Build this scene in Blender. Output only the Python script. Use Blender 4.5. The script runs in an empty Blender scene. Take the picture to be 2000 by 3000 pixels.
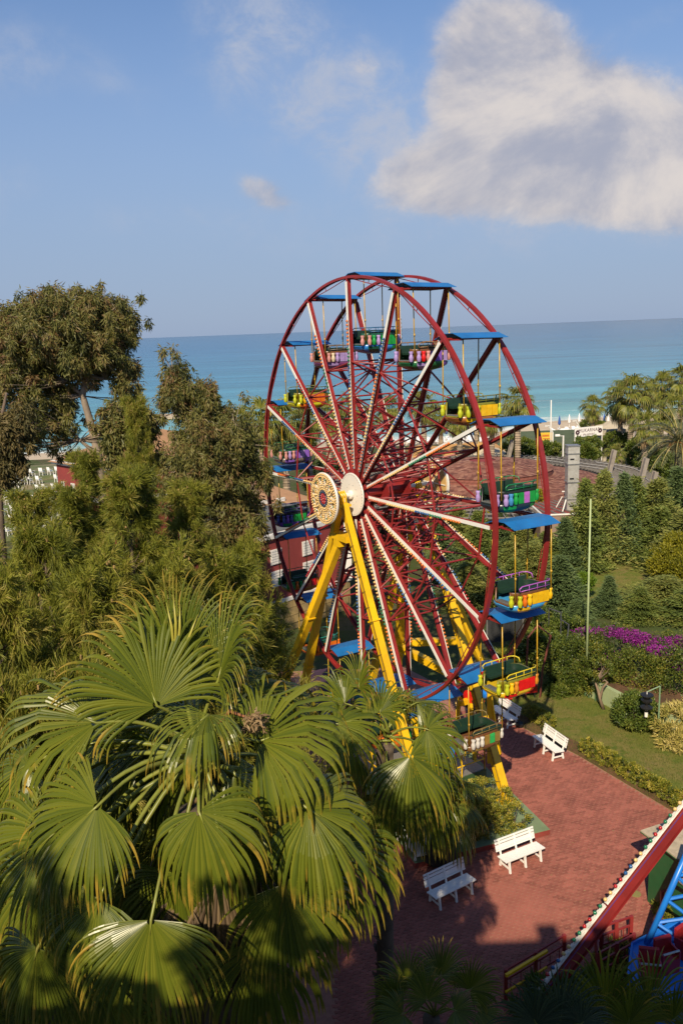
import bpy, math, random
import numpy as np
from mathutils import Vector, Matrix

S = bpy.context.scene
COL = S.collection
PI = math.pi
rng = np.random.default_rng(11)
random.seed(5)

# ------------------------------------------------------------------ camera
CAM_H = 17.5                      # metres above the paved square
FPX = 2480.0                      # focal length in pixels of the 2000x3000 photograph
CM = np.array([[0.999288762, -0.037709010, 0.0],
               [-0.007907631, -0.209552210, 0.977765484],
               [-0.036870568, -0.977070060, -0.209701357]])
cam = bpy.data.cameras.new('camera')
cam.sensor_fit = 'VERTICAL'
cam.sensor_height = 36.0
cam.lens = FPX / 3000 * 36.0
cam.clip_start = 0.1
cam.clip_end = 80000
co = bpy.data.objects.new('camera', cam)
COL.objects.link(co)
mw = Matrix.Identity(4)
for r_ in range(3):
    mw[r_][0] = CM[r_][0]; mw[r_][1] = -CM[r_][1]; mw[r_][2] = -CM[r_][2]
mw[2][3] = CAM_H
co.matrix_world = mw
S.camera = co

# ------------------------------------------------------------------ sun, exposure
SUN_EL = math.radians(38.6)
SUN_DIR = np.array([-0.259 * math.cos(SUN_EL), -0.966 * math.cos(SUN_EL), math.sin(SUN_EL)])
sl = bpy.data.lights.new('sun', 'SUN')
sl.energy = 3.9
sl.angle = math.radians(0.5)
sl.color = (1.0, 0.85, 0.62)
so = bpy.data.objects.new('sun', sl)
COL.objects.link(so)
so.rotation_euler = Vector(SUN_DIR).to_track_quat('Z', 'Y').to_euler()
so.location = (0, -30, 60)
S.view_settings.view_transform = 'Standard'
S.view_settings.look = 'None'
S.view_settings.gamma = 1
S.view_settings.exposure = 0.68
S.view_settings.use_curve_mapping = False
S.render.engine = 'CYCLES'
S.cycles.max_bounces = 6
S.cycles.transparent_max_bounces = 8
S.cycles.use_denoising = True

# ------------------------------------------------------------------ world: Nishita sky with clouds
W = bpy.data.worlds.new('World')
S.world = W
W.use_nodes = True
nt = W.node_tree
nt.nodes.clear()
def nn(tree, typ, **kw):
    n = tree.nodes.new(typ)
    for k, v in kw.items():
        setattr(n, k, v)
    return n
def wire(tree, sock, val):
    if isinstance(val, (int, float)):
        sock.default_value = val
    elif isinstance(val, (tuple, list)):
        sock.default_value = tuple(val) if len(sock.default_value) == len(val) else tuple(val) + (1,)
    else:
        tree.links.new(val, sock)
def mth(tree, op, a, b=None, c=None, clamp=False):
    n = nn(tree, 'ShaderNodeMath', operation=op, use_clamp=clamp)
    wire(tree, n.inputs[0], a)
    if b is not None: wire(tree, n.inputs[1], b)
    if c is not None: wire(tree, n.inputs[2], c)
    return n.outputs[0]
def mixc(tree, fac, a, b, blend='MIX'):
    n = nn(tree, 'ShaderNodeMix', data_type='RGBA', blend_type=blend)
    wire(tree, n.inputs[0], fac); wire(tree, n.inputs[6], a); wire(tree, n.inputs[7], b)
    return n.outputs[2]
def remap(tree, x, a, b, c=0.0, d=1.0, smooth=True):
    n = nn(tree, 'ShaderNodeMapRange', interpolation_type='SMOOTHSTEP' if smooth else 'LINEAR')
    wire(tree, n.inputs[0], x)
    for i, v in enumerate((a, b, c, d)): n.inputs[i + 1].default_value = v
    return n.outputs[0]
def noise(tree, vec, scale, detail=4, rough=0.55, dist=0.0):
    n = nn(tree, 'ShaderNodeTexNoise')
    n.inputs['Scale'].default_value = scale; n.inputs['Detail'].default_value = detail
    n.inputs['Roughness'].default_value = rough; n.inputs['Distortion'].default_value = dist
    if vec is not None: tree.links.new(vec, n.inputs['Vector'])
    return n.outputs[0]

def px_dir(x, y):
    d = CM @ np.array([(x - 1000) / FPX, (y - 1500) / FPX, 1.0])
    return d / np.linalg.norm(d)

SKY_STRENGTH = 0.12
sky = nn(nt, 'ShaderNodeTexSky', sky_type='NISHITA')
sky.sun_disc = False
sky.sun_elevation = SUN_EL
sky.sun_rotation = math.radians(195)
sky.altitude = 0
sky.air_density = 1.0
sky.dust_density = 0.6
sky.ozone_density = 2.2
tcw = nn(nt, 'ShaderNodeTexCoord')
dirv = tcw.outputs['Generated']
sep = nn(nt, 'ShaderNodeSeparateXYZ'); nt.links.new(dirv, sep.inputs[0])
az = mth(nt, 'ARCTAN2', sep.outputs[0], sep.outputs[1])
el = mth(nt, 'ARCSINE', sep.outputs[2])
comb = nn(nt, 'ShaderNodeCombineXYZ')
wire(nt, comb.inputs[0], az); wire(nt, comb.inputs[1], mth(nt, 'MULTIPLY', el, 1.25)); comb.inputs[2].default_value = 0.37
cv = comb.outputs[0]
n_big = noise(nt, cv, 5.0, 7, 0.6, 0.35)
n_mid = noise(nt, cv, 14.0, 11, 0.66, 0.25)
def cloud_field(blobs):
    tot = None
    for (cx, cy, rx, ry, ang, amp) in blobs:
        d = px_dir(cx, cy)
        a0, e0 = math.atan2(d[0], d[1]), math.asin(d[2])
        da = mth(nt, 'SUBTRACT', az, a0); de = mth(nt, 'SUBTRACT', el, e0)
        c, s = math.cos(math.radians(ang)), math.sin(math.radians(ang))
        u = mth(nt, 'ADD', mth(nt, 'MULTIPLY', da, c), mth(nt, 'MULTIPLY', de, s))
        v = mth(nt, 'SUBTRACT', mth(nt, 'MULTIPLY', de, c), mth(nt, 'MULTIPLY', da, s))
        u = mth(nt, 'DIVIDE', u, rx / FPX); v = mth(nt, 'DIVIDE', v, ry / FPX)
        q = mth(nt, 'ADD', mth(nt, 'MULTIPLY', u, u), mth(nt, 'MULTIPLY', v, v))
        g = mth(nt, 'MULTIPLY', mth(nt, 'EXPONENT', mth(nt, 'MULTIPLY', q, -1.0)), amp)
        tot = g if tot is None else mth(nt, 'ADD', tot, g)
    return tot
# heaped clouds
dense = cloud_field([(1420, 130, 130, 130, 0, .75), (1510, 75, 110, 80, 0, .6), (1600, 210, 150, 120, 0, .55), (1560, 330, 240, 150, -35, .95), (1800, 420, 330, 150, -10, 1.0), (1830, 300, 110, 70, 0, .5), (1340, 250, 90, 90, 0, .35),
                     (1250, 520, 190, 75, 5, 1.0), (1560, 580, 330, 70, 0, .75), (1950, 560, 220, 110, 0, .75), (780, 570, 95, 48, -20, .8),
                     (1060, 190, 70, 50, 0, .5), (1400, 420, 160, 110, 0, .7), (-400, 500, 420, 160, 0, .7), (2700, 350, 500, 200, 0, .8)])
veil = cloud_field([(1000, 300, 260, 150, -35, .85), (720, 110, 200, 170, -50, .65), (330, 240, 120, 70, -40, .35), (40, 170, 150, 110, 0, .55),
                    (1150, 350, 220, 160, -30, .6), (1500, 660, 800, 110, 0, .55), (1900, 60, 220, 40, 8, .35), (450, 640, 300, 60, 0, .3), (2000, 250, 200, 60, 10, .3)])
edge = mth(nt, 'ADD', mth(nt, 'MULTIPLY', mth(nt, 'SUBTRACT', n_big, 0.5), 0.85), mth(nt, 'MULTIPLY', mth(nt, 'SUBTRACT', n_mid, 0.5), 1.15))
fd = remap(nt, mth(nt, 'ADD', dense, mth(nt, 'MULTIPLY', edge, mth(nt, 'MINIMUM', mth(nt, 'ADD', dense, .25), 1.0))), 0.2, 1.12)
fs = remap(nt, mth(nt, 'ADD', dense, mth(nt, 'MULTIPLY', edge, mth(nt, 'MINIMUM', mth(nt, 'ADD', dense, .3), 1.0))), 0.42, 0.72)
fd = mth(nt, 'ADD', mth(nt, 'MULTIPLY', fd, .6), mth(nt, 'MULTIPLY', fs, .4))
fv = mth(nt, 'MULTIPLY', remap(nt, mth(nt, 'ADD', veil, mth(nt, 'MULTIPLY', edge, mth(nt, 'ADD', veil, 0.15))), 0.10, 1.15), mth(nt, 'ADD', mth(nt, 'MULTIPLY', remap(nt, n_mid, .38, .66), .6), .25))
# how the clouds catch the light: bright billows, greyer hollows and bases
sh_v = nn(nt, 'ShaderNodeVectorMath', operation='ADD'); nt.links.new(cv, sh_v.inputs[0]); sh_v.inputs[1].default_value = (-.022, .035, 0)
n_sh = noise(nt, sh_v.outputs[0], 5.0, 7, 0.6, 0.35)
lit = remap(nt, mth(nt, 'ADD', mth(nt, 'MULTIPLY', mth(nt, 'SUBTRACT', n_big, n_sh), 2.2), mth(nt, 'ADD', mth(nt, 'MULTIPLY', n_mid, 0.35), 0.18)), 0.0, 0.75)
k = 1.0 / SKY_STRENGTH
c_dark = (0.245 * k, 0.255 * k, 0.31 * k); c_lit = (0.46 * k, 0.42 * k, 0.395 * k); c_veil = (0.285 * k, 0.315 * k, 0.39 * k)
skyc = mixc(nt, 1.0, sky.outputs[0], (0.46, 0.54, 0.645), 'MULTIPLY')
# grey-blue sea air low over the horizon, all round
low = mth(nt, 'MULTIPLY', remap(nt, el, 0.46, 0.02), 0.88)
skyc = mixc(nt, low, skyc, (0.190 * k, 0.243 * k, 0.352 * k))
out = mixc(nt, fv, skyc, c_veil)
out = mixc(nt, mth(nt, 'MULTIPLY', fd, 0.93), out, mixc(nt, lit, c_dark, c_lit))
bg = nn(nt, 'ShaderNodeBackground')
bg.inputs[1].default_value = SKY_STRENGTH
nt.links.new(out, bg.inputs[0])
wo = nn(nt, 'ShaderNodeOutputWorld')
nt.links.new(bg.outputs[0], wo.inputs[0])

# ------------------------------------------------------------------ placing helpers (photograph pixel -> point of the place)
def ray(x, y):
    return CM @ np.array([(x - 1000) / FPX, (y - 1500) / FPX, 1.0])
def G(x, y, z=0.0):
    d = ray(x, y); t = (z - CAM_H) / d[2]
    return np.array([d[0] * t, d[1] * t, z])
def AT(x, y, Y):
    d = ray(x, y); t = Y / d[1]
    return np.array([d[0] * t, Y, CAM_H + d[2] * t])
def mpp(P):                       # metres per photograph pixel at a point
    c = CM.T @ (np.array(P) - [0, 0, CAM_H]); return c[2] / FPX
# ------------------------------------------------------------------ mesh helpers
def V(*a): return np.array(a, float)
def unit(a):
    a = np.asarray(a, float); return a / (np.linalg.norm(a) + 1e-12)
UP = V(0, 0, 1)
WL = {}
def setprops(o, label=None, cat=None, group=None, kind=None):
    if label: o['label'] = label
    if cat: o['category'] = cat
    if group: o['group'] = group
    if kind: o['kind'] = kind
    return o
def link(name, data, parent=None, loc=(0, 0, 0)):
    o = bpy.data.objects.new(name, data)
    COL.objects.link(o)
    loc = np.asarray(loc, float)
    WL[o.name] = loc
    if parent is not None:
        o.parent = parent
        o.location = Vector(loc - WL[parent.name])
    else:
        o.location = Vector(loc)
    return o
def thing(name, label, cat, loc, group=None):
    return setprops(link(name, None, None, loc), label, cat, group)
def np_mesh(name, verts, faces_n, loops, mats=(), smooth=False, face_attr=None, point_attr=None, face_col=None):
    """fast mesh: verts (N,3), faces_n = corners per face, loops = flat vertex indices"""
    me = bpy.data.meshes.new(name)
    verts = np.ascontiguousarray(verts, np.float32)
    loops = np.ascontiguousarray(loops, np.int32).ravel()
    nf = len(faces_n)
    me.vertices.add(len(verts)); me.vertices.foreach_set('co', verts.ravel())
    me.loops.add(len(loops)); me.loops.foreach_set('vertex_index', loops)
    me.polygons.add(nf)
    st = np.zeros(nf, np.int32); st[1:] = np.cumsum(faces_n)[:-1]
    me.polygons.foreach_set('loop_start', st)
    me.polygons.foreach_set('use_smooth', np.full(nf, bool(smooth)))
    if face_attr is not None:
        a = me.attributes.new('rnd', 'FLOAT', 'FACE'); a.data.foreach_set('value', np.ascontiguousarray(face_attr, np.float32))
    if point_attr is not None:
        a = me.attributes.new('tt', 'FLOAT', 'POINT'); a.data.foreach_set('value', np.ascontiguousarray(point_attr, np.float32))
    me.update(calc_edges=True)
    for m in mats: me.materials.append(m)
    return me
class MB:
    def __init__(self): self.v = []; self.f = []; self.n = 0; self.r = []
    def add(self, vs, fs, r=None):
        vs = np.asarray(vs, float)
        self.v.append(vs)
        for f in fs: self.f.append([i + self.n for i in f])
        self.r += [random.random() if r is None else r] * len(fs)
        self.n += len(vs); return self
    def box(self, c, s, ax=None, r=None):
        ax = np.eye(3) if ax is None else np.asarray(ax, float)
        c = np.asarray(c, float); h = np.asarray(s, float) / 2
        vs = [c + sx * h[0] * ax[0] + sy * h[1] * ax[1] + sz * h[2] * ax[2] for sx in (-1, 1) for sy in (-1, 1) for sz in (-1, 1)]
        return self.add(vs, [(0, 1, 3, 2), (4, 6, 7, 5), (0, 4, 5, 1), (2, 3, 7, 6), (0, 2, 6, 4), (1, 5, 7, 3)], r)
    def bar(self, p, q, w, h, up=UP, ext=0.0):
        p = np.asarray(p, float); q = np.asarray(q, float)
        d = unit(q - p); p = p - d * ext; q = q + d * ext
        s = np.cross(d, up)
        if np.linalg.norm(s) < 1e-3: s = np.cross(d, V(1, 0, 0))
        s = unit(s); u = np.cross(s, d)
        return self.box((p + q) / 2, (np.linalg.norm(q - p), w, h), (d, s, u))
    def tube(self, pts, r, n=8, closed=False, cap=True):
        pts = [np.asarray(p, float) for p in pts]; m = len(pts)
        rr = [r] * m if np.isscalar(r) else list(r)
        vs = []; prev = None
        for i, p in enumerate(pts):
            if closed: d = pts[(i + 1) % m] - pts[i - 1]
            else: d = pts[min(i + 1, m - 1)] - pts[max(i - 1, 0)]
            d = unit(d)
            if prev is None:
                a = np.cross(d, UP if abs(d[2]) < .95 else V(1, 0, 0))
            else: a = prev - d * (prev @ d)
            a = unit(a); prev = a; b = np.cross(d, a)
            for k2 in range(n):
                t = 2 * PI * k2 / n
                vs.append(p + rr[i] * (math.cos(t) * a + math.sin(t) * b))
        fs = []
        for i in range(m if closed else m - 1):
            j = (i + 1) % m
            for k2 in range(n):
                k3 = (k2 + 1) % n
                fs.append((i * n + k2, i * n + k3, j * n + k3, j * n + k2))
        if cap and not closed:
            fs.append(tuple(range(n - 1, -1, -1))); fs.append(tuple((m - 1) * n + k2 for k2 in range(n)))
        return self.add(vs, fs)
    def lathe(self, prof, c, axis=UP, n=16, cap=True):
        """prof: list of (radius, height along axis)"""
        axis = unit(axis); a = unit(np.cross(axis, UP if abs(axis[2]) < .9 else V(1, 0, 0))); b = np.cross(axis, a); c = np.asarray(c, float)
        vs = []
        for (r, z) in prof:
            for k2 in range(n):
                t = 2 * PI * k2 / n
                vs.append(c + axis * z + r * (math.cos(t) * a + math.sin(t) * b))
        fs = []
        for i in range(len(prof) - 1):
            for k2 in range(n):
                k3 = (k2 + 1) % n
                fs.append((i * n + k2, i * n + k3, (i + 1) * n + k3, (i + 1) * n + k2))
        if cap:
            fs.append(tuple(range(n - 1, -1, -1))); fs.append(tuple((len(prof) - 1) * n + k2 for k2 in range(n)))
        return self.add(vs, fs)
    def sphere(self, c, r, n=7, m=5):
        r3 = V(1, 1, 1) * r if np.isscalar(r) else np.asarray(r, float); c = np.asarray(c, float)
        vs = [c + r3 * V(0, 0, 1)]
        for i in range(1, m):
            for k2 in range(n):
                p = PI * i / m; t = 2 * PI * k2 / n
                vs.append(c + r3 * V(math.sin(p) * math.cos(t), math.sin(p) * math.sin(t), math.cos(p)))
        vs.append(c - r3 * V(0, 0, 1)); fs = []
        for k2 in range(n):
            k3 = (k2 + 1) % n
            fs.append((0, 1 + k2, 1 + k3))
            for i in range(m - 2):
                fs.append((1 + i * n + k2, 1 + (i + 1) * n + k2, 1 + (i + 1) * n + k3, 1 + i * n + k3))
            fs.append((len(vs) - 1, 1 + (m - 2) * n + k3, 1 + (m - 2) * n + k2))
        return self.add(vs, fs)
    def slab(self, poly, thick, nrm=UP):
        """closed polygon (points in one plane) extruded by -thick along nrm"""
        P = [np.asarray(p, float) for p in poly]; n = len(P); nv = unit(nrm) * thick
        vs = P + [p - nv for p in P]
        fs = [tuple(range(n)), tuple(range(2 * n - 1, n - 1, -1))] + [(i, i + n, (i + 1) % n + n, (i + 1) % n) for i in range(n)]
        return self.add(vs, fs)
    def quad(self, a, b, c, d): return self.add([a, b, c, d], [(0, 1, 2, 3)])
    def mesh(self, name, mat, loc=(0, 0, 0), smooth=False):
        vs = np.concatenate(self.v) - np.asarray(loc, float)
        return np_mesh(name, vs, [len(f) for f in self.f], [i for f in self.f for i in f], [mat] if mat else [], smooth, face_attr=self.r)
    def build(self, name, mat, parent=None, smooth=False, loc=None, **kw):
        if loc is None: loc = WL[parent.name] if parent is not None else np.concatenate(self.v).mean(0) * V(1, 1, 0) + V(0, 0, np.concatenate(self.v)[:, 2].min())
        me = self.mesh(name, mat, loc, smooth)
        return setprops(link(name, me, parent, loc), **kw)
def copy_tree(o, parent=None):
    c = o.copy(); COL.objects.link(c); WL[c.name] = WL.get(o.name, np.zeros(3))
    if parent is not None: c.parent = parent
    for ch in o.children: copy_tree(ch, c)
    return c

# ------------------------------------------------------------------ materials
MATS = {}
def base_nodes(name):
    m = bpy.data.materials.new(name); m.use_nodes = True
    t = m.node_tree; b = t.nodes['Principled BSDF']
    return m, t, b
def paint(name, col, rough=0.45, metal=0.0, var=0.12, scale=3.0, bump=0.0, spec=0.5, dirt=0.0, dirtcol=(.12, .09, .06), rnd=0.0, bscale=None, world=False):
    if name in MATS: return MATS[name]
    m, t, b = base_nodes(name)
    tc = nn(t, 'ShaderNodeNewGeometry').outputs['Position'] if world else nn(t, 'ShaderNodeTexCoord').outputs['Object']
    n1 = noise(t, tc, scale, 5, .6)
    f = remap(t, n1, .3, .7, 1 - var, 1 + var, False)
    if rnd:
        at = nn(t, 'ShaderNodeAttribute', attribute_name='rnd')
        f = mth(t, 'MULTIPLY', f, remap(t, at.outputs['Fac'], 0, 1, 1 - rnd, 1 + rnd, False))
    vm = nn(t, 'ShaderNodeVectorMath', operation='SCALE'); vm.inputs[0].default_value = col[:3]
    t.links.new(f, vm.inputs['Scale']); c = vm.outputs[0]
    if dirt:
        n2 = noise(t, tc, scale * 2.3, 6, .7, .5)
        c = mixc(t, mth(t, 'MULTIPLY', remap(t, n2, .48, .72), dirt), c, dirtcol)
    t.links.new(c, b.inputs['Base Color'])
    b.inputs['Roughness'].default_value = rough; b.inputs['Metallic'].default_value = metal
    b.inputs['Specular IOR Level'].default_value = spec
    if bump:
        bn = nn(t, 'ShaderNodeBump'); bn.inputs['Strength'].default_value = min(bump, 1.0); bn.inputs['Distance'].default_value = 0.02
        t.links.new(noise(t, tc, bscale or scale * 8, 6, .65), bn.inputs['Height']); t.links.new(bn.outputs[0], b.inputs['Normal'])
    MATS[name] = m
    return m
def leafmat(name, cols, trans=0.25, rough=0.5, spec=0.35, tip=None, patch=0.0):
    """leaf colours vary from leaf to leaf (face attribute rnd); tip: colour towards the leaf ends (point attribute tt)"""
    if name in MATS: return MATS[name]
    m, t, b = base_nodes(name)
    at = nn(t, 'ShaderNodeAttribute', attribute_name='rnd')
    cr = nn(t, 'ShaderNodeValToRGB'); e = cr.color_ramp.elements
    for i, c in enumerate(cols):
        p = i / (len(cols) - 1)
        if i == 0: el_ = e[0]; el_.position = 0
        elif i == len(cols) - 1: el_ = e[len(e) - 1]; el_.position = 1
        else: el_ = e.new(p)
        el_.color = tuple(c) + (1,)
    f = at.outputs['Fac']
    if patch:
        oc = nn(t, 'ShaderNodeTexCoord').outputs['Object']
        f = mth(t, 'ADD', f, remap(t, noise(t, oc, 0.55, 3, .5), .3, .7, -patch, patch, False), clamp=True)
    t.links.new(f, cr.inputs[0]); c = cr.outputs[0]
    if tip:
        ta = nn(t, 'ShaderNodeAttribute', attribute_name='tt')
        nz = noise(t, nn(t, 'ShaderNodeTexCoord').outputs['Object'], 9, 3)
        c = mixc(t, remap(t, mth(t, 'ADD', ta.outputs['Fac'], mth(t, 'MULTIPLY', mth(t, 'SUBTRACT', nz, .5), .5)), .72, 1.05), c, tip)
    t.links.new(c, b.inputs['Base Color'])
    b.inputs['Roughness'].default_value = rough; b.inputs['Specular IOR Level'].default_value = spec
    tr = nn(t, 'ShaderNodeBsdfTranslucent'); t.links.new(mixc(t, 1.0, c, (1.0, 1.15, .55), 'MULTIPLY'), tr.inputs[0])
    mx = nn(t, 'ShaderNodeMixShader'); mx.inputs[0].default_value = trans
    t.links.new(b.outputs[0], mx.inputs[1]); t.links.new(tr.outputs[0], mx.inputs[2])
    t.links.new(mx.outputs[0], t.nodes['Material Output'].inputs[0])
    MATS[name] = m
    return m

RED = paint('ride red', (.235, .02, .02), .42, var=.2, scale=1.1, dirt=.55, dirtcol=(.13, .022, .016))
REDD = paint('wheel pipe red', (.23, .02, .02), .42, var=.12, scale=3, dirt=.25, dirtcol=(.10, .015, .012))
WHITE = paint('white board', (.74, .72, .66), .45, var=.05, scale=2, dirt=.2, dirtcol=(.45, .38, .28))
CREAMW = paint('white disc', (.74, .70, .64), .4, var=.04, scale=2)
YELLOW = paint('ride yellow', (.74, .44, .006), .42, var=.14, scale=.9, dirt=.4, dirtcol=(.42, .22, .012))
BLUE = paint('canopy blue', (.012, .14, .40), .45, var=.2, scale=1.3, dirt=.4, dirtcol=(.035, .13, .27))
BRIGHTBLUE = paint('ride blue', (.015, .17, .60), .35, var=.1, scale=2, dirt=.2, dirtcol=(.02, .06, .15))
DARKGREEN = paint('seat green', (.012, .035, .022), .4, var=.2, scale=4)
BLACK = paint('black', (.012, .012, .013), .5, var=.2)
STEEL = paint('steel', (.35, .35, .34), .4, metal=.7, var=.15, dirt=.3)
PLASTIC = paint('bench white', (.78, .77, .74), .4, var=.04, scale=5, dirt=.12, dirtcol=(.4, .36, .3))
def gloss(col, name=None):
    nm = name or 'paint %.2f %.2f %.2f' % tuple(col)
    return paint(nm, col, .3, var=.15, scale=5, dirt=.3, dirtcol=tuple(.35 * c for c in col))
# ================================================================== SETTING
def tex_ground(name, cols, scales, rough=.9, bump=.4, bscale=14):
    m, t, b = base_nodes(name)
    tc = nn(t, 'ShaderNodeTexCoord').outputs['Object']
    c = cols[0]
    for cc, s, lo, hi in zip(cols[1:], scales, (.42, .5, .55), (.62, .66, .7)):
        c = mixc(t, remap(t, noise(t, tc, s, 7, .65, .3), lo, hi), c, cc)
    t.links.new(c, b.inputs['Base Color']); b.inputs['Roughness'].default_value = rough; b.inputs['Specular IOR Level'].default_value = .2
    bn = nn(t, 'ShaderNodeBump'); bn.inputs['Strength'].default_value = bump; bn.inputs['Distance'].default_value = .05
    t.links.new(noise(t, tc, bscale, 7, .7), bn.inputs['Height']); t.links.new(bn.outputs[0], b.inputs['Normal'])
    return m
EARTH = tex_ground('garden earth', [(.055, .075, .02), (.09, .075, .04), (.045, .07, .015)], (.35, 1.7))
LAWN = tex_ground('lawn', [(.125, .145, .026), (.18, .155, .045), (.09, .125, .02), (.22, .155, .07)], (.45, 2.2, .7), bump=.7, bscale=22)
SAND = tex_ground('beach sand', [(.52, .42, .30), (.42, .33, .23), (.58, .49, .37)], (.12, .6), bump=.3, bscale=3)
# -- ground: one sheet out to the beach, and far along the coast
m = MB()
m.quad(V(-900, -250, -.03), V(900, -250, -.03), V(900, 128, -.03), V(-900, 128, -.03))
m.build('ground', EARTH, loc=(0, 0, 0), kind='structure')
SHORE = [V(-900, 190), V(-300, 150), V(-120, 150), V(-44, 151), V(-5.7, 152), V(20, 149), V(30, 157), V(41, 170), V(58.7, 176), V(73, 181), V(150, 196), V(400, 240), V(900, 330)]
m = MB()
for s0, s1 in zip(SHORE[:-1], SHORE[1:]):
    m.quad(V(s0[0], 124, -.02), V(s1[0], 124, -.02), V(s1[0], s1[1] - 1, -1.95), V(s0[0], s0[1] - 1, -1.95))
    m.quad(V(s0[0], s0[1] - 1, -1.95), V(s1[0], s1[1] - 1, -1.95), V(s1[0], s1[1] + 30, -4.0), V(s0[0], s0[1] + 30, -4.0))
m.build('beach', SAND, loc=(0, 0, 0), kind='structure')
m = MB()   # the low sand bar off the beach on the left
pts = [G(420, 1218, -1.6), G(700, 1200, -1.6), G(700, 1209, -1.6), G(420, 1229, -1.6)]
m.slab([p * V(1, 1, 0) + V(0, 0, -1.5) for p in pts][::-1], 1.5)
m.build('sand_bar', SAND, loc=(0, 0, 0), kind='structure')
# -- sea: rings of cells following the shore; attribute tt = metres from the shore
def resample(poly, n):
    P = np.array(poly); L = np.concatenate([[0], np.cumsum(np.linalg.norm(np.diff(P, axis=0), axis=1))])
    return np.stack([np.interp(np.linspace(0, L[-1], n), L, P[:, i]) for i in (0, 1)], 1)
sh = resample(SHORE, 181)
offs = np.array([-6, 0, 2, 4, 7, 11, 16, 24, 36, 55, 85, 130, 200, 320, 520, 900, 1600, 3000, 6000, 14000, 40000], float)
sv = []; sd = []
for d in offs:
    spread = 1 + max(d, 0) / 500.0
    for (x, y) in sh:
        sv.append((x * spread, y + d + (0 if d > 900 else 0), -2.0)); sd.append(d)
ns_, no_ = len(sh), len(offs)
lp = [(i * ns_ + j, i * ns_ + j + 1, (i + 1) * ns_ + j + 1, (i + 1) * ns_ + j) for i in range(no_ - 1) for j in range(ns_ - 1)]
WATER, t, b = base_nodes('sea water')
ta = nn(t, 'ShaderNodeAttribute', attribute_name='tt').outputs['Fac']
tcs = nn(t, 'ShaderNodeTexCoord').outputs['Object']
mp = nn(t, 'ShaderNodeMapping'); mp.inputs['Scale'].default_value = (.25, 1, 1); t.links.new(tcs, mp.inputs[0])
n_l = noise(t, mp.outputs[0], .045, 5, .6); n_s = noise(t, mp.outputs[0], .35, 6, .65, .4); n_w = noise(t, mp.outputs[0], .9, 5, .6, .2)
dd = mth(t, 'ADD', mth(t, 'LOGARITHM', mth(t, 'MAXIMUM', ta, 1.0), 10.0), mth(t, 'MULTIPLY', mth(t, 'SUBTRACT', n_l, .5), .55))
cr = nn(t, 'ShaderNodeValToRGB'); e = cr.color_ramp.elements
stops = [(0.0, (.26, .44, .41)), (.28, (.16, .38, .39)), (.42, (.09, .29, .35)), (.55, (.055, .205, .31)), (.72, (.04, .14, .265)), (1.0, (.05, .12, .22))]
e[0].position, e[0].color = 0, stops[0][1] + (1,); e[1].position, e[1].color = 1, stops[-1][1] + (1,)
for p, c in stops[1:-1]: el_ = e.new(p); el_.color = c + (1,)
t.links.new(remap(t, dd, 0, 4.2, 0, 1, False), cr.inputs[0])
foam1 = mth(t, 'MULTIPLY', remap(t, mth(t, 'ADD', ta, mth(t, 'MULTIPLY', n_l, 16)), 20, 5), remap(t, n_s, .36, .5))
foam2 = mth(t, 'MULTIPLY', remap(t, n_s, .60, .68), remap(t, ta, 75, 15))
foam = mth(t, 'MAXIMUM', foam1, mth(t, 'MULTIPLY', foam2, .8))
mp2 = nn(t, 'ShaderNodeMapping'); mp2.inputs['Scale'].default_value = (.005, .045, 1); t.links.new(tcs, mp2.inputs[0])
streak = remap(t, noise(t, mp2.outputs[0], 1.0, 6, .6, .4), .3, .7, .72, 1.3, False)
vm = nn(t, 'ShaderNodeVectorMath', operation='SCALE'); t.links.new(cr.outputs[0], vm.inputs[0]); t.links.new(streak, vm.inputs['Scale'])
t.links.new(mixc(t, foam, vm.outputs[0], (.72, .72, .70)), b.inputs['Base Color'])
t.links.new(mth(t, 'ADD', mth(t, 'MULTIPLY', foam, .5), .22), b.inputs['Roughness'])
b.inputs['IOR'].default_value = 1.33; b.inputs['Specular IOR Level'].default_value = .2
bn = nn(t, 'ShaderNodeBump'); bn.inputs['Strength'].default_value = .7; bn.inputs['Distance'].default_value = .55
t.links.new(mth(t, 'ADD', mth(t, 'MULTIPLY', n_s, 1.0), mth(t, 'MULTIPLY', n_w, .4)), bn.inputs['Height']); t.links.new(bn.outputs[0], b.inputs['Normal'])
sea = link('sea', np_mesh('sea', sv, [4] * len(lp), lp, [WATER], point_attr=sd), None)
setprops(sea, kind='structure')

# -- the red square of S-shaped pavers
PA = math.atan2(1.6, 4.87)                                      # the paving runs with the edge of the green pad
ex = V(math.cos(PA), math.sin(PA), 0); ey = V(-math.sin(PA), math.cos(PA), 0)
E1, E2, E3 = G(1440, 2085), G(1692, 2212), G(1972, 2378)
BED = paint('paver joint sand', (.30, .14, .10), .9, var=.2, scale=6, bump=.3)
PAVE = paint('red paver', (.290, .100, .075), .8, var=.2, scale=.9, bump=.35, bscale=60, spec=.25, dirt=.25, dirtcol=(.17, .075, .058), rnd=.2, world=True)
poly = [V(-9, 10, 0), V(14.5, 10, 0), V(14.5, 26.2, 0), E3, E2, E1, V(3, 42, 0), V(-9, 42, 0)]
m = MB(); m.slab([p + V(0, 0, -.012) for p in poly], .015)
paving = m.build('paving', BED, loc=(0, 0, 0), kind='structure')
PL, PW = .225, .1125
def s_outline(g=.0048):
    """S-shaped paver: a brick with a jog half way along both long sides"""
    L, w, j = PL / 2 - g, PW / 2 - g, .016
    return [(-L, -w + j), (-L * .55, -w + j), (-L * .42, -w - j), (L * .42, -w - j), (L * .55, -w + j), (L, -w + j),
            (L, w + j), (L * .55, w + j), (L * .42, w - j), (-L * .42, w - j), (-L * .55, w + j), (-L, w + j)]
out2 = np.array(s_outline())
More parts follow.
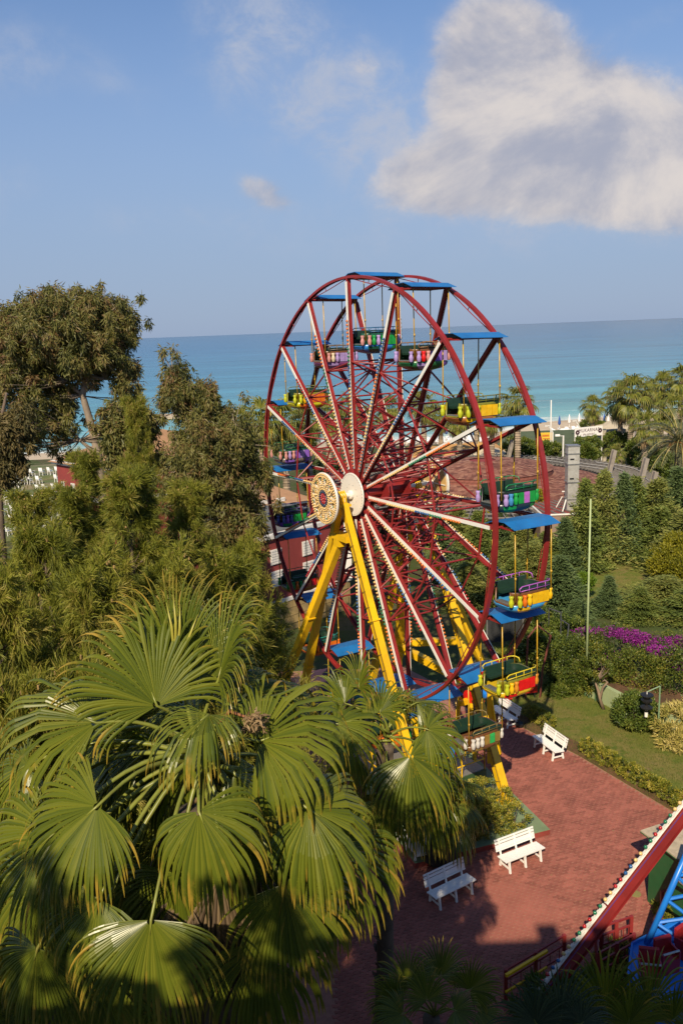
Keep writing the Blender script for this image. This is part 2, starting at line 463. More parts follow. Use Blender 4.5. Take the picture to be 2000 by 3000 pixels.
def inside(p, P):
    c = False; n = len(P)
    for i in range(n):
        a_, b_ = P[i], P[i - 1]
        if (a_[1] > p[1]) != (b_[1] > p[1]) and p[0] < (b_[0] - a_[0]) * (p[1] - a_[1]) / (b_[1] - a_[1]) + a_[0]: c = not c
    return c
def to_px(P):
    c = CM.T @ (np.array(P) - [0, 0, CAM_H]); return 1000 + FPX * c[0] / c[2], 1500 + FPX * c[1] / c[2]
cells = []
for i in range(-60, 130):
    for j in range(60, 330):
        c = ex * ((i + .5 * (j % 2)) * PL) + ey * (j * PW)
        if c[1] < 16.5 or c[1] > 36.5: continue
        x, y = to_px(c)
        if x < 980 or x > 2040 or y > 3040 or y < 2040: continue
        if inside(c, poly) and inside(c + ex * .12, poly) and inside(c - ex * .12, poly): cells.append((c, x, y))
cells.sort(key=lambda q: (q[1] - 1500) ** 2 * .5 + (q[2] - 2690) ** 2)
brick = MB(); brick.slab([ex * p[0] + ey * p[1] for p in out2], .014)
brick_me = brick.mesh('paver', PAVE)
for c, x, y in cells[:300]:
    o = bpy.data.objects.new('paver', brick_me); COL.objects.link(o); o.parent = paving
    o.location = (c[0], c[1], random.uniform(-.001, .002))
    o.rotation_euler = (random.gauss(0, .004), random.gauss(0, .004), 0)
rest = np.array([c for c, x, y in cells[300:]])
bv = np.concatenate(brick.v); nb = len(bv)
RV = (rest[:, None, :] + bv[None]); RV[:, :, 2] += rng.uniform(-.001, .002, (len(rest), 1)); RV = RV.reshape(-1, 3)
fl = [len(f) for f in brick.f] * len(rest)
lo = (np.array([i for f in brick.f for i in f])[None] + nb * np.arange(len(rest))[:, None]).ravel()
pv = link('paver_field', np_mesh('paver_field', RV, fl, lo, [PAVE], face_attr=np.repeat(rng.random(len(rest)), len(brick.f))), paving)
pv['kind'] = 'stuff'

# -- lawn beyond the square
L0 = [E1 + V(0, 0, .0), E2, E3, V(14.5, 26.0, 0), V(24, 24, 0), V(24, 33, 0), V(13.0, 35.9, 0), V(11.0, 37.9, 0), V(10.2, 39.5, 0), V(7, 42, 0)]
m = MB(); m.slab([p * V(1, 1, 0) + V(0, 0, .006) for p in L0], .03); m.build('lawn', LAWN, loc=(0, 0, 0), kind='structure')
m = MB(); m.slab([G(1600, 1760), G(2000, 1760), G(2000, 1590), G(1720, 1590)], .03); m.build('upper_lawn', LAWN, loc=(0, 0, 0), kind='structure')
SOIL = tex_ground('bed soil', [(.14, .075, .04), (.09, .055, .03)], (1.5,), bump=.6)
m = MB()
for p, q in ((E1, E2), (E2, E3)):
    nrm_ = unit(np.cross(UP, q - p)); nrm_ = nrm_ if nrm_ @ V(1, 1, 0) > 0 else -nrm_
    m.quad(p + V(0, 0, .012), q + V(0, 0, .012), q + nrm_ * .85 + V(0, 0, .012), p + nrm_ * .85 + V(0, 0, .012))
m.build('soil_bed', SOIL, loc=(0, 0, 0), kind='structure')

# -- green concrete pad that carries the wheel
PADG = paint('pad green', (.17, .23, .12), .7, var=.15, scale=2, dirt=.4, dirtcol=(.2, .2, .14), bump=.2)
PADR = paint('pad red side', (.22, .04, .03), .7, var=.2, scale=2, dirt=.3)
pr = V(6.85, 26.53, 0); pl_ = V(1.98, 24.9, 0)
back = ey * 12.0
m = MB(); m.slab([pl_ + V(0, 0, .2), pr + V(0, 0, .2), pr + back + V(0, 0, .2), pl_ + back + V(0, 0, .2)], .012)
pad = m.build('concrete_pad', PADG, loc=(0, 0, 0), kind='structure')
m = MB(); e_ = .015
m.slab([pl_ + V(0, 0, .187), pr + V(0, 0, .187), pr + back + V(0, 0, .187), pl_ + back + V(0, 0, .187)], .187)
m.build('pad_side', PADR, pad, loc=(0, 0, 0))

# -- the hotel the picture is taken from; its roof edge throws the shade over the near part of the square
HOT = paint('hotel render', (.55, .45, .33), .8, var=.1, scale=.5, bump=.1)
GLASS = paint('window glass', (.03, .04, .05), .08, var=.05)
hotel = thing('hotel', 'pale rendered hotel block behind the viewpoint with balconies and a taller wing', 'hotel', (0, -8, 0))
def add_wall(x0, x1, y0, y1, z1, nm):
    mm = MB(); mm.box(V((x0 + x1) / 2, (y0 + y1) / 2, z1 / 2), (x1 - x0, y1 - y0, z1)); mm.build(nm, HOT, hotel)
add_wall(-2.6, 26, -14, -.7, 17.95, 'wall')
add_wall(-22, -2.605, -14.5, -.65, 17.55, 'wing')
mm = MB(); mm.box(V(11.7, -7.3, 18.02), (28.8, 13.6, .14)); mm.build('roof', PADG, hotel)
for (x, w_, hh) in ((-.55, .45, .75), (.9, .4, .6)):
    mm = MB(); mm.box(V(x, -1.2, 18.09 + hh / 2), (w_, w_, hh)); mm.box(V(x, -1.2, 18.14 + hh), (w_ + .15, w_ + .15, .09)); mm.build('chimney_or_shade_block', HOT, hotel)
for (x, w_, hh) in ((-4.3, .6, .55), (-6.6, .5, .9), (-9.5, 1.1, .4), (-3.2, .3, .8)):  # boxes added on the wing, out of view, to break its straight shadow edge
    mm = MB(); mm.box(V(x, -1.3, 17.55 + hh / 2), (w_, w_, hh)); mm.build('chimney_or_shade_block', HOT, hotel)
for fl_ in range(6):
    for cx in list(np.arange(-20, -4, 4.0)) + list(np.arange(0, 25, 4.0)):
        z = 1.2 + fl_ * 3.0
        yf = -.64 if cx < -3 else -.69
        mm = MB(); mm.box(V(cx, yf, z + .9), (1.6, .06, 1.9)); wd = mm.build('window', GLASS, hotel)
        mm = MB()
        for sx in (-1, 1): mm.box(V(cx + sx * .84, yf + .02, z + .9), (.09, .1, 2.0))
        mm.box(V(cx, yf + .02, z - .1), (1.85, .16, .08)); mm.build('frame', WHITE, wd)

# ------------------------------------------------------------------ red houses on the left
REDW = paint('red render', (.22, .035, .032), .75, var=.14, scale=.8, dirt=.3, dirtcol=(.12, .03, .028), bump=.1)
OCH = paint('ochre stone', (.34, .24, .10), .8, var=.25, scale=1.2, bump=.4)
ROOFT = paint('tan roof sheet', (.34, .19, .10), .7, var=.15, scale=1.5, bump=.2)
TRIM = paint('white trim', (.62, .60, .57), .6, var=.06, dirt=.2, dirtcol=(.4, .38, .34))
GREYR = paint('grey roof', (.13, .13, .125), .7, var=.15)
def wall_pt(p, d, u, z): return V(p[0] + d[0] * u, p[1] + d[1] * u, z)
def house(label, p, q, depth, z0, z1, wins, cornices, base=None, roof=None, mat=REDW, group=None):
    """p,q: left and right end of the front wall (xy); wins: (u0,u1,z0,z1) in metres along the wall"""
    p = np.asarray(p, float); q = np.asarray(q, float); d = (q - p) / np.linalg.norm(q - p); Lw = np.linalg.norm(q - p)
    n = V(d[1], -d[0], 0); D = V(d[0], d[1], 0)
    if n[1] > 0: n = -n
    P3 = V(p[0], p[1], 0)
    hs = thing('house', label, 'building', (p[0], p[1], 0), group)
    mm = MB(); mm.box(P3 + D * Lw / 2 - n * depth / 2 + V(0, 0, (z0 + z1) / 2), (Lw, depth, z1 - z0), (D, n, UP)); mm.build('wall', mat, hs)
    if base is not None:
        bw = MB(); bw.box(P3 + D * Lw / 2 - n * (depth / 2 - .05) + V(0, 0, (z0 - .2) / 2), (Lw + .1, depth, z0 - .2), (D, n, UP)); bs = bw.build('base_wall', base, hs)
        hgt, ln = .5, .95; k_ = 0                     # courses of stone blocks, proud of the wall
        me_ = MB(); me_.box(V(0, 0, 0), (ln - .03, .05, hgt - .03), (D, n, UP)); me_ = me_.mesh('stone', OCH)
        for r_i in range(int((z0 - .2) / hgt)):
            for c_i in range(int(Lw / ln)):
                k_ += 1
                if k_ > 120: break
                u = (c_i + .5 + .5 * (r_i % 2)) * ln
                if u > Lw - ln / 2: continue
                o = bpy.data.objects.new('stone', me_); COL.objects.link(o); o.parent = bs
                o.location = Vector(P3 + D * u + n * (.075 + random.uniform(0, .03)) + V(0, 0, z0 - .2 - (r_i + .5) * hgt) - WL[hs.name] - (WL[bs.name] - WL[hs.name]))
    for (u0, u1, a_, b_) in wins:
        mm = MB(); c = P3 + D * (u0 + u1) / 2 + n * .03 + V(0, 0, (a_ + b_) / 2); mm.box(c, (u1 - u0, .06, b_ - a_), (D, n, UP)); w = mm.build('window', TRIM, hs)
        mm = MB()
        kn = max(3, int((b_ - a_) / .14))
        for i in range(kn):
            for sgn in (-1, 1):
                mm.box(c + n * .045 + D * sgn * (u1 - u0) * .235 + V(0, 0, (i + .5) / kn * (b_ - a_) - (b_ - a_) / 2), ((u1 - u0) * .40, .03, (b_ - a_) / kn * .62), (D, n, UP))
        mm.build('shutter', TRIM, w)
    for (zc, hh, out_) in cornices:
        mm = MB(); mm.box(P3 + D * Lw / 2 - n * (depth / 2 - out_ / 2) + V(0, 0, zc), (Lw + 2 * out_, depth + out_, hh), (D, n, UP)); mm.build('cornice', TRIM, hs)
    if roof:
        rh, ov, rm = roof
        A = [P3 - D * ov + n * ov, P3 + D * (Lw + ov) + n * ov, P3 + D * (Lw + ov) - n * (depth + ov), P3 - D * ov - n * (depth + ov)]
        r0 = P3 + D * min(depth / 2, Lw * .35) - n * depth / 2; r1 = P3 + D * (Lw - min(depth / 2, Lw * .35)) - n * depth / 2
        zz = z1 + .12
        vs = [a_ + V(0, 0, zz) for a_ in A] + [r0 + V(0, 0, zz + rh), r1 + V(0, 0, zz + rh)]
        mm = MB(); mm.add(vs, [(0, 1, 5, 4), (1, 2, 5), (2, 3, 4, 5), (3, 0, 4), (3, 2, 1, 0)]); mm.build('roof', rm, hs)
    return hs
pA, pB = AT(735, 1590, 46.5), AT(1016, 1560, 52.0)
dAB = np.linalg.norm((pB - pA)[:2])
zt = AT(735, 1590, 46.5)[2]
h1 = house('dark red two storey house with white shutters on an ochre stone base behind the wheel', pA[:2], pB[:2], 6.5, 2.1, zt,
      [(dAB * f0, dAB * f1, za, zb) for f0, f1 in ((.175, .285), (.50, .615)) for za, zb in ((zt - 1.65, zt - .75), (zt - 3.0, zt - 2.05))] ,
      [(zt + .06, .24, .2), (2.0, .2, .16)], base=OCH)
mm = MB(); mm.box(V(pB[0] + .02, pB[1] - .1, (2.1 + zt) / 2), (.42, .42, zt - 2.1)); mm.build('corner_post', TRIM, h1)
dv = unit((pB - pA) * V(1, 1, 0)); nv = V(dv[1], -dv[0], 0); nv = -nv if nv[1] > 0 else nv
mm = MB(); mm.box(pA * V(1, 1, 0) + dv * dAB / 2 - nv * 3.3 + V(0, 0, zt + .22), (dAB + .1, 6.3, .1), (dv, nv, UP)); mm.build('roof', GREYR, h1)
pC, pD = AT(700, 1500, 58), AT(900, 1490, 61)
house('red house with a tan hipped roof and white eaves behind the wheel', pC[:2], pD[:2], 8, 0, AT(760, 1492, 58.5)[2], [(1.6, 2.3, 5.0, 5.9), (3.0, 3.7, 5.0, 5.9)],
      [(AT(760, 1490, 58.5)[2], .22, .35), (AT(760, 1560, 58.5)[2], .22, .22)], roof=(1.1, .5, ROOFT))
pE, pF = AT(165, 1355, 70), AT(330, 1420, 64)
house('red hall with white windows and a tan roof glimpsed between the tall trees', pE[:2], pF[:2], 14, 0, AT(165, 1355, 70)[2], [(2.2, 2.8, 5.2, 6.1), (4.6, 5.2, 5.2, 6.1), (.6, 1.1, 5.2, 6.1)],
      [(AT(165, 1352, 70)[2], .3, .3), (AT(165, 1352, 70)[2] - 2.6, .3, .2)], roof=(2.2, .5, ROOFT))
pG, pH = AT(270, 1805, 34), AT(372, 1830, 33.5)
house('small red kiosk with a white sill behind the feathery trees', pG[:2], pH[:2], 3, 0, AT(270, 1740, 34)[2], [(.3, .7, 2.2, 3.0)], [(AT(270, 1850, 34)[2], .18, .1), (AT(270, 1740, 34)[2], .2, .15)])

# ------------------------------------------------------------------ amphitheatre with white chairs
TERR = tex_ground('terrace grass', [(.10, .13, .05), (.20, .17, .11)], (.6,))
rows = []
m = MB()
for r_i, ypx in enumerate((1560, 1528, 1500, 1470, 1442, 1415, 1392)):
    z = .4 + .42 * r_i
    a_, b_ = G(-260, ypx + 30, z), G(300, ypx - 12, z)
    rows.append((a_, b_, z))
    d_ = unit(b_ - a_); n_ = V(-d_[1], d_[0], 0)
    m.slab([a_ - n_ * .7, b_ - n_ * .7, b_ + n_ * 9, a_ + n_ * 9], .4)
m.build('seating_terraces', TERR, loc=(0, 0, 0), kind='structure')
CH = MB()
CH.box(V(0, 0, .44), (.46, .46, .05)); CH.bar(V(-.21, .22, .45), V(-.21, .3, .92), .05, .04); CH.bar(V(.21, .22, .45), V(.21, .3, .92), .05, .04)
CH.box(V(0, .27, .72), (.42, .05, .36)); CH.box(V(-.24, 0, .64), (.05, .42, .04)); CH.box(V(.24, 0, .64), (.05, .42, .04))
for sx in (-1, 1):
    for sy in (-1, 1): CH.bar(V(sx * .2, sy * .2, .44), V(sx * .22, sy * .22, 0), .04, .04)
ch_me = CH.mesh('white_chair', PLASTIC)
for (a_, b_, z) in rows:
    n_c = int(np.linalg.norm(b_ - a_) / .85)
    for i in range(n_c):
        P = a_ + (b_ - a_) * (i + .5) / n_c + V(random.gauss(0, .08), random.gauss(0, .08), 0)
        if to_px(P)[0] < -10 or to_px(P)[0] > 300 or random.random() < .07: continue
        o = link('white_chair', ch_me, None, P); o.rotation_euler = (0, 0, random.gauss(2.6, .12))
        setprops(o, 'white plastic chair standing in the rows of seats beyond the feathery trees', 'chair', 'white chairs in rows on the seating terraces')
# ------------------------------------------------------------------ round restaurant
SHING = None
m_, t, b = base_nodes('red shingle'); SHING = m_
at = nn(t, 'ShaderNodeAttribute', attribute_name='rnd'); cr = nn(t, 'ShaderNodeValToRGB'); e = cr.color_ramp.elements
e[0].position, e[0].color = 0, (.12, .045, .033, 1); e[1].position, e[1].color = 1, (.33, .17, .115, 1)
for p, c in ((.35, (.19, .072, .05)), (.7, (.25, .11, .075))): q = e.new(p); q.color = c + (1,)
t.links.new(at.outputs['Fac'], cr.inputs[0]); t.links.new(cr.outputs[0], b.inputs['Base Color']); b.inputs['Roughness'].default_value = .85
GREYWOOD = paint('weathered wood', (.16, .145, .13), .85, var=.25, scale=2, bump=.3, dirt=.3, dirtcol=(.07, .06, .055))
RC = V(13.0, 76.5, 0)
rest_ = thing('round_restaurant', 'low round restaurant with a red shingle roof and a dark timber pergola ring', 'building', RC)
mm = MB(); mm.lathe([(9.8, 0), (9.8, 3.1)], RC, n=48); mm.build('wall', paint('restaurant wall', (.25, .18, .12), .8), rest_)
def shingle_ring(r0, r1, z0, z1, rows_, name, tile=.34):
    vs = []; fs = []; rn = []
    for i in range(rows_):
        ra = r0 + (r1 - r0) * i / rows_; rb = r0 + (r1 - r0) * (i + 1.15) / rows_
        za = z0 + (z1 - z0) * i / rows_ + .02; zb = z0 + (z1 - z0) * (i + 1.15) / rows_ + .055
        nT = max(8, int(2 * PI * rb / tile)); ph = random.random()
        for k2 in range(nT):
            t0, t1 = 2 * PI * (k2 + ph) / nT, 2 * PI * (k2 + ph + .96) / nT; j_ = random.uniform(-.012, .02); n0 = len(vs)
            for (r, z, t_) in ((ra, za, t0), (ra, za, t1), (rb, zb + j_, t1), (rb, zb + j_, t0), (rb, zb + j_ - .03, t0), (rb, zb + j_ - .03, t1)):
                vs.append(RC + V(r * math.cos(t_), r * math.sin(t_), z))
            fs += [(n0, n0 + 1, n0 + 2, n0 + 3), (n0 + 3, n0 + 2, n0 + 5, n0 + 4)]; q = random.random(); rn += [q, q]
    o = link(name, np_mesh(name, np.array(vs) - RC, [4] * len(fs), fs, [SHING], face_attr=rn), rest_, RC); o['kind'] = 'stuff'
    return o
mm = MB(); mm.lathe([(11.1, 3.3), (6.2, 4.2), (6.2, 4.7), (1.2, 5.4), (0.1, 5.5)], RC, n=64); mm.build('roof', REDW, rest_)
shingle_ring(6.25, 11.15, 4.26, 3.36, 17, 'lower_shingles'); shingle_ring(1.2, 6.3, 5.46, 4.74, 16, 'upper_shingles')
STEPB = paint('brick step', (.20, .07, .05), .85, var=.3, scale=3)
me_ = MB(); me_.box(V(0, 0, 0), (.42, .09, .21)); me_ = me_.mesh('step_brick', STEPB)
for i in range(92):
    for j in range(2):
        t_ = 2 * PI * (i + .5 * j) / 92
        if math.sin(t_) > .35: continue
        o = bpy.data.objects.new('step_brick', me_); COL.objects.link(o); o.parent = rest_
        o.location = (6.26 * math.cos(t_), 6.26 * math.sin(t_), 4.34 + .24 * j); o.rotation_euler = (0, 0, t_ + PI / 2)
# the pergola ring: beams round, rafters across, sloping posts
mm = MB()
for r in (11.5, 12.8, 14.2, 15.6): mm.tube([RC + V(r * math.cos(a_), r * math.sin(a_), 3.5) for a_ in np.linspace(0, 2 * PI, 97)[:-1]], .09, 5, closed=True)
mm.build('ring_beam', GREYWOOD, rest_)
mm = MB()
for i in range(150):
    t_ = 2 * PI * i / 150
    d_ = V(math.cos(t_), math.sin(t_), 0)
    mm.bar(RC + d_ * 11.2 + V(0, 0, 3.62), RC + d_ * 15.8 + V(0, 0, 3.62), .09, .08)
rf = mm.build('rafters', GREYWOOD, rest_); rf['kind'] = 'stuff'
NETM = paint('shade net', (.035, .034, .035), .9, var=.3, scale=.6)
mm = MB()
for i in range(96):
    t0, t1 = 2 * PI * i / 96, 2 * PI * (i + 1) / 96
    P = [RC + V(r * math.cos(t_), r * math.sin(t_), 3.4) for r, t_ in ((11.2, t0), (15.7, t0), (15.7, t1), (11.2, t1))]
    mm.slab(P, .02)
mm.build('shade_net', NETM, rest_)
CABLE = paint('grey cable', (.35, .34, .33), .6)
mm = MB()
for a0, a1, r_ in ((-.2, 1.5, 11.9), (.0, 1.0, 13.2), (-.5, .5, 14.6), (1.2, 2.6, 11.7)):
    mm.tube([RC + V((r_ + .35 * math.sin(a_ * 9)) * math.cos(a_), (r_ + .35 * math.sin(a_ * 9)) * math.sin(a_), 3.72) for a_ in np.linspace(a0, a1, 24)], .035, 4)
mm.build('cable', CABLE, rest_)
for (x_, y_, hs_) in ((1782, 1386, 2.1), (1874, 1414, 2.1), (1487, 1346, 2.0), (1908, 1424, 1.2)):
    p0 = G(x_, y_, 3.5); d_ = V(.35, .1, 0); s2_ = V(0, 1, 0)
    mm = MB(); mm.bar(p0, p0 + d_ * hs_ * .7 + V(0, 0, hs_), .62, .24, up=V(1, 0, 0))
    mm.bar(p0 - s2_ * .3 , p0 + d_ * hs_ * .7 - s2_ * .3 + V(0, 0, hs_ + .05), .08, .32, up=V(1, 0, 0)); mm.bar(p0 + s2_ * .3, p0 + d_ * hs_ * .7 + s2_ * .3 + V(0, 0, hs_ + .05), .08, .32, up=V(1, 0, 0))
    mm.build('sloping_post', paint('post wood', (.22, .19, .16), .85, var=.2, bump=.3), rest_)
# terrace with the tall duct tower
TP = G(1672, 1492, 3.6)
RCARP = paint('red terrace', (.20, .035, .03), .85, var=.15)
mm = MB(); mm.box(TP + V(.5, .9, -1.85), (6.5, 5.4, 3.5)); mm.build('terrace', paint('terrace side', (.24, .17, .13), .8), rest_)
mm = MB(); mm.box(TP + V(.5, .9, -.06), (6.3, 5.2, .06)); mm.build('terrace_floor', RCARP, rest_)
mm = MB()
c0 = TP + V(.5, .9, 0)
mm.bar(c0 + V(-3.1, -2.6, .02), c0 + V(3.1, -2.6, .02), .12, .1); mm.bar(c0 + V(3.1, -2.6, .02), c0 + V(3.1, 2.6, .02), .12, .1); mm.bar(c0 + V(-3.1, -2.6, .02), c0 + V(-3.1, 2.6, .02), .12, .1)
mm.bar(c0 + V(3.1, 2.6, .7), c0 + V(-.3, 2.6, .7), .08, .08)
mm.build('edge_rail', WHITE, rest_)
tower = thing('duct_tower', 'tall square grey metal duct tower on the red terrace', 'tower', TP)
TIN = paint('weathered tin', (.42, .41, .38), .45, metal=.35, var=.25, scale=1.3, dirt=.5, dirtcol=(.25, .22, .17), bump=.15)
zt_ = AT(1672, 1305, TP[1])[2] - TP[2]; segs = [0, .2, .42, .48, .72, .74, .9, 1.0]
zb = 0
for i, (f0, f1, w_) in enumerate(((0, .17, .88), (.175, .44, .80), (.445, .72, .83), (.725, .88, .85), (.885, 1.0, .86))):
    mm = MB(); mm.box(TP + V(0, 0, zt_ * (f0 + f1) / 2), (w_, w_, zt_ * (f1 - f0))); mm.build('duct_panel', TIN, tower)
mm = MB()
for f in (.0, .173, .442, .722, .883, 1.0): mm.box(TP + V(0, 0, zt_ * f), (.94, .94, .08))
mm.build('flange', STEEL, tower)
mm = MB()
for sx in (-1, 1):
    for sy in (-1, 1): mm.bar(TP + V(sx * .9, sy * .9, 0), TP + V(sx * .55, sy * .55, zt_ * .18), .07, .07)
mm.build('brace', WHITE, tower)
mm = MB()
for f in (.07, .5, .8): mm.box(TP + V(-.12, -.43, zt_ * f), (.3, .06, .1))
mm.build('handle', BLACK, tower)

# ------------------------------------------------------------------ sign on its frame
sg0, sg1 = AT(1684, 1265, 101), AT(1761, 1262, 102.5)
sign = thing('sign_board', 'long white board with dark lettering and two ornaments on posts above the ivy', 'sign', (sg0[0], sg0[1], 0))
D = unit((sg1 - sg0) * V(1, 1, 0)); N = V(D[1], -D[0], 0); Ls = np.linalg.norm((sg1 - sg0)[:2]); zc = (AT(1722, 1249, 101.7)[2] + AT(1722, 1279, 101.7)[2]) / 2; hh = AT(1722, 1249, 101.7)[2] - AT(1722, 1279, 101.7)[2] - .12
cc = (sg0 + sg1) / 2 * V(1, 1, 0) + V(0, 0, zc)
mm = MB(); mm.box(cc, (Ls, .12, hh), (D, N, UP)); mm.build('board', paint('sign white', (.78, .76, .74), .5, var=.03), sign)
mm = MB()
for s_ in (-1, 1): mm.bar(cc + D * s_ * (Ls / 2 + .06) * V(1, 1, 0) - V(0, 0, zc), cc + D * s_ * (Ls / 2 + .06) + V(0, 0, hh / 2), .1, .1)
mm.build('post', TRIM, sign)
INK = paint('sign ink', (.06, .015, .03), .6)
def lettering(txt, size, pos, Dv, Nv, parent, mat, sx=1.0):
    cu = bpy.data.curves.new('lettering', 'FONT'); cu.body = txt; cu.size = size; cu.align_x = 'CENTER'; cu.align_y = 'CENTER'; cu.extrude = .004
    cu.space_character = 1.12
    tmp = bpy.data.objects.new('lettering_curve', cu); COL.objects.link(tmp); bpy.context.view_layer.update()
    me = bpy.data.meshes.new_from_object(tmp.evaluated_get(bpy.context.evaluated_depsgraph_get())); bpy.data.objects.remove(tmp)
    me.materials.clear(); me.materials.append(mat)
    o = bpy.data.objects.new('lettering', me); COL.objects.link(o)
    M3 = Matrix(((Dv[0] * sx, 0, Nv[0], 0), (Dv[1] * sx, 0, Nv[1], 0), (0, 1, 0, 0), (0, 0, 0, 1)))
    M3.translation = Vector(np.asarray(pos) - WL[parent.name]); o.parent = parent; o.matrix_local = M3
    return o
lettering('MUKARNAS', hh * .52, cc + N * .075 + V(0, 0, hh * .14), D, N, sign, INK, .93)
lettering('SPA RESORT', hh * .26, cc + N * .075 - V(0, 0, hh * .30), D, N, sign, INK, 1.0)
for s_ in (-1, 1):
    mm = MB(); o_ = cc + D * s_ * Ls * .425 + N * .065
    for k2 in range(8):
        t_ = k2 * PI / 4; p_ = o_ + (D * math.cos(t_) + UP * math.sin(t_)) * hh * .17
        mm.slab([p_ + (D * math.cos(q) + UP * math.sin(q)) * hh * .11 for q in np.linspace(0, 2 * PI, 9)[:-1]], .02, N)
    mm.build('ornament', INK, sign)

# ------------------------------------------------------------------ far garden furniture, beach
STONE = paint('pale stone', (.36, .32, .26), .85, var=.25, scale=2, bump=.5)
gp = thing('stone_gateway', 'rough pale stone gateway with thick posts and a flat lintel under the ivy', 'gateway', G(1775, 1352, 0))
g0 = WL[gp.name]
for dx in (-.2, 1.3):
    mm = MB(); mm.lathe([(.42, 0), (.36, 1.4), (.40, 2.6), (.34, 3.4)], g0 + V(dx, 0, 0), n=8); mm.build('post', STONE, gp)
mm = MB(); mm.box(g0 + V(.4, 0, 3.75), (3.6, 1.0, .6), (unit(V(1, .1, .02)), unit(V(-.1, 1, 0)), UP)); mm.build('lintel', STONE, gp)

hutp = AT(1585, 1290, 108)
hut = thing('beach_bar', 'low beach bar with a long mossy green roof and open front', 'building', (hutp[0], hutp[1], 0))
GR = paint('mossy green roof', (.07, .095, .045), .9, var=.2, scale=.5, bump=.4)
r0, r1, r2, r3 = AT(1500, 1275, 118), AT(1690, 1244, 118), AT(1700, 1283, 106), AT(1500, 1306, 106)
mm = MB(); mm.add([V(r0[0], 118, 2.75), V(r1[0] + 4, 118, 2.75), V(r2[0] + 3, 105, 2.3), V(r3[0] - 3, 105, 2.3), V(r0[0], 118, 2.6), V(r1[0] + 4, 118, 2.6), V(r2[0] + 3, 105, 2.1), V(r3[0] - 3, 105, 2.1)],
            [(3, 2, 1, 0), (4, 5, 6, 7), (3, 7, 6, 2), (0, 1, 5, 4), (1, 2, 6, 5), (0, 4, 7, 3)]); mm.build('roof', GR, hut)
mm = MB()
for x in np.linspace(r3[0] - 1, r2[0] + 2, 6): mm.box(V(x, 105.5, 1.05), (.2, .2, 2.1))
mm.build('post', GREYWOOD, hut)
mm = MB(); mm.box(V(hutp[0] + 2, 114, 1.15), (16, 4, 2.3)); mm.build('wall', paint('hut wall', (.10, .06, .04), .9), hut)
mm = MB(); mm.box(V(hutp[0] + 2, 106.2, .55), (10, .5, 1.1)); mm.build('counter', GREYWOOD, hut)
kb = G(1598, 1345, 0) * V(1, 1, 0)
kio = thing('yellow_board', 'yellow notice board on two legs beside the walkway', 'sign', kb)
YB = paint('yellow board', (.62, .40, .03), .6, var=.1)
mm = MB(); mm.box(kb + V(0, 0, 2.3), (1.5, .12, 2.4)); mm.build('panel', YB, kio)
for s_ in (-.6, .6):
    mm = MB(); mm.bar(kb + V(s_, .1, 0), kb + V(s_, .1, 1.2), .09, .09); mm.build('leg', GREYWOOD, kio)
mm = MB()
for i, z in enumerate((3.1, 2.7, 2.45, 2.2, 1.7)): mm.box(kb + V(-.1 + .1 * (i % 2), -.066, z), (.9, .012, .14 if i else .26))
mm.build('print', paint('board print', (.45, .14, .02), .6), kio)
# swimmer walking past
def person(P, hgt):
    """skinned figure: back to the sea wall, walking"""
    J = {'pelvis': (0, 0, .52), 'waist': (0, -.01, .60), 'chest': (0, -.015, .74), 'neck': (0, 0, .84), 'chin': (0, .012, .885), 'head': (0, .015, .93), 'crown': (0, .01, .985),
         'shL': (-.105, 0, .81), 'elL': (-.135, -.02, .63), 'wrL': (-.125, .05, .49), 'haL': (-.122, .065, .44), 'shR': (.105, 0, .81), 'elR': (.135, -.03, .63), 'wrR': (.13, .0, .48), 'haR': (.128, .01, .43),
         'hipL': (-.055, 0, .49), 'knL': (-.06, .06, .27), 'anL': (-.06, .0, .04), 'toL': (-.06, .09, .015), 'hipR': (.055, 0, .49), 'knR': (.06, -.03, .27), 'anR': (.06, -.1, .05), 'toR': (.06, -.02, .015)}
    Rr = {'pelvis': .085, 'waist': .085, 'chest': .095, 'neck': .036, 'chin': .04, 'head': .052, 'crown': .03, 'shL': .042, 'shR': .042, 'elL': .027, 'elR': .027, 'wrL': .019, 'wrR': .019, 'haL': .018, 'haR': .018,
          'hipL': .06, 'hipR': .06, 'knL': .038, 'knR': .038, 'anL': .022, 'anR': .022, 'toL': .02, 'toR': .02}
    E_ = ['pelvis waist', 'waist chest', 'chest neck', 'neck chin', 'chin head', 'head crown', 'chest shL', 'shL elL', 'elL wrL', 'wrL haL', 'chest shR', 'shR elR', 'elR wrR', 'wrR haR', 'pelvis hipL', 'hipL knL', 'knL anL', 'anL toL', 'pelvis hipR', 'hipR knR', 'knR anR', 'anR toR']
    names = list(J); me = bpy.data.meshes.new('person')
    me.from_pydata([Vector(J[n]) * hgt for n in names], [tuple(names.index(q) for q in e_.split()) for e_ in E_], [])
    o = link('person', me, None, P); me.materials.append(paint('tanned skin', (.36, .17, .10), .55, var=.08))
    sk = o.modifiers.new('skin', 'SKIN'); sub = o.modifiers.new('sub', 'SUBSURF'); sub.levels = 1; sub.render_levels = 2
    for i, n in enumerate(names): me.skin_vertices[0].data[i].radius = (Rr[n] * hgt, Rr[n] * hgt * (.8 if n in ('chest', 'waist') else 1))
    me.skin_vertices[0].data[0].use_root = True
    return o
P = G(1629, 1340, .0)
man = person(P, 1.82); man.rotation_euler = (0, 0, 2.2)
setprops(man, 'bare chested man in dark swimming trunks walking along the garden wall', 'person')
mm = MB(); mm.lathe([(.172, .98), (.182, .86), (.165, .76)], P, n=14, cap=False)
for s_ in (-1, 1): mm.lathe([(.12, .82), (.108, .60)], P + V(math.cos(2.2) * s_ * .1 - math.sin(2.2) * .04 * -s_, math.sin(2.2) * s_ * .1 + math.cos(2.2) * .04 * -s_, 0), n=12, cap=False)
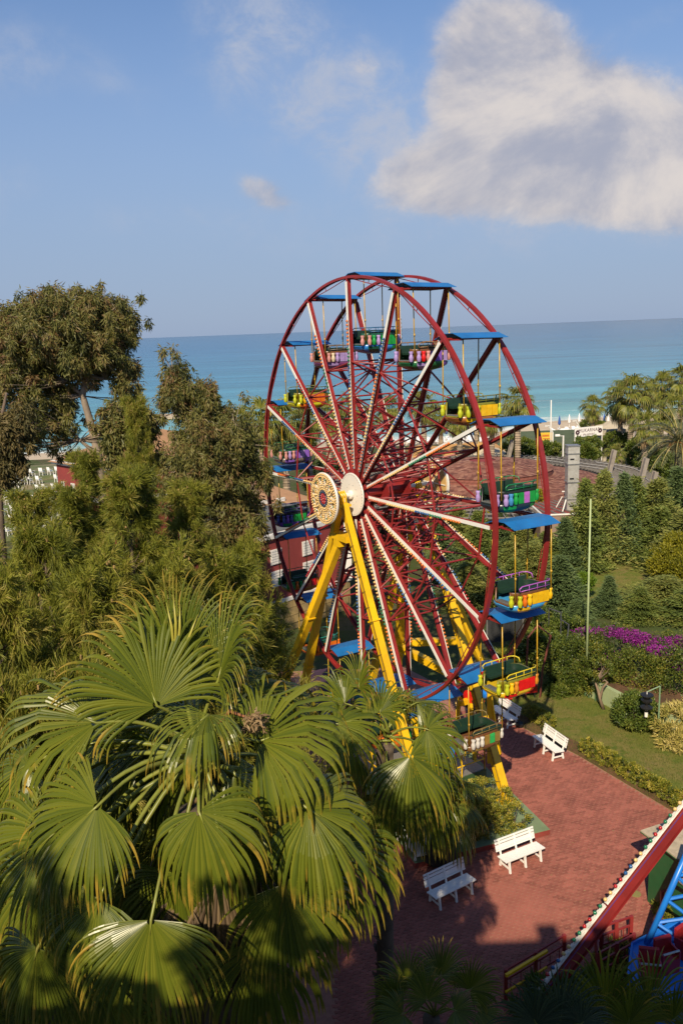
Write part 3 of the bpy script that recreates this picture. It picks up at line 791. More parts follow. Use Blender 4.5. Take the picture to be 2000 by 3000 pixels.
tk = mm.build('trunks', BLACK, man); 
tk.rotation_euler = (0, 0, -2.2); 
# poles
def pole(name, label, cat, px0, px1, Y, r, mat):
    a_, b_ = AT(*px0, Y), AT(*px1, Y); a_[2] = min(a_[2], 0)
    mm = MB(); mm.tube([V(a_[0], Y, 0), V(b_[0], Y, b_[2])], [r, r * .75], 8); o = mm.build(name, mat, loc=(a_[0], Y, 0), smooth=True)
    return setprops(o, label, cat)
pole('flagpole', 'tall thin white flagpole in front of the green roof', 'pole', (1612, 1300), (1613.5, 1172), 100, .09, TRIM)
GP = paint('pole green', (.33, .40, .20), .6, var=.1)
pole('garden_mast', 'very tall thin pale green mast standing in the flowering bank', 'pole', (1715, 2038), (1729, 1462), 38.2, .055, GP)
cp = AT(1648, 1340, 92)
cam_t = thing('camera_pole', 'white pole carrying a small security camera beside the walking man', 'pole', (cp[0], cp[1], 0))
ztop = AT(1648, 1276, 92)[2]
mm = MB(); mm.tube([V(cp[0], cp[1], 0), V(cp[0], cp[1], ztop)], .1, 8); mm.build('post', TRIM, cam_t)
mm = MB(); mm.bar(V(cp[0], cp[1], ztop - .05), V(cp[0] - .7, cp[1] - .3, ztop + .05), .07, .07); mm.build('arm', TRIM, cam_t)
mm = MB(); mm.box(V(cp[0] - .75, cp[1] - .35, ztop + .1), (.5, .24, .22)); mm.build('camera_body', PLASTIC, cam_t)
for (x_, yb, yt, Y) in ((1618, 1285, 1253, 101), (1696, 1262, 1238, 112)):
    a_, b_ = AT(x_, yb, Y), AT(x_, yt, Y); lt = thing('lamp_post', 'bent white lamp post ' + ('by the flagpole' if x_ < 1650 else 'behind the lettered sign'), 'lamp', (a_[0], Y, 0))
    mm = MB(); mm.tube([V(a_[0], Y, 0), V(a_[0], Y, b_[2] - .6), V(a_[0] - .5, Y, b_[2] + .2)], .1, 7); mm.build('post', TRIM, lt)
    mm = MB(); mm.box(V(a_[0] - .7, Y, b_[2] + .25), (.6, .25, .12)); mm.build('lamp_head', TRIM, lt)
# beach umbrellas, closed
UMB_W = paint('umbrella white', (.72, .70, .66), .8); UMB_B = paint('umbrella blue', (.02, .08, .30), .8)
def beach_umbrella(P, mat, label, hgt=2.9):
    u = thing('beach_umbrella', label, 'umbrella', P, 'closed umbrellas on the beach')
    mm = MB(); mm.tube([P, P + V(0, 0, hgt)], .035, 6); mm.build('pole', TRIM, u)
    mm = MB(); mm.lathe([(.14, hgt * .45), (.26, hgt * .55), (.15, hgt * .85), (.03, hgt + .05)], P, n=8); mm.build('folded_canopy', mat, u, smooth=True)
    mm = MB()
    for s_ in (-1, 1): mm.bar(P + V(s_ * .45, 0, 0), P + V(s_ * .05, 0, .9), .06, .06)
    mm.build('foot', TRIM, u); return u
def beach_z(y): return -.02 - max(0, y - 124) * 1.93 / 35
for (x_, y_, c_, lab) in ((1637, 1244, 'b', 'blue and white closed beach umbrella nearest the flagpole'), (1666, 1237, 'w', 'white closed beach umbrella on the sand left of the sign'), (1695, 1232, 'w', 'small white closed umbrella just above the sign corner'),
                          (1724, 1230, 'b', 'blue closed umbrella left of the lone palm'), (1768, 1238, 'b', 'blue closed umbrella right of the sign'), (1780, 1232, 'w', 'white closed umbrella on tripod legs between the lone palm and the twin trunks'),
                          (1852, 1222, 'b', 'blue closed umbrella right of the twin palm trunks'), (1858, 1214, 'w', 'white closed umbrella by the waterline right of the palms'), (1536, 1222, 'w', 'white closed umbrella seen through the rim gap'),
                          (1314, 1272, 'w', 'white closed umbrella seen between the spokes'), (1307, 1285, 'b', 'blue closed umbrella seen between the spokes'), (1362, 1280, 'b', 'blue closed umbrella left of the canopy pole of the second gondola from the right'),
                          (1387, 1292, 'b', 'blue closed umbrella near the sunshades'), (980, 1300, 'b', 'blue closed umbrella seen low between the left spokes')):
    P = G(x_, y_ + 18, -1.0); P[2] = beach_z(P[1])
    beach_umbrella(P, UMB_B if c_ == 'b' else UMB_W, lab)
# square tan sunshades on posts
SH = paint('tan canvas', (.52, .28, .09), .85, var=.12); SH2 = paint('sand canvas', (.50, .42, .30), .85, var=.1)
for i, (x_, y_, w_, c_) in enumerate(((1190, 1330, 7, SH), (1240, 1322, 6, SH), (1290, 1337, 6, SH), (1340, 1318, 6.5, SH), (1395, 1312, 6, SH), (1100, 1345, 6, SH), (1420, 1325, 5, SH2), (1805, 1248, 9, SH2), (1150, 1350, 5, SH2))):
    P = G(x_, y_, 2.6); sh_ = thing('sunshade', ('sand coloured' if c_ is SH2 else 'orange tan') + ' square sunshade on four posts ' + ['behind the hub spokes', 'second from the hub spokes', 'lowest of the orange ones', 'near the middle palm', 'under the right palms seen through the wheel', 'far left seen through the wheel', 'beside the orange ones', 'under the twin palms by the sign', 'at the left end of the row'][i], 'sunshade', (P[0], P[1], 0), 'sunshades along the beach')
    mm = MB(); a_ = w_ / 2
    mm.add([P + V(-a_, -a_, 0), P + V(a_, -a_, 0), P + V(a_, a_, 0), P + V(-a_, a_, 0), P + V(0, 0, .8)], [(0, 1, 4), (1, 2, 4), (2, 3, 4), (3, 0, 4), (3, 2, 1, 0)]); mm.build('canopy', c_, sh_)
    for sx in (-1, 1):
        for sy in (-1, 1):
            mm = MB(); mm.tube([V(P[0] + sx * a_ * .92, P[1] + sy * a_ * .92, 0), P + V(sx * a_ * .92, sy * a_ * .92, -.01)], .06, 5); mm.build('post', TRIM, sh_)
# sunbeds
SB = MB(); SB.box(V(0, 0, .32), (.65, 1.4, .06)); SB.box(V(0, .95, .5), (.65, .75, .06), (V(1, 0, 0), unit(V(0, 1, .6)), unit(V(0, -.6, 1))))
for sx in (-1, 1):
    for y_ in (-.6, .6): SB.bar(V(sx * .28, y_, .3), V(sx * .28, y_, 0), .06, .06)
sb_me = SB.mesh('sunbed', PLASTIC)
for x_ in list(range(1195, 1440, 17)) + list(range(1630, 1860, 19)):
    for k2 in range(2):
        yy = (1304 - k2 * 9) if x_ < 1500 else (1268 - (x_ - 1630) * .15 - k2 * 8)
        P = G(x_ + random.uniform(-4, 4), yy, -.8); P[2] = beach_z(P[1]); o = link('sunbed', sb_me, None, P); o.rotation_euler = (0, 0, random.gauss(.2, .3))
        setprops(o, 'white sunbed standing empty on the sand', 'sunbed', 'white sunbeds on the beach')
# ================================================================== FERRIS WHEEL
RW = 7.8
WA = V(.8661, .4999, 0)                 # axle direction, near rim -> far rim
WH = V(.4999, -.8661, 0)                # in the plane of the wheel, towards the viewer's right
WC = V(.0769 * RW, 3.9685 * RW, CAM_H - .7648 * RW)
WW = 2.06                               # rim to rim
TH0 = 1.5847
def wp(o, h, z=None, zz=0.0):           # point at offset o along the axle, h in the plane, height z
    p = WC + WA * o + WH * h
    p[2] = WC[2] + zz if z is None else z
    return p
def rad(k, r, o):                        # slot k (1 = top, clockwise), radius r
    t_ = TH0 - (k - 1) * PI / 8
    return WC + WA * o + WH * (r * math.cos(t_)) + UP * (r * math.sin(t_))
def rdir(k): t_ = TH0 - (k - 1) * PI / 8; return WH * math.cos(t_) + UP * math.sin(t_)
def tdir(k): t_ = TH0 - (k - 1) * PI / 8; return -WH * math.sin(t_) + UP * math.cos(t_)
wheel = thing('ferris_wheel', 'dark red ferris wheel with two rims, lit white spokes and a white hub disc', 'ferris wheel', WC)
BULB = {'salmon': (.42, .10, .045), 'cream': (.62, .42, .16), 'green': (.02, .16, .08), 'orange': (.60, .15, .015), 'blue': (.02, .09, .25), 'red': (.36, .015, .02), 'navy': (.015, .03, .07)}
BM = {k2: paint('bulb ' + k2, c, .18, var=.05, spec=.6) for k2, c in BULB.items()}
for o_, nm in ((0.0, 'near'), (WW, 'far')):
    mm = MB(); N_ = 128; vs = []; fs = []
    prof = [(-.078, .045), (.078, .045), (.078, -.045), (.058, -.045), (.058, .015), (-.058, .015), (-.058, -.045), (-.078, -.045)]   # channel section open to the hub
    for i in range(N_):
        t_ = 2 * PI * i / N_; rd = WH * math.cos(t_) + UP * math.sin(t_)
        for (pa, pr_) in prof: vs.append(WC + WA * (o_ + pa) + rd * (RW + pr_))
    for i in range(N_):
        for j in range(8): fs.append((i * 8 + j, i * 8 + (j + 1) % 8, ((i + 1) % N_) * 8 + (j + 1) % 8, ((i + 1) % N_) * 8 + j))
    mm.add(vs, fs); rim = mm.build('rim', RED, wheel)
    mm = MB()
    for k2 in range(16):
        t0 = TH0 - k2 * PI / 8 + .02
        mm.tube([WC + WA * o_ + (WH * math.cos(t_) + UP * math.sin(t_)) * (RW - .06 - .14 * math.sin(PI * f)) for f in np.linspace(0, 1, 7) for t_ in (t0 + f * (PI / 8 - .04),)], .016, 5)
        t_ = t0 + PI / 16; rd = WH * math.cos(t_) + UP * math.sin(t_); mm.tube([WC + WA * o_ + rd * (RW - .03), WC + WA * o_ + rd * (RW - .2)], .014, 5)
    mm.build('stay_rod', REDD, rim)
    # spokes: red beam, white board on the outer face, strings of bulbs along the board
    sgn = -1 if nm == 'near' else 1
    tmpl = {}
    for k in range(1, 17):
        d, tn = rdir(k), tdir(k)
        oo = o_ + (.0 if nm == 'near' else 0)
        mm = MB()
        A0, A1 = rad(k, .42, oo), rad(k, RW - .05, oo)
        mm.bar(A0, A1, .015, .15, up=WA)                      # web
        for s_ in (-1, 1): mm.bar(A0 + WA * s_ * .07, A1 + WA * s_ * .07, .085, .014, up=WA)
        sp = mm.build('spoke', RED, wheel)
        mm = MB(); cuts = [.95, 2.6, 4.4, RW - .14]
        off = WA * sgn * .095
        for r0_, r1_ in zip(cuts[:-1], cuts[1:]): mm.bar(rad(k, r0_ + .015, oo) + off, rad(k, r1_ - .015, oo) + off, .115, .02, up=WA)
        mm.build('white_board', WHITE, sp)
        seq = [('salmon', 1.0, 2.2), ('cream', 2.2, 3.9)] + [[('green', 3.9, 5.0), ('orange', 5.0, 6.3)], [('blue', 3.9, 4.7), ('green', 4.7, 5.4), ('orange', 5.4, 6.4)], [('orange', 3.9, 4.8), ('blue', 4.8, 6.2)], [('blue', 3.9, 4.8), ('red', 4.8, 5.9)]][k % 4]
        for cn, r0_, r1_ in seq:
            mm = MB()
            for r in np.arange(r0_ + .07, r1_, .135): mm.sphere(rad(k, r, oo) + WA * sgn * .155 - tn * sgn * .05 * (-1 if nm == 'far' else -1), .045, 6, 4)
            mm.build('bulb_string', BM[cn], sp, smooth=True)
# lattice between the two rims
RINGS = [1.35, 2.45, 3.6, 4.85]
mm = MB(); mt = MB(); mx_ = MB()
for i, r in enumerate(RINGS):
    for k in range(1, 17):
        k_n = k % 16 + 1
        if i in (1, 3):
            for o_ in (0, WW):
                b_ = MB(); b_.tube([rad(k, r, o_), rad(k_n, r, o_)], .034, 6); b_.build('ring_bar', REDD, wheel)
        b_ = MB(); b_.tube([rad(k, r, 0), rad(k, r, WW)], .034, 6); b_.build('cross_bar', REDD, wheel)
        r2 = RINGS[i + 1] if i + 1 < len(RINGS) else None
        if r2:
            b_ = MB(); b_.tube([rad(k, r, 0), rad(k, r2, WW)], .030, 6); b_.tube([rad(k, r2, 0), rad(k, r, WW)], .030, 6); b_.build('diagonal_brace', REDD, wheel)
        if i == 3:
            b_ = MB(); b_.tube([rad(k, r, 0), rad(k_n, r, WW)], .030, 6); b_.build('diagonal_brace', REDD, wheel)
        if i == 1:
            b_ = MB(); b_.tube([rad(k, r, WW), rad(k_n, RINGS[2], 0)], .026, 6); b_.build('diagonal_brace', REDD, wheel)
for k in range(1, 17):
    b_ = MB(); b_.tube([rad(k, RW - .02, -.02), rad(k, RW - .02, WW + .02)], .04, 7); b_.build('gondola_axle', RED, wheel)
mm = MB(); mm.tube([WC - WA * .1, WC + WA * (WW + .1)], .22, 14); mm.build('hub_tube', RED, wheel, smooth=False)
mm = MB()
for o_ in (.06, WW * .5, WW - .06): mm.lathe([(.62, -.03), (.62, .03)], WC + WA * o_, WA, 20)
mm.build('hub_flange', RED, wheel)
mm = MB(); mm.lathe([(.0, -.03), (.80, -.03), (.81, -.015), (.81, .01), (0, .01)], WC - WA * .20, WA, 40, cap=False)
hd = mm.build('hub_disc', CREAMW, wheel)
mm = MB()
for i in range(40):
    t_ = 2 * PI * i / 40; q = WC - WA * .24 + (WH * math.cos(t_) + UP * math.sin(t_)) * .75; mm.sphere(q, .014, 5, 3)
for i in range(10):
    t_ = 2 * PI * i / 10; q = WC - WA * .24 + (WH * math.cos(t_) + UP * math.sin(t_)) * .38; mm.sphere(q, .014, 5, 3)
mm.build('bolt', STEEL, hd)
mm = MB(); mm.lathe([(.085, -.95), (.085, -.1)], WC - WA * .2, WA, 16); mm.lathe([(.13, -.16), (.17, -.13), (.17, -.06), (.13, -.03)], WC - WA * .2, WA, 16); mm.lathe([(.10, -.32), (.10, -.27)], WC - WA * .2, WA, 16)
mm.build('axle_shaft', CREAMW, wheel, smooth=False)
mm = MB(); mm.lathe([(.085, 0), (.085, 1.5)], WC + WA * (WW + .05), WA, 14); mm.build('axle_shaft', CREAMW, wheel)
# the starred light discs on the shaft ends
def star_disc(off, face, lit):
    sd_ = thing('star_disc', ('white disc with a star of cream bulbs on the near axle end' if lit else 'round tan backed light disc on the far end of the axle'), 'light disc', WC + WA * off)
    mm = MB(); R_ = .95
    a_ = WA * face
    mm.lathe([(R_, -.05), (R_ + .015, 0), (R_, .03), (R_ - .13, .03), (R_ - .13, -.03), (R_, -.05)], WC + WA * off, a_, 48, cap=False)
    mm.build('ring', CREAMW, sd_)
    mm = MB(); n_p = 12; pts = []
    for i in range(n_p * 2):
        t_ = PI * i / n_p; r_ = .83 if i % 2 == 0 else .52
        for dt, rr_ in ((-.08, 1), (.08, 1)): pts.append(WC + WA * off + (WH * math.cos(t_ + dt) + UP * math.sin(t_ + dt)) * r_)
    mm.slab([p + a_ * .01 for p in pts], .03, a_); mm.build('star_plate', CREAMW, sd_)
    mm = MB(); mm.lathe([(.84, -.05), (.84, -.03)], WC + WA * off, a_, 40); mm.build('backing', paint('disc backing', (.52, .33, .12), .6, var=.1), sd_)
    def bulbs(lst, cn):
        mm = MB()
        for (r_, t_) in lst: mm.sphere(WC + WA * off + a_ * .06 + (WH * math.cos(t_) + UP * math.sin(t_)) * r_, .032, 7, 5)
        mm.build('bulb_ring', BM[cn], sd_, smooth=True)
    if lit:
        L_ = [(r_, 2 * PI * i / n_ + ph) for r_, n_, ph in ((.90, 62, 0), (.82, 54, .05), (.44, 30, 0), (.36, 26, .05)) for i in range(n_)]
        for i in range(12):
            t_ = 2 * PI * i / 12
            L_ += [(r_, t_ + s_ * w_) for r_, w_ in ((.52, .14), (.60, .10), (.68, .05), (.76, .03)) for s_ in (-1, 1)]
        bulbs(L_, 'cream'); bulbs([(.74, 2 * PI * (i + .5) / 12) for i in range(12)], 'green'); bulbs([(.80, 2 * PI * (i + .5) / 12 + .04) for i in range(6)], 'salmon')
        bulbs([(.24, 2 * PI * i / 18) for i in range(18)] + [(.28, 2 * PI * (i + .5) / 18) for i in range(18)], 'navy')
        bulbs([(r_, 2 * PI * i / n_) for r_, n_ in ((.03, 2), (.10, 7), (.17, 12)) for i in range(n_)], 'red')
    else:
        bulbs([(.90, 2 * PI * i / 56) for i in range(56)], 'navy')
        mm = MB()
        for i in range(4):
            t_ = PI * i / 4; q = (WH * math.cos(t_) + UP * math.sin(t_)) * .8; mm.bar(WC + WA * off - a_ * .08 - q, WC + WA * off - a_ * .08 + q, .03, .03)
        mm.build('back_spoke', WHITE, sd_)
        mm = MB(); mm.lathe([(.40, -.09), (.40, -.055)], WC + WA * off, a_, 28); mm.build('back_plate', paint('disc backing', (.52, .33, .12)), sd_)
star_disc(-1.38, -1, True); star_disc(3.55, 1, False)

# ------------------------------------------------------------------ the yellow stand
stand = thing('wheel_stand', 'bright yellow pair of A-frame pylons that carry the ferris wheel', 'stand', WC * V(1, 1, 0))
def leg(p, q, w, name='leg', ladder=0, foot=True, taper=.8):
    d = unit(q - p); s = unit(np.cross(d, WA)); 
    mm = MB(); vs = []
    for c, f in ((p, taper), (q, 1.0)):
        for sx, sy in ((-1, -1), (1, -1), (1, 1), (-1, 1)): vs.append(c + s * sx * w / 2 * f + WA * sy * w / 2 * f)
    mm.add(vs, [(0, 1, 5, 4), (1, 2, 6, 5), (2, 3, 7, 6), (3, 0, 4, 7), (3, 2, 1, 0), (4, 5, 6, 7)])
    lo_ = mm.build(name, YELLOW, stand)
    if foot:
        mm = MB(); mm.box(q + V(0, 0, .04), (w * 2, w * 2, .08), (WA, WH, UP)); mm.build('foot_plate', YELLOW, lo_)
    mm = MB()                                                  # bolted joints along the leg
    for f in (.36, .68): c = p + (q - p) * f; mm.box(c, (.06, w * 1.22, w * 1.22), (d, s, WA))
    mm.build('joint_flange', YELLOW, lo_)
    if ladder:
        mm = MB(); L_ = np.linalg.norm(q - p); o_ = -WA * (w / 2 + .05); sd_ = s * ladder * w * .46
        n_ = int(L_ / .62)
        pa, pb = p + (q - p) * .06, p + (q - p) * .955
        mm.tube([pa + o_ * .9 + sd_, pb + o_ * 1.0 + sd_], .014, 5)
        for i in range(n_):
            c = pa + (pb - pa) * (i + .5) / n_; mm.tube([c + o_ * .75 + sd_, c + o_ - sd_ * .6], .012, 5); mm.tube([c + o_ * .6 - sd_ * .6, c + o_ - sd_ * .6], .012, 5)
        mm.build('ladder', paint('ladder', (.16, .10, .015), .5), lo_)
apN, apF = wp(-.66, 0, zz=-.28), wp(2.74, 0, zz=-.28)
fz = .2
leg(apN + WH * .14, wp(-.66, 5.3, fz), .29, ladder=1)
leg(apN - WH * .14, wp(-.62, -4.9, fz), .29)
leg(wp(-.66, -.10, zz=-1.55), wp(-2.25, -5.0, fz), .28, 'side_brace', taper=.95)
leg(apF + WH * .14, wp(3.13, 4.82, fz), .30, ladder=1)
leg(apF - WH * .14, wp(3.0, -4.9, fz), .30)
leg(wp(2.85, 1.45, zz=-3.2), AT(1431, 1992, 31.5), .27, 'side_brace', foot=False, taper=.95)
leg(wp(2.8, -.8, zz=-2.0), wp(4.7, -5.0, .02), .32, 'side_brace', taper=.95)
for o_ in (-.66, 2.74):
    mm = MB()
    for s_ in (-.1, 0, .1):
        mm.tube([wp(o_ + s_, -.13, zz=-.35), wp(o_ + s_, -.12, zz=.05), wp(o_ + s_, 0, zz=.17), wp(o_ + s_, .12, zz=.05), wp(o_ + s_, .13, zz=-.35)], .035, 6)
    mm.box(wp(o_, 0, zz=-.34), (.50, .52, .09), (WA, WH, UP)); mm.build('bearing_cap', YELLOW, stand)
    mm = MB(); mm.box(wp(o_, .0, zz=-1.55), (.42, 1.1, .22), (WA, WH, UP)); mm.box(wp(o_ - .05, -.2, zz=-1.75), (.3, .4, .35), (WA, WH, UP)); mm.build('gusset', YELLOW, stand)
# base beams lying low between the left feet
def sbeam(p, q, w, nm='base_beam'):
    mm = MB(); mm.bar(p, q, w, w); mm.lathe([(w * .62, -.08), (w * .62, .02)], p, unit(q - p), 12); return mm.build(nm, YELLOW, stand)
sbeam(AT(1140, 1884, 35.9), AT(1372, 1876, 36.6), .30)
sbeam(AT(1172, 1896, 35.6), AT(1352, 1990, 33.4), .30)
sbeam(wp(-.66, -4.9, .45), wp(3.0, -4.9, .45), .28); sbeam(wp(-.66, 5.25, .4), wp(.6, 5.0, .4), .25)

# ------------------------------------------------------------------ gondolas
def ring_pts(La, Lh, n=32, e_=3.2):
    P = []
    for i in range(n):
        t_ = 2 * PI * (i + .5) / n; c, s_ = math.cos(t_), math.sin(t_)
        P.append((math.copysign(abs(c) ** (2 / e_), c) * La / 2, math.copysign(abs(s_) ** (2 / e_), s_) * Lh / 2))
    return P
LA, LH = 1.55, 1.18
RP = ring_pts(LA, LH)
def gpt(c, a_, h_, z): return c + WA * a_ + WH * h_ + V(0, 0, z)
door = [i for i in range(32) if RP[i][0] < -LA * .42 and abs((RP[i][1] + RP[(i + 1) % 32][1]) / 2 - .06) < .30]
def gondola(k, spec):
    hullc, bowlc, panels, railc, vasec, label = spec
    ax = rad(k, RW - .02, WW / 2)
    g = thing('gondola', label, 'gondola', ax, 'gondolas of the ferris wheel')
    zt_, zf, zb_ = -1.96, -2.38, -2.68
    # canopy of bent sheet
    mm = MB(); prof = [(-.70, -.09), (-.26, .08), (.22, .10), (.68, -.05)]
    sway = .0
    vs = []
    for s_ in (0, -.018):
        for e2 in (-.90, .90):
            for (h_, z) in prof: vs.append(gpt(ax, e2 + .02, h_, z + s_ + .06 + (.03 if e2 < 0 else 0)))
    fs = []
    for j in range(3): fs += [(j, j + 1, j + 5, j + 4), (8 + j + 4, 8 + j + 5, 8 + j + 1, 8 + j)]
    fs += [(0, 4, 12, 8), (7, 3, 11, 15)] + [(j + 1, j, 8 + j, 8 + j + 1) for j in range(3)] + [(4 + j, 5 + j, 13 + j, 12 + j) for j in range(3)]
    mm.add(vs, fs); cn_ = mm.build('canopy', BLUE, g)
    mm = MB()
    for a_ in (-.78, .80): mm.bar(gpt(ax, a_, -.55, -.02), gpt(ax, a_, .55, -.02), .05, .05)
    for h_ in (-.5, .5): mm.bar(gpt(ax, -.78, h_, .0), gpt(ax, .8, h_, .0), .04, .05)
    mm.build('canopy_frame', RED, cn_)
    for a_, h_ in ((-.70, .50), (.72, .50), (-.70, -.50), (.72, -.50)):
        mm = MB(); mm.tube([gpt(ax, a_, h_, 0), gpt(ax, a_ * 1.0, h_ * 1.06, zt_ - .25)], .021, 6)
        mm.tube([gpt(ax, a_, h_ * 1.06, zt_ + .42), gpt(ax, a_, h_ * 1.06, zt_ + .5)], .032, 6); mm.build('hanger', gloss((.45, .27, .02)), g, smooth=True)
    # tub: wall with a doorway at the near end, rounded bowl below
    lv = [(zt_, 1.0), (zt_ - .05, 1.03), (zt_ - .1, 1.0), (zf + .02, .98)]
    def shell(levels, nm, mat, skip=(), inner=False):
        mm = MB(); vs = [gpt(ax, p[0] * f, p[1] * f, z) for z, f in levels for p in RP]; fs = []
        for l_ in range(len(levels) - 1):
            for i in range(32):
                if i in skip: continue
                j = (i + 1) % 32; q_ = (l_ * 32 + i, l_ * 32 + j, (l_ + 1) * 32 + j, (l_ + 1) * 32 + i)
                fs.append(q_ if inner else q_[::-1])
        mm.add(vs, fs); return mm, vs
    mm, _ = shell(lv, 'tub', hullc, door); mi, _ = shell([(zt_, .93), (zf, .91)], 'i', None, door, True)
    tub = mm.build('tub', gloss(hullc), g, smooth=True)
    mi.build('lining', DARKGREEN, tub, smooth=True)
    mm = MB()
    for i in range(32):                                              # top lip closes the wall thickness
        if i in door: continue
        j = (i + 1) % 32
        mm.quad(gpt(ax, RP[i][0], RP[i][1], zt_), gpt(ax, RP[j][0], RP[j][1], zt_), gpt(ax, RP[j][0] * .93, RP[j][1] * .93, zt_), gpt(ax, RP[i][0] * .93, RP[i][1] * .93, zt_))
    mm.build('lip', gloss(tuple(.6 * c for c in hullc)), tub)
    bm_, _ = shell([(zf + .03, 1.0), (zf - .03, 1.05), (zf - .13, 1.0), (zb_ + .06, .76), (zb_, .42)], 'bowl', bowlc)
    bm_.add([gpt(ax, p[0] * .42, p[1] * .42, zb_) for p in RP], [tuple(range(31, -1, -1))])
    bm_.add([gpt(ax, p[0] * .95, p[1] * .95, zf + .03) for p in RP], [tuple(range(32))])
    bw_ = bm_.build('bowl', gloss(bowlc), g, smooth=True)
    # painted patches on the bowl, standing a little proud
    pc = [panels[0], panels[-1], tuple(.5 * c for c in bowlc)]
    for q_, i0 in enumerate((3, 8, 13, 27)):
        mm = MB()
        for i in range(i0, i0 + 3):
            i1, j1 = i % 32, (i + 1) % 32
            mm.quad(*[gpt(ax, RP[u][0] * f, RP[u][1] * f, z) for u, f, z in ((i1, 1.065, zf - .03), (i1, 1.015, zf - .13), (j1, 1.015, zf - .13), (j1, 1.065, zf - .03))])
            mm.quad(*[gpt(ax, RP[u][0] * f, RP[u][1] * f, z) for u, f, z in ((i1, 1.015, zf - .13), (i1, .79, zb_ + .065), (j1, .79, zb_ + .065), (j1, 1.015, zf - .13))])
        mm.build('bowl_patch', gloss(pc[q_ % 3]), bw_)
    # side panels with dark seams, on both long sides
    for sd_ in (1, -1):
        n_p = 4
        x0_, x1_ = -.10, .66
        for i in range(n_p if sd_ == 1 else 4):
            u0 = x0_ + (x1_ - x0_) * i / 3.4 if sd_ == 1 else -.6 + .32 * i
            u1 = u0 + (.20 if sd_ == 1 else .28)
            if u1 > .68: continue
            mm = MB(); mm.box(gpt(ax, (u0 + u1) / 2, sd_ * (LH / 2 + .018), (zt_ + zf) / 2 - .03), (u1 - u0, .04, .33), (WA, WH, UP)); mm.build('side_panel', gloss(panels[i % len(panels)]), g)
        for i, u in enumerate((-.60, -.41, -.22) if sd_ == 1 else ()):
            mm = MB(); mm.lathe([(.05, -.18), (.06, -.165), (.076, -.09), (.08, -.03), (.058, .045), (.052, .07), (.078, .15), (.066, .165)], gpt(ax, u, sd_ * (LH / 2 + .035), (zt_ + zf) / 2 - .02), UP, 9)
            mm.build('vase', gloss(vasec[i % len(vasec)]), g, smooth=True)
    for h_ in (-.42, .46):
        mm = MB(); mm.lathe([(.05, -.18), (.06, -.165), (.076, -.09), (.08, -.03), (.058, .045), (.052, .07), (.078, .15), (.066, .165)], gpt(ax, -LA / 2 - .02, h_, (zt_ + zf) / 2 - .02), UP, 9)
        mm.build('vase', gloss(vasec[0]), g, smooth=True)
    mm = MB(); mm.lathe([(.05, -.18), (.06, -.165), (.076, -.09), (.08, -.03), (.058, .045), (.052, .07), (.078, .15), (.066, .165)], gpt(ax, LA / 2 - .06, .5, (zt_ + zf) / 2 - .02), UP, 9); mm.build('vase', gloss(vasec[-1]), g, smooth=True)
    # doorway frame and tread
    mm = MB(); y0_, y1_ = RP[door[0]][1], RP[(door[-1] + 1) % 32][1]
    y0_, y1_ = min(y0_, y1_), max(y0_, y1_)
    xd = -LA / 2 - .005
    mm.tube([gpt(ax, xd + .03, y0_, zt_ + .02), gpt(ax, xd, y0_, zf + .05), gpt(ax, xd, y0_ + .06, zf + .01), gpt(ax, xd, y1_ - .06, zf + .01), gpt(ax, xd, y1_, zf + .05), gpt(ax, xd + .03, y1_, zt_ + .02)], .028, 6)
    mm.build('door_frame', gloss(hullc), g, smooth=True)
    mm = MB(); mm.box(gpt(ax, xd + .10, (y0_ + y1_) / 2, zf + .05), (.22, y1_ - y0_ - .06, .02), (WA, WH, UP))
    for i in range(5): mm.box(gpt(ax, xd + .04, y0_ + .06 + (y1_ - y0_ - .12) * i / 4, zf + .066), (.1, .035, .012), (WA, WH, UP))
    mm.build('door_step', STEEL, g)
    for sd_ in (-1, 1):                                               # facing seats
        mm = MB(); mm.box(gpt(ax, .06, sd_ * .36, zf + .26), (1.25, .30, .07), (WA, WH, UP)); mm.box(gpt(ax, .06, sd_ * .505, zt_ - .10), (1.22, .06, .42), (WA, unit(WH - UP * sd_ * .15), unit(UP + WH * sd_ * .15)))
        mm.build('seat', DARKGREEN, g)
    rm_ = gloss(railc)
    for sd_ in (-1, 1):
        mm = MB(); h_ = sd_ * LH / 2 * .98
        mm.tube([gpt(ax, -.42, h_ * .96, zt_ + .02), gpt(ax, -.55, h_ * .98, zt_ + .06), gpt(ax, -.58, h_, zt_ + .14), gpt(ax, -.48, h_, zt_ + .20), gpt(ax, .56, h_, zt_ + .21), gpt(ax, .70, h_ * .85, zt_ + .21), gpt(ax, .74, h_ * .6, zt_ + .19), gpt(ax, .75, h_ * .5, zt_ + .06)], .018, 6)
        mm.tube([gpt(ax, -.5, h_, zt_ + .06), gpt(ax, .6, h_, zt_ + .07)], .013, 5)
        for u in (-.2, .12, .44): mm.tube([gpt(ax, u, h_, zt_), gpt(ax, u, h_, zt_ + .2)], .012, 5)
        mm.build('guard_rail', rm_, g, smooth=True)
    return g
Yl, Or, Gn, Pu, Rd, Bl, Ol, Lm = (.72, .42, .01), (.62, .14, .012), (.012, .26, .05), (.22, .10, .48), (.62, .012, .012), (.03, .2, .55), (.20, .19, .02), (.42, .45, .02)
Dg, Bk, Te, Br, Pk, Li = (.012, .075, .045), (.015, .02, .018), (.02, .22, .22), (.14, .055, .02), (.48, .22, .20), (.34, .24, .50)
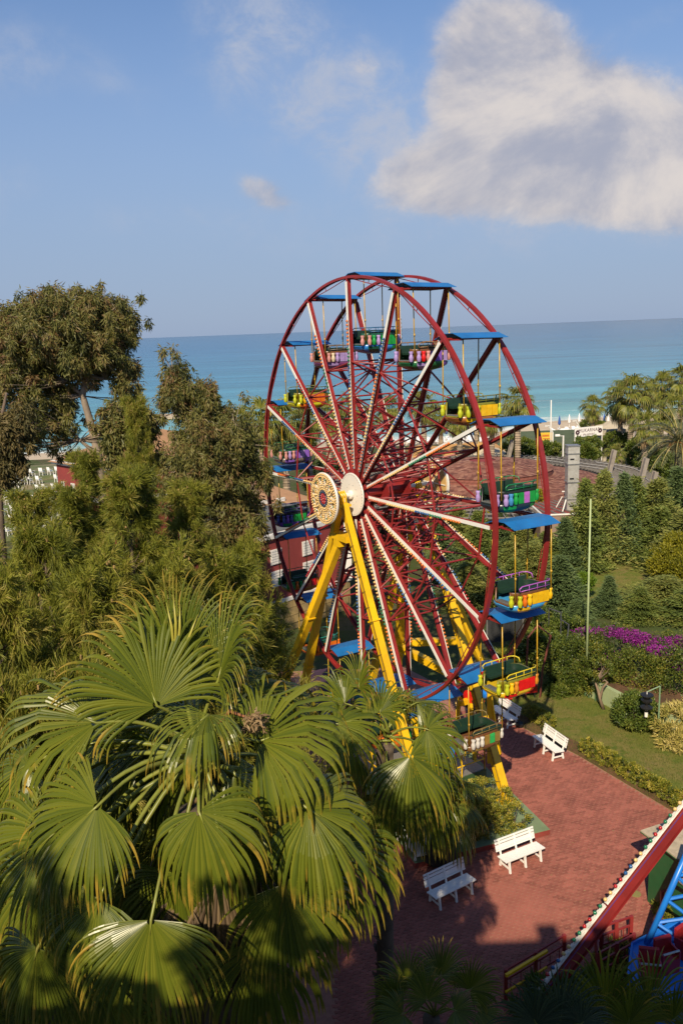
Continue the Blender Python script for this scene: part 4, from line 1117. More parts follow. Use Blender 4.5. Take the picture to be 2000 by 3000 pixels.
SPEC = {
 1: (Dg, Bl, [Gn, Gn, Gn, Dg], (.03, .12, .25), [Pk, Gn, Li], 'gondola with blue bowl, green panels and blue rails at the very top of the wheel'),
 2: (Br, (.02, .14, .05), [Pu, Pu, Li], (.22, .12, .05), [Li, Rd, Pk], 'gondola with purple panels and a dark green and red bowl, right of the topmost one'),
 3: (Ol, (.33, .12, .03), [Yl, Yl, Yl], (.16, .16, .03), [Lm, Or, Lm], 'olive gondola with plain yellow panels behind the near rim at upper right'),
 4: (Bk, (.02, .035, .05), [Gn, (.42, .12, .46), Gn], (.01, .16, .06), [Li, (.05, .22, .45), Gn], 'black gondola with green and violet panels and green rails in front of the shingle roof'),
 5: (Br, (.05, .30, .62), [Yl, Yl, Yl], (.34, .09, .42), [Lm, Or, Yl], 'gondola with yellow panels, sky blue bowl and purple rails at the far right'),
 6: (Ol, (.60, .40, .02), [Rd, Rd, Rd], (.60, .48, .02), [Lm, Yl, (.5, .2, .02)], 'gondola with red panels, yellow bowl and yellow rails above the white benches'),
 7: (Br, (.16, .07, .03), [(.28, .17, .04), (.03, .36, .09), (.24, .16, .04)], (.18, .13, .04), [(.55, .52, .48), (.55, .52, .48)], 'gold brown gondola with one green panel low above the paved square'),
 8: (Bl, (.04, .2, .4), [Bl, Yl], (.4, .3, .02), [Yl, Rd], 'blue gondola at the boarding platform half hidden by palm leaves'),
 9: (Or, (.4, .1, .02), [Or, Yl], (.2, .12, .02), [Yl, Gn], 'orange gondola at the bottom of the wheel behind the palms'),
 10: (Te, (.02, .15, .3), [Te, Bl], (.02, .2, .2), [Pk, Li], 'teal gondola low on the left behind the bright palm leaf'),
 11: (Dg, (.5, .12, .02), [Or, Or], (.02, .22, .18), [Gn, Or], 'gondola with teal rails and an orange bowl beside the stacked yellow legs'),
 12: (Dg, (.35, .16, .02), [Or, Or, Rd], (.02, .14, .07), [Gn, Or], 'dark green gondola with orange panels in front of the red house'),
 13: (Bk, (.16, .05, .36), [Gn, Gn, Gn], (.10, .07, .22), [(.05, .08, .3), Pu], 'gondola with bright green panels and a purple and blue bowl beside the star disc'),
 14: (Dg, (.16, .13, .12), [Pu, Li, Pu], (.03, .13, .05), [Pk, Li, Pk], 'dark green gondola with purple panels and a grey bowl at the left of the wheel'),
 15: (Ol, (.55, .52, .02), [Or, Or, Or], (.12, .13, .03), [Lm, Yl], 'gondola with orange panels and a lime yellow bowl at the upper left'),
 16: (Br, (.18, .05, .16), [Li, Li, Li], (.14, .11, .09), [Pk, (.6, .5, .35), Li], 'gondola with lilac panels and a brown and purple bowl, left of the topmost one'),
}
for k in range(1, 17): gondola(k, SPEC[k])

# ------------------------------------------------------------------ boarding platform with its drive
plat = thing('boarding_platform', 'low green boarding platform with metal tread plates and yellow railings under the wheel', 'platform', wp(1.5, .5, .2))
GRN = paint('platform green', (.035, .075, .03), .5, var=.2, dirt=.3); PZ = .72
TREAD, t, b = base_nodes('tread plate'); wv = nn(t, 'ShaderNodeTexChecker'); wv.inputs['Scale'].default_value = 26
t.links.new(nn(t, 'ShaderNodeTexCoord').outputs['Object'], wv.inputs[0]); wv.inputs[1].default_value = (.42, .40, .36, 1); wv.inputs[2].default_value = (.22, .21, .19, 1)
t.links.new(wv.outputs[0], b.inputs['Base Color']); b.inputs['Metallic'].default_value = .5; b.inputs['Roughness'].default_value = .5
bn = nn(t, 'ShaderNodeBump'); bn.inputs['Distance'].default_value = .01; t.links.new(wv.outputs[1], bn.inputs['Height']); t.links.new(bn.outputs[0], b.inputs['Normal'])
mm = MB(); mm.box(wp(1.5, .8, (.2 + PZ) / 2), (3.9, 4.9, PZ - .2), (WA, WH, UP)); mm.build('base', GRN, plat)
for i in range(3):
    for j in range(4):
        mm = MB(); mm.box(wp(.2 + 1.3 * i, -.99 + 1.2 * j, PZ + .012), (1.27, 1.17, .024), (WA, WH, UP)); mm.build('tread_plate', TREAD, plat)
def rail(pts, nm, mat, par, hgt=.9, rr=.025):
    mm = MB()
    for p, q in zip(pts[:-1], pts[1:]):
        p, q = np.asarray(p, float), np.asarray(q, float)
        for f in (1, .5): mm.tube([p + V(0, 0, hgt * f), q + V(0, 0, hgt * f)], rr, 6)
        n_ = max(1, int(np.linalg.norm(q - p) / 1.0))
        for i in range(n_ + 1): c = p + (q - p) * i / n_; mm.tube([c, c + V(0, 0, hgt)], rr * 1.1, 6)
    return mm.build(nm, mat, par)
rail([wp(1.2, 3.2, PZ), wp(3.4, 3.2, PZ)], 'railing', YELLOW, plat); rail([wp(3.4, 3.2, PZ), wp(3.4, -1.5, PZ)], 'railing', YELLOW, plat)
rail([wp(-.4, -1.6, PZ), wp(3.4, -1.6, PZ)], 'railing', YELLOW, plat); rail([wp(-.4, 3.2, PZ), wp(-.4, -1.0, PZ)], 'railing', YELLOW, plat)
drv = thing('wheel_drive', 'tyre drive with a blue motor and red guard on a yellow frame beside the wheel', 'drive unit', AT(1385, 2110, 32.3) * V(1, 1, 0) + V(0, 0, .2))
dc = AT(1380, 2040, 32.3)
mm = MB(); mm.lathe([(.22, -.14), (.55, -.14), (.60, -.08), (.60, .08), (.55, .14), (.22, .14)], dc, WA, 22); mm.build('tyre', BLACK, drv)
mm = MB(); mm.lathe([(.05, -.2), (.3, -.18), (.3, .18), (.05, .2)], dc, WA, 14); mm.build('hub', gloss(Rd), drv)
mc = AT(1430, 2028, 32.5)
mm = MB(); mm.lathe([(.12, -.36), (.19, -.34), (.19, .26), (.16, .28), (.16, .36)], mc, unit(WA + V(0, 0, .12)), 14); mm.build('motor', BRIGHTBLUE, drv)
mm = MB()
b0 = dc * V(1, 1, 0)
for o_, h_ in ((-.4, -.7), (.9, -.7), (-.4, .7), (.9, .7)): mm.bar(b0 + WA * o_ + WH * h_ + V(0, 0, .1), b0 + WA * o_ * .8 + WH * h_ * .5 + V(0, 0, dc[2] - .1), .12, .12)
mm.bar(b0 + WA * -.6 + V(0, 0, dc[2] - .15), b0 + WA * 1.4 + V(0, 0, dc[2] - .15), .2, .2); mm.bar(b0 + WH * -.9 + V(0, 0, .9), b0 + WH * .9 + V(0, 0, .9), .14, .14)
mm.build('frame', YELLOW, drv)
mm = MB(); mm.box(dc + WH * .55 + V(0, 0, -.2), (.06, .5, .6), (WA, WH, UP)); mm.build('guard', gloss(Rd), drv)
mm = MB(); mm.bar(AT(1432, 2210, 31.3) * V(1, 1, 0) + V(0, 0, .2), AT(1432, 2030, 31.3), .16, .16); mm.build('post', YELLOW, drv)
d2 = AT(1215, 2085, 29.5)
drv2 = thing('wheel_drive', 'second blue motor on a yellow bracket glimpsed between the palm leaves', 'drive unit', d2 * V(1, 1, 0) + V(0, 0, .2))
mm = MB(); mm.lathe([(.10, -.36), (.17, -.34), (.17, .26), (.12, .34)], d2, unit(WA + V(0, 0, .12)), 14); mm.build('motor', BRIGHTBLUE, drv2)
mm = MB(); mm.bar(d2 - V(0, 0, d2[2] - .2), d2 - V(0, 0, .2), .22, .22); mm.box(d2 - V(0, 0, .25), (.9, .5, .08), (WA, WH, UP)); mm.lathe([(.2, -.02), (.2, .05)], d2 + WA * .45, WA, 14); mm.build('bracket', YELLOW, drv2)
sc = thing('screen_fence', 'dark grey mesh screen on a frame behind the far pylon', 'screen', G(1480, 1935) + V(0, 0, 0))
p0, p1 = AT(1425, 1800, 45), AT(1535, 1800, 45)
mm = MB(); mm.slab([V(p0[0], 45, 0), V(p1[0], 45.4, 0), V(p1[0], 45.4, p1[2]), V(p0[0], 45, p0[2])], .03, V(0, -1, 0)); mm.build('net', paint('dark net', (.025, .026, .028), .8, var=.2), sc)
mm = MB()
for p in (V(p0[0], 45, p0[2]), V(p1[0], 45.4, p1[2])): mm.bar(p * V(1, 1, 0) - V(0, .06, 0), p - V(0, .06, 0), .08, .08)
mm.bar(V(p0[0], 44.9, p0[2]), V(p1[0], 45.3, p1[2]), .08, .08); mm.build('frame', STEEL, sc)
DARKP = paint('plum tarpaulin', (.05, .025, .045), .7, var=.3, scale=1.5)
tp = thing('ride_cover', 'dark plum tarpaulin over machinery under the wheel', 'cover', wp(2.0, -6.5, 0))
mm = MB()
for i in range(6):
    for j in range(5): mm.box(wp(.2 + .62 * i, -8.6 + .85 * j, .35 + .12 * random.random()), (.60, .83, .7), (WA, WH, unit(UP + WA * random.gauss(0, .05))))
mm.build('panel', DARKP, tp)
mm = MB()
for i in range(9): mm.bar(wp(.3 + .42 * i, -4.4, .8), wp(.3 + .42 * i, -3.8, .8), .05, .05)
mm.bar(wp(.2, -4.4, .8), wp(3.8, -4.4, .8), .06, .06); mm.bar(wp(.2, -3.8, .8), wp(3.8, -3.8, .8), .06, .06); mm.build('track', STEEL, tp)
# ------------------------------------------------------------------ benches
def bench(c, right, label):
    """c: middle of the bench on the ground; right: along the seat; it faces to the right-hand side of that direction"""
    r_ = unit(right * V(1, 1, 0)); f_ = V(r_[1], -r_[0], 0)          # facing
    b_ = thing('bench', label, 'bench', c, 'white slatted benches round the square')
    L_ = 1.62
    P = lambda u, v, z: c + r_ * u + f_ * v + V(0, 0, z)
    for i in range(4):
        mm = MB(); mm.box(P(0, .20 - .118 * i, .44 - .008 * i), (L_, .104, .032), (r_, f_, UP)); mm.build('seat_slat', PLASTIC, b_)
    bk = unit(UP - f_ * .28)
    for i, (h_, w_) in enumerate(((.14, .055), (.25, .14), (.385, .075), (.48, .055))):
        mm = MB(); mm.box(P(0, -.25, .42) + bk * h_, (L_ - .01, .03, w_), (r_, np.cross(r_, bk), bk)); mm.build('back_slat', PLASTIC, b_)
    for u in (-.64, 0, .64):
        mm = MB()
        mm.bar(P(u, .19, .43), P(u, .25, 0), .055, .07); mm.bar(P(u, -.20, .43), P(u, -.27, 0), .055, .07)
        mm.bar(P(u, .24, .41), P(u, -.24, .39), .05, .06); mm.bar(P(u, .22, .13), P(u, -.24, .13), .035, .05)
        mm.bar(P(u, -.24, .38), P(u, -.24, .42) + bk * .5, .05, .05)
        mm.build('leg_frame', PLASTIC, b_)
    return b_
def bench_at(pl, pr, label):
    a_, b_ = G(*pl), G(*pr); r_ = unit(b_ - a_); f_ = V(r_[1], -r_[0], 0); bench((a_ + b_) / 2 - f_ * .25, r_, label)
bench_at((1492, 2560), (1585, 2523), 'white slatted bench in the sun by the corner of the hedge bed')
bench_at((1288, 2667), (1384, 2619), 'white slatted bench half in shade by the thick palm foot')
bench_at((1562, 2188), (1619, 2231), 'white slatted bench against the lawn with its back to the clipped hedge')
bench_at((1432, 2098), (1489, 2137), 'white slatted bench farthest off beside the yellow post')
bench_at((1155, 2450), (1200, 2550), 'white slatted bench behind the hanging palm leaves') if False else bench((G(1208, 2500)), unit(G(1240, 2520) - G(1172, 2440)) * 1.0, 'white slatted bench behind the hanging palm leaves')
bag = MB(); bq = G(1521, 2131); bag.sphere(bq + V(0, 0, .13), V(.2, .15, .16), 10, 7); bag.tube([bq + V(-.1, 0, .25), bq + V(0, 0, .36), bq + V(.1, 0, .25)], .015, 5)
setprops(bag.build('bag', BLACK, smooth=True), 'small black bag on the ground at the end of the farthest bench', 'bag')

# ------------------------------------------------------------------ green ticket booth
bl, bf = G(1894.7, 2640), G(1926, 2665)
d1 = unit(bf - bl); d1 = V(.36, -.93, 0) / np.linalg.norm([.36, .93]); d2b = V(.92, .39, 0); d2b = unit(d2b)
booth = thing('ticket_booth', 'dark green booth with a pale flat roof and a small square window', 'booth', bl)
BG = paint('booth green', (.018, .095, .034), .45, var=.12, dirt=.15); BR_ = paint('booth roof', (.42, .35, .25), .85, var=.25, scale=2.5, dirt=.4, dirtcol=(.22, .17, .11))
BL_, BW_, BH = 1.75, 2.1, 2.3
for i in range(2):
    mm = MB(); mm.box(bl + d1 * (BL_ * (i + .5) / 2) + V(0, 0, BH / 2) + d2b * .02, (BL_ / 2 - .012, .04, BH), (d1, d2b, UP)); mm.build('wall_panel', BG, booth)
mm = MB(); mm.box(bl + d2b * (BW_ / 2 + .02) + d1 * .02 + V(0, 0, BH / 2), (.04, BW_, BH), (d1, d2b, UP)); mm.box(bl + d2b * (BW_ / 2 + .02) + d1 * (BL_ - .02) + V(0, 0, BH / 2), (.04, BW_, BH), (d1, d2b, UP)); mm.box(bl + d2b * BW_ + d1 * BL_ / 2 + V(0, 0, BH / 2), (BL_, .04, BH), (d1, d2b, UP)); mm.build('wall', BG, booth)
rc = bl + d1 * BL_ / 2 + d2b * BW_ / 2
mm = MB(); mm.box(rc + V(0, 0, BH + .04), (BL_ + .4, BW_ + .4, .06), (d1, d2b, UP)); mm.build('roof', BR_, booth)
mm = MB(); mm.box(rc + V(0, 0, BH + .01), (BL_ + .42, BW_ + .42, .03), (d1, d2b, UP)); mm.build('roof_edge', BG, booth)
mm = MB(); mm.box(bl + d1 * 1.45 - d2b * .02 + V(0, 0, 1.75), (.34, .03, .42), (d1, d2b, UP)); w_ = mm.build('window', paint('frosted pane', (.55, .55, .52), .3), booth)
mm = MB()
for s_ in (-1, 1): mm.box(bl + d1 * (1.45 + s_ * .19) - d2b * .03 + V(0, 0, 1.75), (.03, .05, .48), (d1, d2b, UP)); mm.box(bl + d1 * 1.45 - d2b * .03 + V(0, 0, 1.75 + s_ * .23), (.41, .05, .03), (d1, d2b, UP))
mm.build('frame', STEEL, w_)
mm = MB(); mm.box(bl + d1 * 1.66 + d2b * -.02 + V(0, 0, .9), (.05, .05, 1.6), (d1, d2b, UP)); mm.build('corner_trim', TRIM, booth)

# ------------------------------------------------------------------ the tilted red arm with its board of bulbs
q0, q1 = AT(1575, 2905, 18.6), AT(2060, 2275, 21.2)
arm = thing('tilted_beam', 'long tilted red box beam edged with a white bulb board', 'beam', q0 * V(1, 1, 0))
ad = unit(q1 - q0); an = unit(np.cross(ad, V(0, 1, 0))); 
an = unit(an - V(0, 0, 0)); af = np.cross(an, ad)
if to_px(q0 + an)[0] > to_px(q0)[0]: an = -an
s_r = -an                                                     # towards the lower right of the beam
mm = MB(); c_ = s_r * .17
mm.box((q0 + q1) / 2 + c_, (np.linalg.norm(q1 - q0), .23, .24), (ad, an, np.cross(ad, an))); mm.build('beam', paint('beam red', (.20, .018, .016), .45, var=.2, scale=.8, dirt=.4, dirtcol=(.10, .015, .012)), arm)
mm = MB(); mm.box((q0 + q1) / 2 + c_ + s_r * .17, (np.linalg.norm(q1 - q0), .02, .30), (ad, an, np.cross(ad, an))); mm.build('flange', RED, arm)
Lq = np.linalg.norm(q1 - q0); tow = -np.cross(ad, an); tow = tow if tow[1] < 0 else -tow
for f0, f1 in ((.0, .385), (.392, .90)):
    mm = MB(); mm.box(q0 + ad * Lq * (f0 + f1) / 2, (Lq * (f1 - f0), .06, .10), (ad, an, np.cross(ad, an)))
    for r in np.arange(f0 * Lq + .1, f1 * Lq, .22): mm.box(q0 + ad * r + an * .03, (.09, .04, .1), (ad, an, np.cross(ad, an)))
    mm.build('bulb_board', WHITE, arm)
mm = MB(); mm.bar(q0 + s_r * .07 + tow * .12, q1 + s_r * .07 + tow * .12, .02, .02); mm.build('wire', paint('purple wire', (.10, .04, .2), .5), arm)
seqs = ['red', 'red', 'green', 'orange', 'cream', 'green', 'green', 'red', 'red', 'cream', 'green', 'blue', 'navy', 'red', 'red']
bb = {}
for i, r in enumerate(np.arange(.25, Lq * .9, .22)):
    bb.setdefault(['red', 'red', 'blue', 'blue', 'cream', 'cream', 'green', 'green', 'red', 'red', 'green', 'green', 'cream', 'cream'][(i) % 14], []).append(r)
for cn, rs in bb.items():
    mm = MB()
    for r in rs: mm.sphere(q0 + ad * r + an * .115 + tow * .03, .055, 8, 5)
    mm.build('bulb_row', BM[cn], arm, smooth=True)
# blue platform, truss legs and red seats of that ride
ride = thing('spinning_ride', 'bright blue ride platform with lattice struts and red seats in the lower right corner', 'ride', G(1990, 2790, 0))
RZ = .75
corner = [G(1838, 2862, RZ), G(1850, 2768, RZ), G(2060, 2660, RZ), G(2130, 2760, RZ), G(2130, 3010, RZ), G(1930, 2990, RZ)]
mm = MB(); mm.slab(corner[::-1] if np.cross(corner[1] - corner[0], corner[2] - corner[1])[2] < 0 else corner, .12); mm.build('deck', BRIGHTBLUE, ride)
mm = MB()
for a_, b_ in zip(corner, corner[1:] + corner[:1]): mm.bar(a_ + V(0, 0, .03), b_ + V(0, 0, .03), .05, .09)
mm.build('deck_edge', BRIGHTBLUE, ride)
mm = MB()
for c in corner: mm.bar(c * V(1, 1, 0), c - V(0, 0, .12), .14, .14)
mm.build('deck_leg', BRIGHTBLUE, ride)
T0, T1 = G(1893, 2765, RZ), AT(2030, 2455, 20.6)
U0, U1 = G(2008, 2792, RZ), AT(2075, 2470, 20.9)
for p, q in ((T0, T1), (U0, U1)):
    mm = MB(); mm.tube([p, q], .085, 8); mm.build('strut', BRIGHTBLUE, ride, smooth=True)
mm = MB()
fr = [0, .2, .42, .64, .86]
for i, f in enumerate(fr):
    a_, b_ = T0 + (T1 - T0) * f, U0 + (U1 - U0) * min(1, f + .12); mm.tube([a_, b_], .05, 6)
    if i: mm.tube([a_, U0 + (U1 - U0) * max(0, f - .12)], .05, 6)
mm.build('lattice_bar', BRIGHTBLUE, ride)
T2, T3 = G(1985, 2935, RZ), AT(2040, 2780, 17.6)
mm = MB(); mm.tube([G(1955, 2990, RZ), T3], .09, 8); mm.build('strut', BRIGHTBLUE, ride, smooth=True)
for (x_, y_, an_) in ((1950, 2838, .3), (2010, 2800, .6), (1900, 2872, -.2)):
    c = G(x_, y_, RZ + .01); ca, sa = math.cos(an_), math.sin(an_); e1_, e2_ = V(ca, sa, 0), V(-sa, ca, 0)
    mm = MB(); mm.box(c + V(0, 0, .2), (.5, .42, .4), (e1_, e2_, UP)); mm.box(c + e2_ * .2 + V(0, 0, .58), (.5, .09, .45), (e1_, unit(e2_ - UP * -.2), UP))
    for s_ in (-1, 1): mm.box(c + e1_ * s_ * .25 + V(0, 0, .48), (.05, .4, .2), (e1_, e2_, UP))
    st = mm.build('seat', gloss((.30, .02, .02)), ride)
    mm = MB(); mm.tube([c + e1_ * -.25 - e2_ * .16 + V(0, 0, .6), c + e1_ * .25 - e2_ * .16 + V(0, 0, .6)], .03, 6); mm.build('lap_bar', STEEL, st)
# red fences
FR = paint('fence red', (.24, .025, .025), .45, var=.1, dirt=.2)
def red_fence(p, q, label, hgt=.95, extra=True):
    f_ = thing('fence', label, 'fence', p, 'red tube fences round the ride')
    n_ = max(2, int(round(np.linalg.norm(q - p) / .9)))
    for i in range(n_ + 1):
        c = p + (q - p) * i / n_; mm = MB(); mm.box(c + V(0, 0, hgt / 2), (.09, .09, hgt)); mm.build('post', FR, f_)
    for z in (hgt - .03, hgt * .68, hgt * .36):
        mm = MB(); mm.bar(p + V(0, 0, z), q + V(0, 0, z), .045, .05); mm.build('rail', FR, f_)
    mm = MB()
    for i in range(n_ * 3): c = p + (q - p) * (i + .5) / (n_ * 3); mm.tube([c + V(0, 0, hgt * .36), c + V(0, 0, hgt * .68)], .012, 5)
    mm.build('baluster', FR, f_); return f_
red_fence(G(1757, 2800), G(1845, 2768), 'red fence between the paving and the yellow green planting under the arm')
red_fence(G(1752, 2878), G(1852, 2822), 'red fence nearer the viewer beside the blue deck')
red_fence(G(1935, 2692), G(2020, 2655), 'red fence in front of the green booth')
red_fence(G(1745, 2810), G(1750, 2878), 'short red fence closing the planting strip on the left')
nf = red_fence(G(1480, 2935), G(1650, 2830), 'dark red fence with a yellow rail beside the beam foot', 1.0)
mm = MB(); mm.bar(G(1480, 2955) + V(0, 0, 1.0), G(1600, 2880) + V(0, 0, 1.0), .07, .07); mm.bar(G(1480, 2955) + V(0, 0, .5), G(1600, 2880) + V(0, 0, .5), .05, .05); mm.build('yellow_rail', YELLOW, nf)
drain = MB(); drain.lathe([(.17, 0), (.17, .012)], G(1860, 2619) + V(0, 0, .001), n=16); setprops(drain.build('drain_cover', paint('drain', (.22, .19, .06), .7, dirt=.5)), 'small round mossy drain cover in the paving near the booth', 'drain cover')

# ------------------------------------------------------------------ low green wall, lantern, hydrant, carts
WG = paint('wall green', (.30, .36, .19), .8, var=.12, scale=.9, dirt=.35, dirtcol=(.2, .2, .12), bump=.15)
wp_ = [G(1640, 2010), G(1705, 2030), G(1812, 2088), G(1919, 2138), G(2060, 2205)]
gw = thing('garden_wall', 'low pale green wall with a planted top along the lawn', 'wall', wp_[1])
mm = MB()
for i, (p, q) in enumerate(zip(wp_[:-1], wp_[1:])):
    d = unit(q - p); n_ = V(-d[1], d[0], 0); mm.box((p + q) / 2 + n_ * .1 + V(0, 0, .45), (np.linalg.norm(q - p) + .15, .22 + .004 * i, .9 + .004 * i), (d, n_, UP))
mm.build('wall', WG, gw)
mm = MB()
for i, (p, q) in enumerate(zip(wp_[:-1], wp_[1:])):
    d = unit(q - p); n_ = V(-d[1], d[0], 0); mm.box((p + q) / 2 + n_ * 1.3 + V(0, 0, .42), (np.linalg.norm(q - p) + .3, 2.2 + .004 * i, .9 + .004 * i), (d, n_, UP))
mm.build('planting_bed', SOIL, gw)
mm = MB()
for x_ in (1711, 1722, 1741): c = G(x_, 2037 + (x_ - 1711) * .5); mm.tube([c + V(0, -.08, 0), c + V(0, -.08, .75)], .035, 6)
mm.build('pipe', paint('pipe green', (.06, .12, .05), .6), gw)
lp = G(1925, 2165)
lant = thing('hanging_lantern', 'black lantern of stacked cones with a white cylinder hanging from a green bracket post', 'lantern', lp)
ztp = AT(1932, 2010, lp[1])[2]
mm = MB(); mm.tube([lp, V(lp[0], lp[1], ztp)], .035, 6); hx = AT(1894, 2027, lp[1]); mm.tube([V(lp[0], lp[1], ztp), V(hx[0], lp[1], hx[2])], .025, 6); mm.build('post', paint('post green', (.16, .25, .14), .6), lant)
hz = hx[2]
hp = V(hx[0], lp[1], hz)
mm = MB(); mm.lathe([(.02, .02), (.02, -.14)], hp, n=6); mm.build('hook', TRIM, lant)
mm = MB(); mm.lathe([(.03, -.10), (.27, -.12), (.27, -.15), (.10, -.32), (.24, -.36), (.22, -.42), (.05, -.60), (.05, -.72)], hp, n=14)
mm.lathe([(.06, -.58), (.26, -.68), (.25, -.72), (.08, -.84), (.08, -.9)], hp, n=14); mm.build('lantern_shade', BLACK, lant)
mm = MB(); mm.lathe([(.07, -.9), (.07, -1.12)], hp, n=12); mm.build('lamp_tube', WHITE, lant)
mm = MB(); hy = G(1487, 2068)
mm.lathe([(.16, 0), (.16, .05), (.10, .07), (.10, .48), (.13, .5), (.13, .54), (.09, .62), (.03, .68)], hy, n=12)
mm.tube([hy + V(-.2, 0, .38), hy + V(.2, 0, .38)], .055, 8); mm.tube([hy + V(0, 0, .33), hy + V(0, -.18, .33)], .06, 8)
setprops(mm.build('hydrant', gloss((.50, .015, .015)), smooth=False), 'small red fire hydrant on the grass behind the benches', 'hydrant')
cart = thing('red_cart', 'low bright red cart on thin legs behind the farthest bench', 'cart', G(1537, 2040))
c0 = G(1537, 2040)
mm = MB(); mm.box(c0 + V(0, 0, .45), (1.0, .55, .34), (unit(V(1, .15, 0)), unit(V(-.15, 1, 0)), UP)); mm.build('body', gloss((.5, .015, .015)), cart)
mm = MB(); mm.box(c0 + V(0, 0, .635), (1.06, .6, .03), (unit(V(1, .15, 0)), unit(V(-.15, 1, 0)), UP)); mm.build('top', gloss((.5, .03, .02)), cart)
for sx in (-.42, .42):
    mm = MB(); mm.box(c0 + V(sx, 0, .14), (.05, .4, .28)); mm.build('leg', BLACK, cart)
ob = thing('orange_board', 'flat orange board leaning low beside the blue motor', 'board', G(1462, 2045)); c0 = G(1462, 2045)
mm = MB(); mm.box(c0 + V(0, 0, .45), (.75, .05, .95), (V(1, 0, 0), unit(V(0, 1, .8)), unit(V(0, -.8, 1)))); mm.build('panel', gloss((.55, .16, .03)), ob)
mm = MB()
for s_ in (-.3, .3): mm.bar(c0 + V(s_, .3, 0), c0 + V(s_, .15, .6), .04, .04)
mm.build('strut', BLACK, ob)
RUST = paint('rusty red pipe', (.14, .035, .025), .7, var=.3, dirt=.5, dirtcol=(.09, .04, .02))
gt = thing('pipe_arch', 'rusty red bent pipe arch on the lawn at the right of the wheel', 'arch', G(1585, 2030))
for k2 in (0, 1):
    mm = MB(); Y_ = 37.6 + .5 * k2; mm.tube([V(AT(1581, 2020, Y_)[0], Y_, 0), AT(1588, 1960, Y_), AT(1612, 1862, Y_), AT(1574, 1832, Y_), AT(1545, 1868, Y_), V(AT(1538, 2030, Y_)[0], Y_, 0)], .05, 6); mm.build('pipe', RUST, gt)
mm = MB()
for x_, y_ in ((1585, 1975), (1600, 1910), (1612, 1862)): mm.tube([AT(x_, y_, 37.6), AT(x_, y_, 38.1)], .035, 5)
mm.build('rung', RUST, gt)
hr = thing('handrail', 'dark grey stair handrail among the shrubs right of the wheel', 'handrail', G(1640, 1990))
mm = MB(); pts = [(1607, 1782), (1642, 1795), (1642, 1815), (1665, 1830), (1662, 1860), (1650, 1915)]
mm.tube([AT(x_, y_, 42 - i * .5) for i, (x_, y_) in enumerate(pts)], .035, 6)
for (x_, y_), Y_ in zip(pts[:5:2], (42, 41, 40)): a_ = AT(x_, y_, Y_); mm.tube([a_, a_ * V(1, 1, 0)], .03, 6)
mm.build('rail', paint('dark steel', (.05, .05, .055), .5), hr)
# ================================================================== VEGETATION
def nunit(A): return A / (np.linalg.norm(A, axis=1, keepdims=True) + 1e-9)
def leaf_verts(pos, d, n, L, Wd, droop=0.0):
    """one pointed four-cornered leaf per row"""
    s = nunit(np.cross(d, n)); L = np.broadcast_to(L, (len(pos),))[:, None]; Wd = np.broadcast_to(Wd, (len(pos),))[:, None]
    n2 = np.cross(s, d)
    mid = pos + d * L * .45 + n2 * L * .06
    v = np.stack([pos, mid + s * Wd * .5, pos + d * L - UP * L * droop, mid - s * Wd * .5], 1)
    return v.reshape(-1, 3)
def leaf_mesh(name, pos, d, n, L, Wd, rnd, mat, loc, droop=0.0):
    v = leaf_verts(pos, d, n, L, Wd, droop) - np.asarray(loc, float); N_ = len(pos)
    return np_mesh(name, v, np.full(N_, 4), np.arange(N_ * 4), [mat], face_attr=rnd)
def rdirs(n): return nunit(rng.normal(size=(n, 3)))
def in_ball(n, lo=0.0): return rdirs(n) * (lo + (1 - lo) * rng.random((n, 1)) ** (1 / 3))
def blob(x0, y0, x1, y1, Y, depth=1.0):
    """ellipsoid that fills a box of the photograph at distance Y: (centre, radii)"""
    c = AT((x0 + x1) / 2, (y0 + y1) / 2, Y); s = mpp(c)
    rx = (x1 - x0) / 2 * s; return c, V(rx, rx * depth, (y1 - y0) / 2 * s * 1.02)
EUC = leafmat('eucalyptus leaf', [(.055, .062, .018), (.115, .120, .030), (.165, .160, .042), (.20, .165, .050), (.17, .095, .042)], .25, .5)
CAS = leafmat('casuarina needle', [(.080, .095, .013), (.155, .172, .018), (.225, .228, .024), (.29, .24, .05)], .25, .6, patch=.4)
CONE = paint('casuarina cone', (.24, .155, .055), .8, var=.2, rnd=.3)
CYP = leafmat('conifer spray', [(.070, .098, .025), (.13, .172, .035), (.19, .222, .045), (.25, .235, .06)], .18, .6, patch=.35)
TOPI = leafmat('golden topiary leaf', [(.16, .17, .01), (.27, .25, .015), (.34, .29, .02)], .15, .6)
HEDGE = leafmat('hedge leaf', [(.045, .07, .012), (.12, .145, .015), (.28, .25, .03), (.44, .36, .07)], .2, .45)
BUSH = leafmat('bush leaf', [(.035, .062, .014), (.078, .118, .020), (.130, .165, .028), (.20, .20, .04)], .2, .4, patch=.25)
BRIGHT = leafmat('bright bush leaf', [(0.052, 0.111, 0.010), (0.104, 0.182, 0.013), (0.169, 0.234, 0.019)], .2, .5)
BOUG = leafmat('bougainvillea leaf', [(.030, .050, .010), (.065, .095, .014), (.115, .140, .020), (.20, .18, .025)], .2, .45, patch=.2)
FLOWER = leafmat('bougainvillea bract', [(.16, .010, .15), (.26, .02, .25), (.34, .05, .30)], .3, .6)
VARIEG = leafmat('variegated leaf', [(.10, .12, .02), (.30, .27, .06), (.52, .42, .13), (.60, .50, .20)], .2, .45)
GRASS = leafmat('grass blade', [(0.070, 0.098, 0.014), (0.126, 0.154, 0.021), (0.210, 0.196, 0.042)], .2, .6)
BARK = paint('eucalyptus bark', (.24, .19, .145), .8, var=.35, scale=1.2, bump=.4, dirt=.4, dirtcol=(.14, .10, .07))
BARKD = paint('dark bark', (.12, .085, .06), .9, var=.3, scale=3, bump=.6)
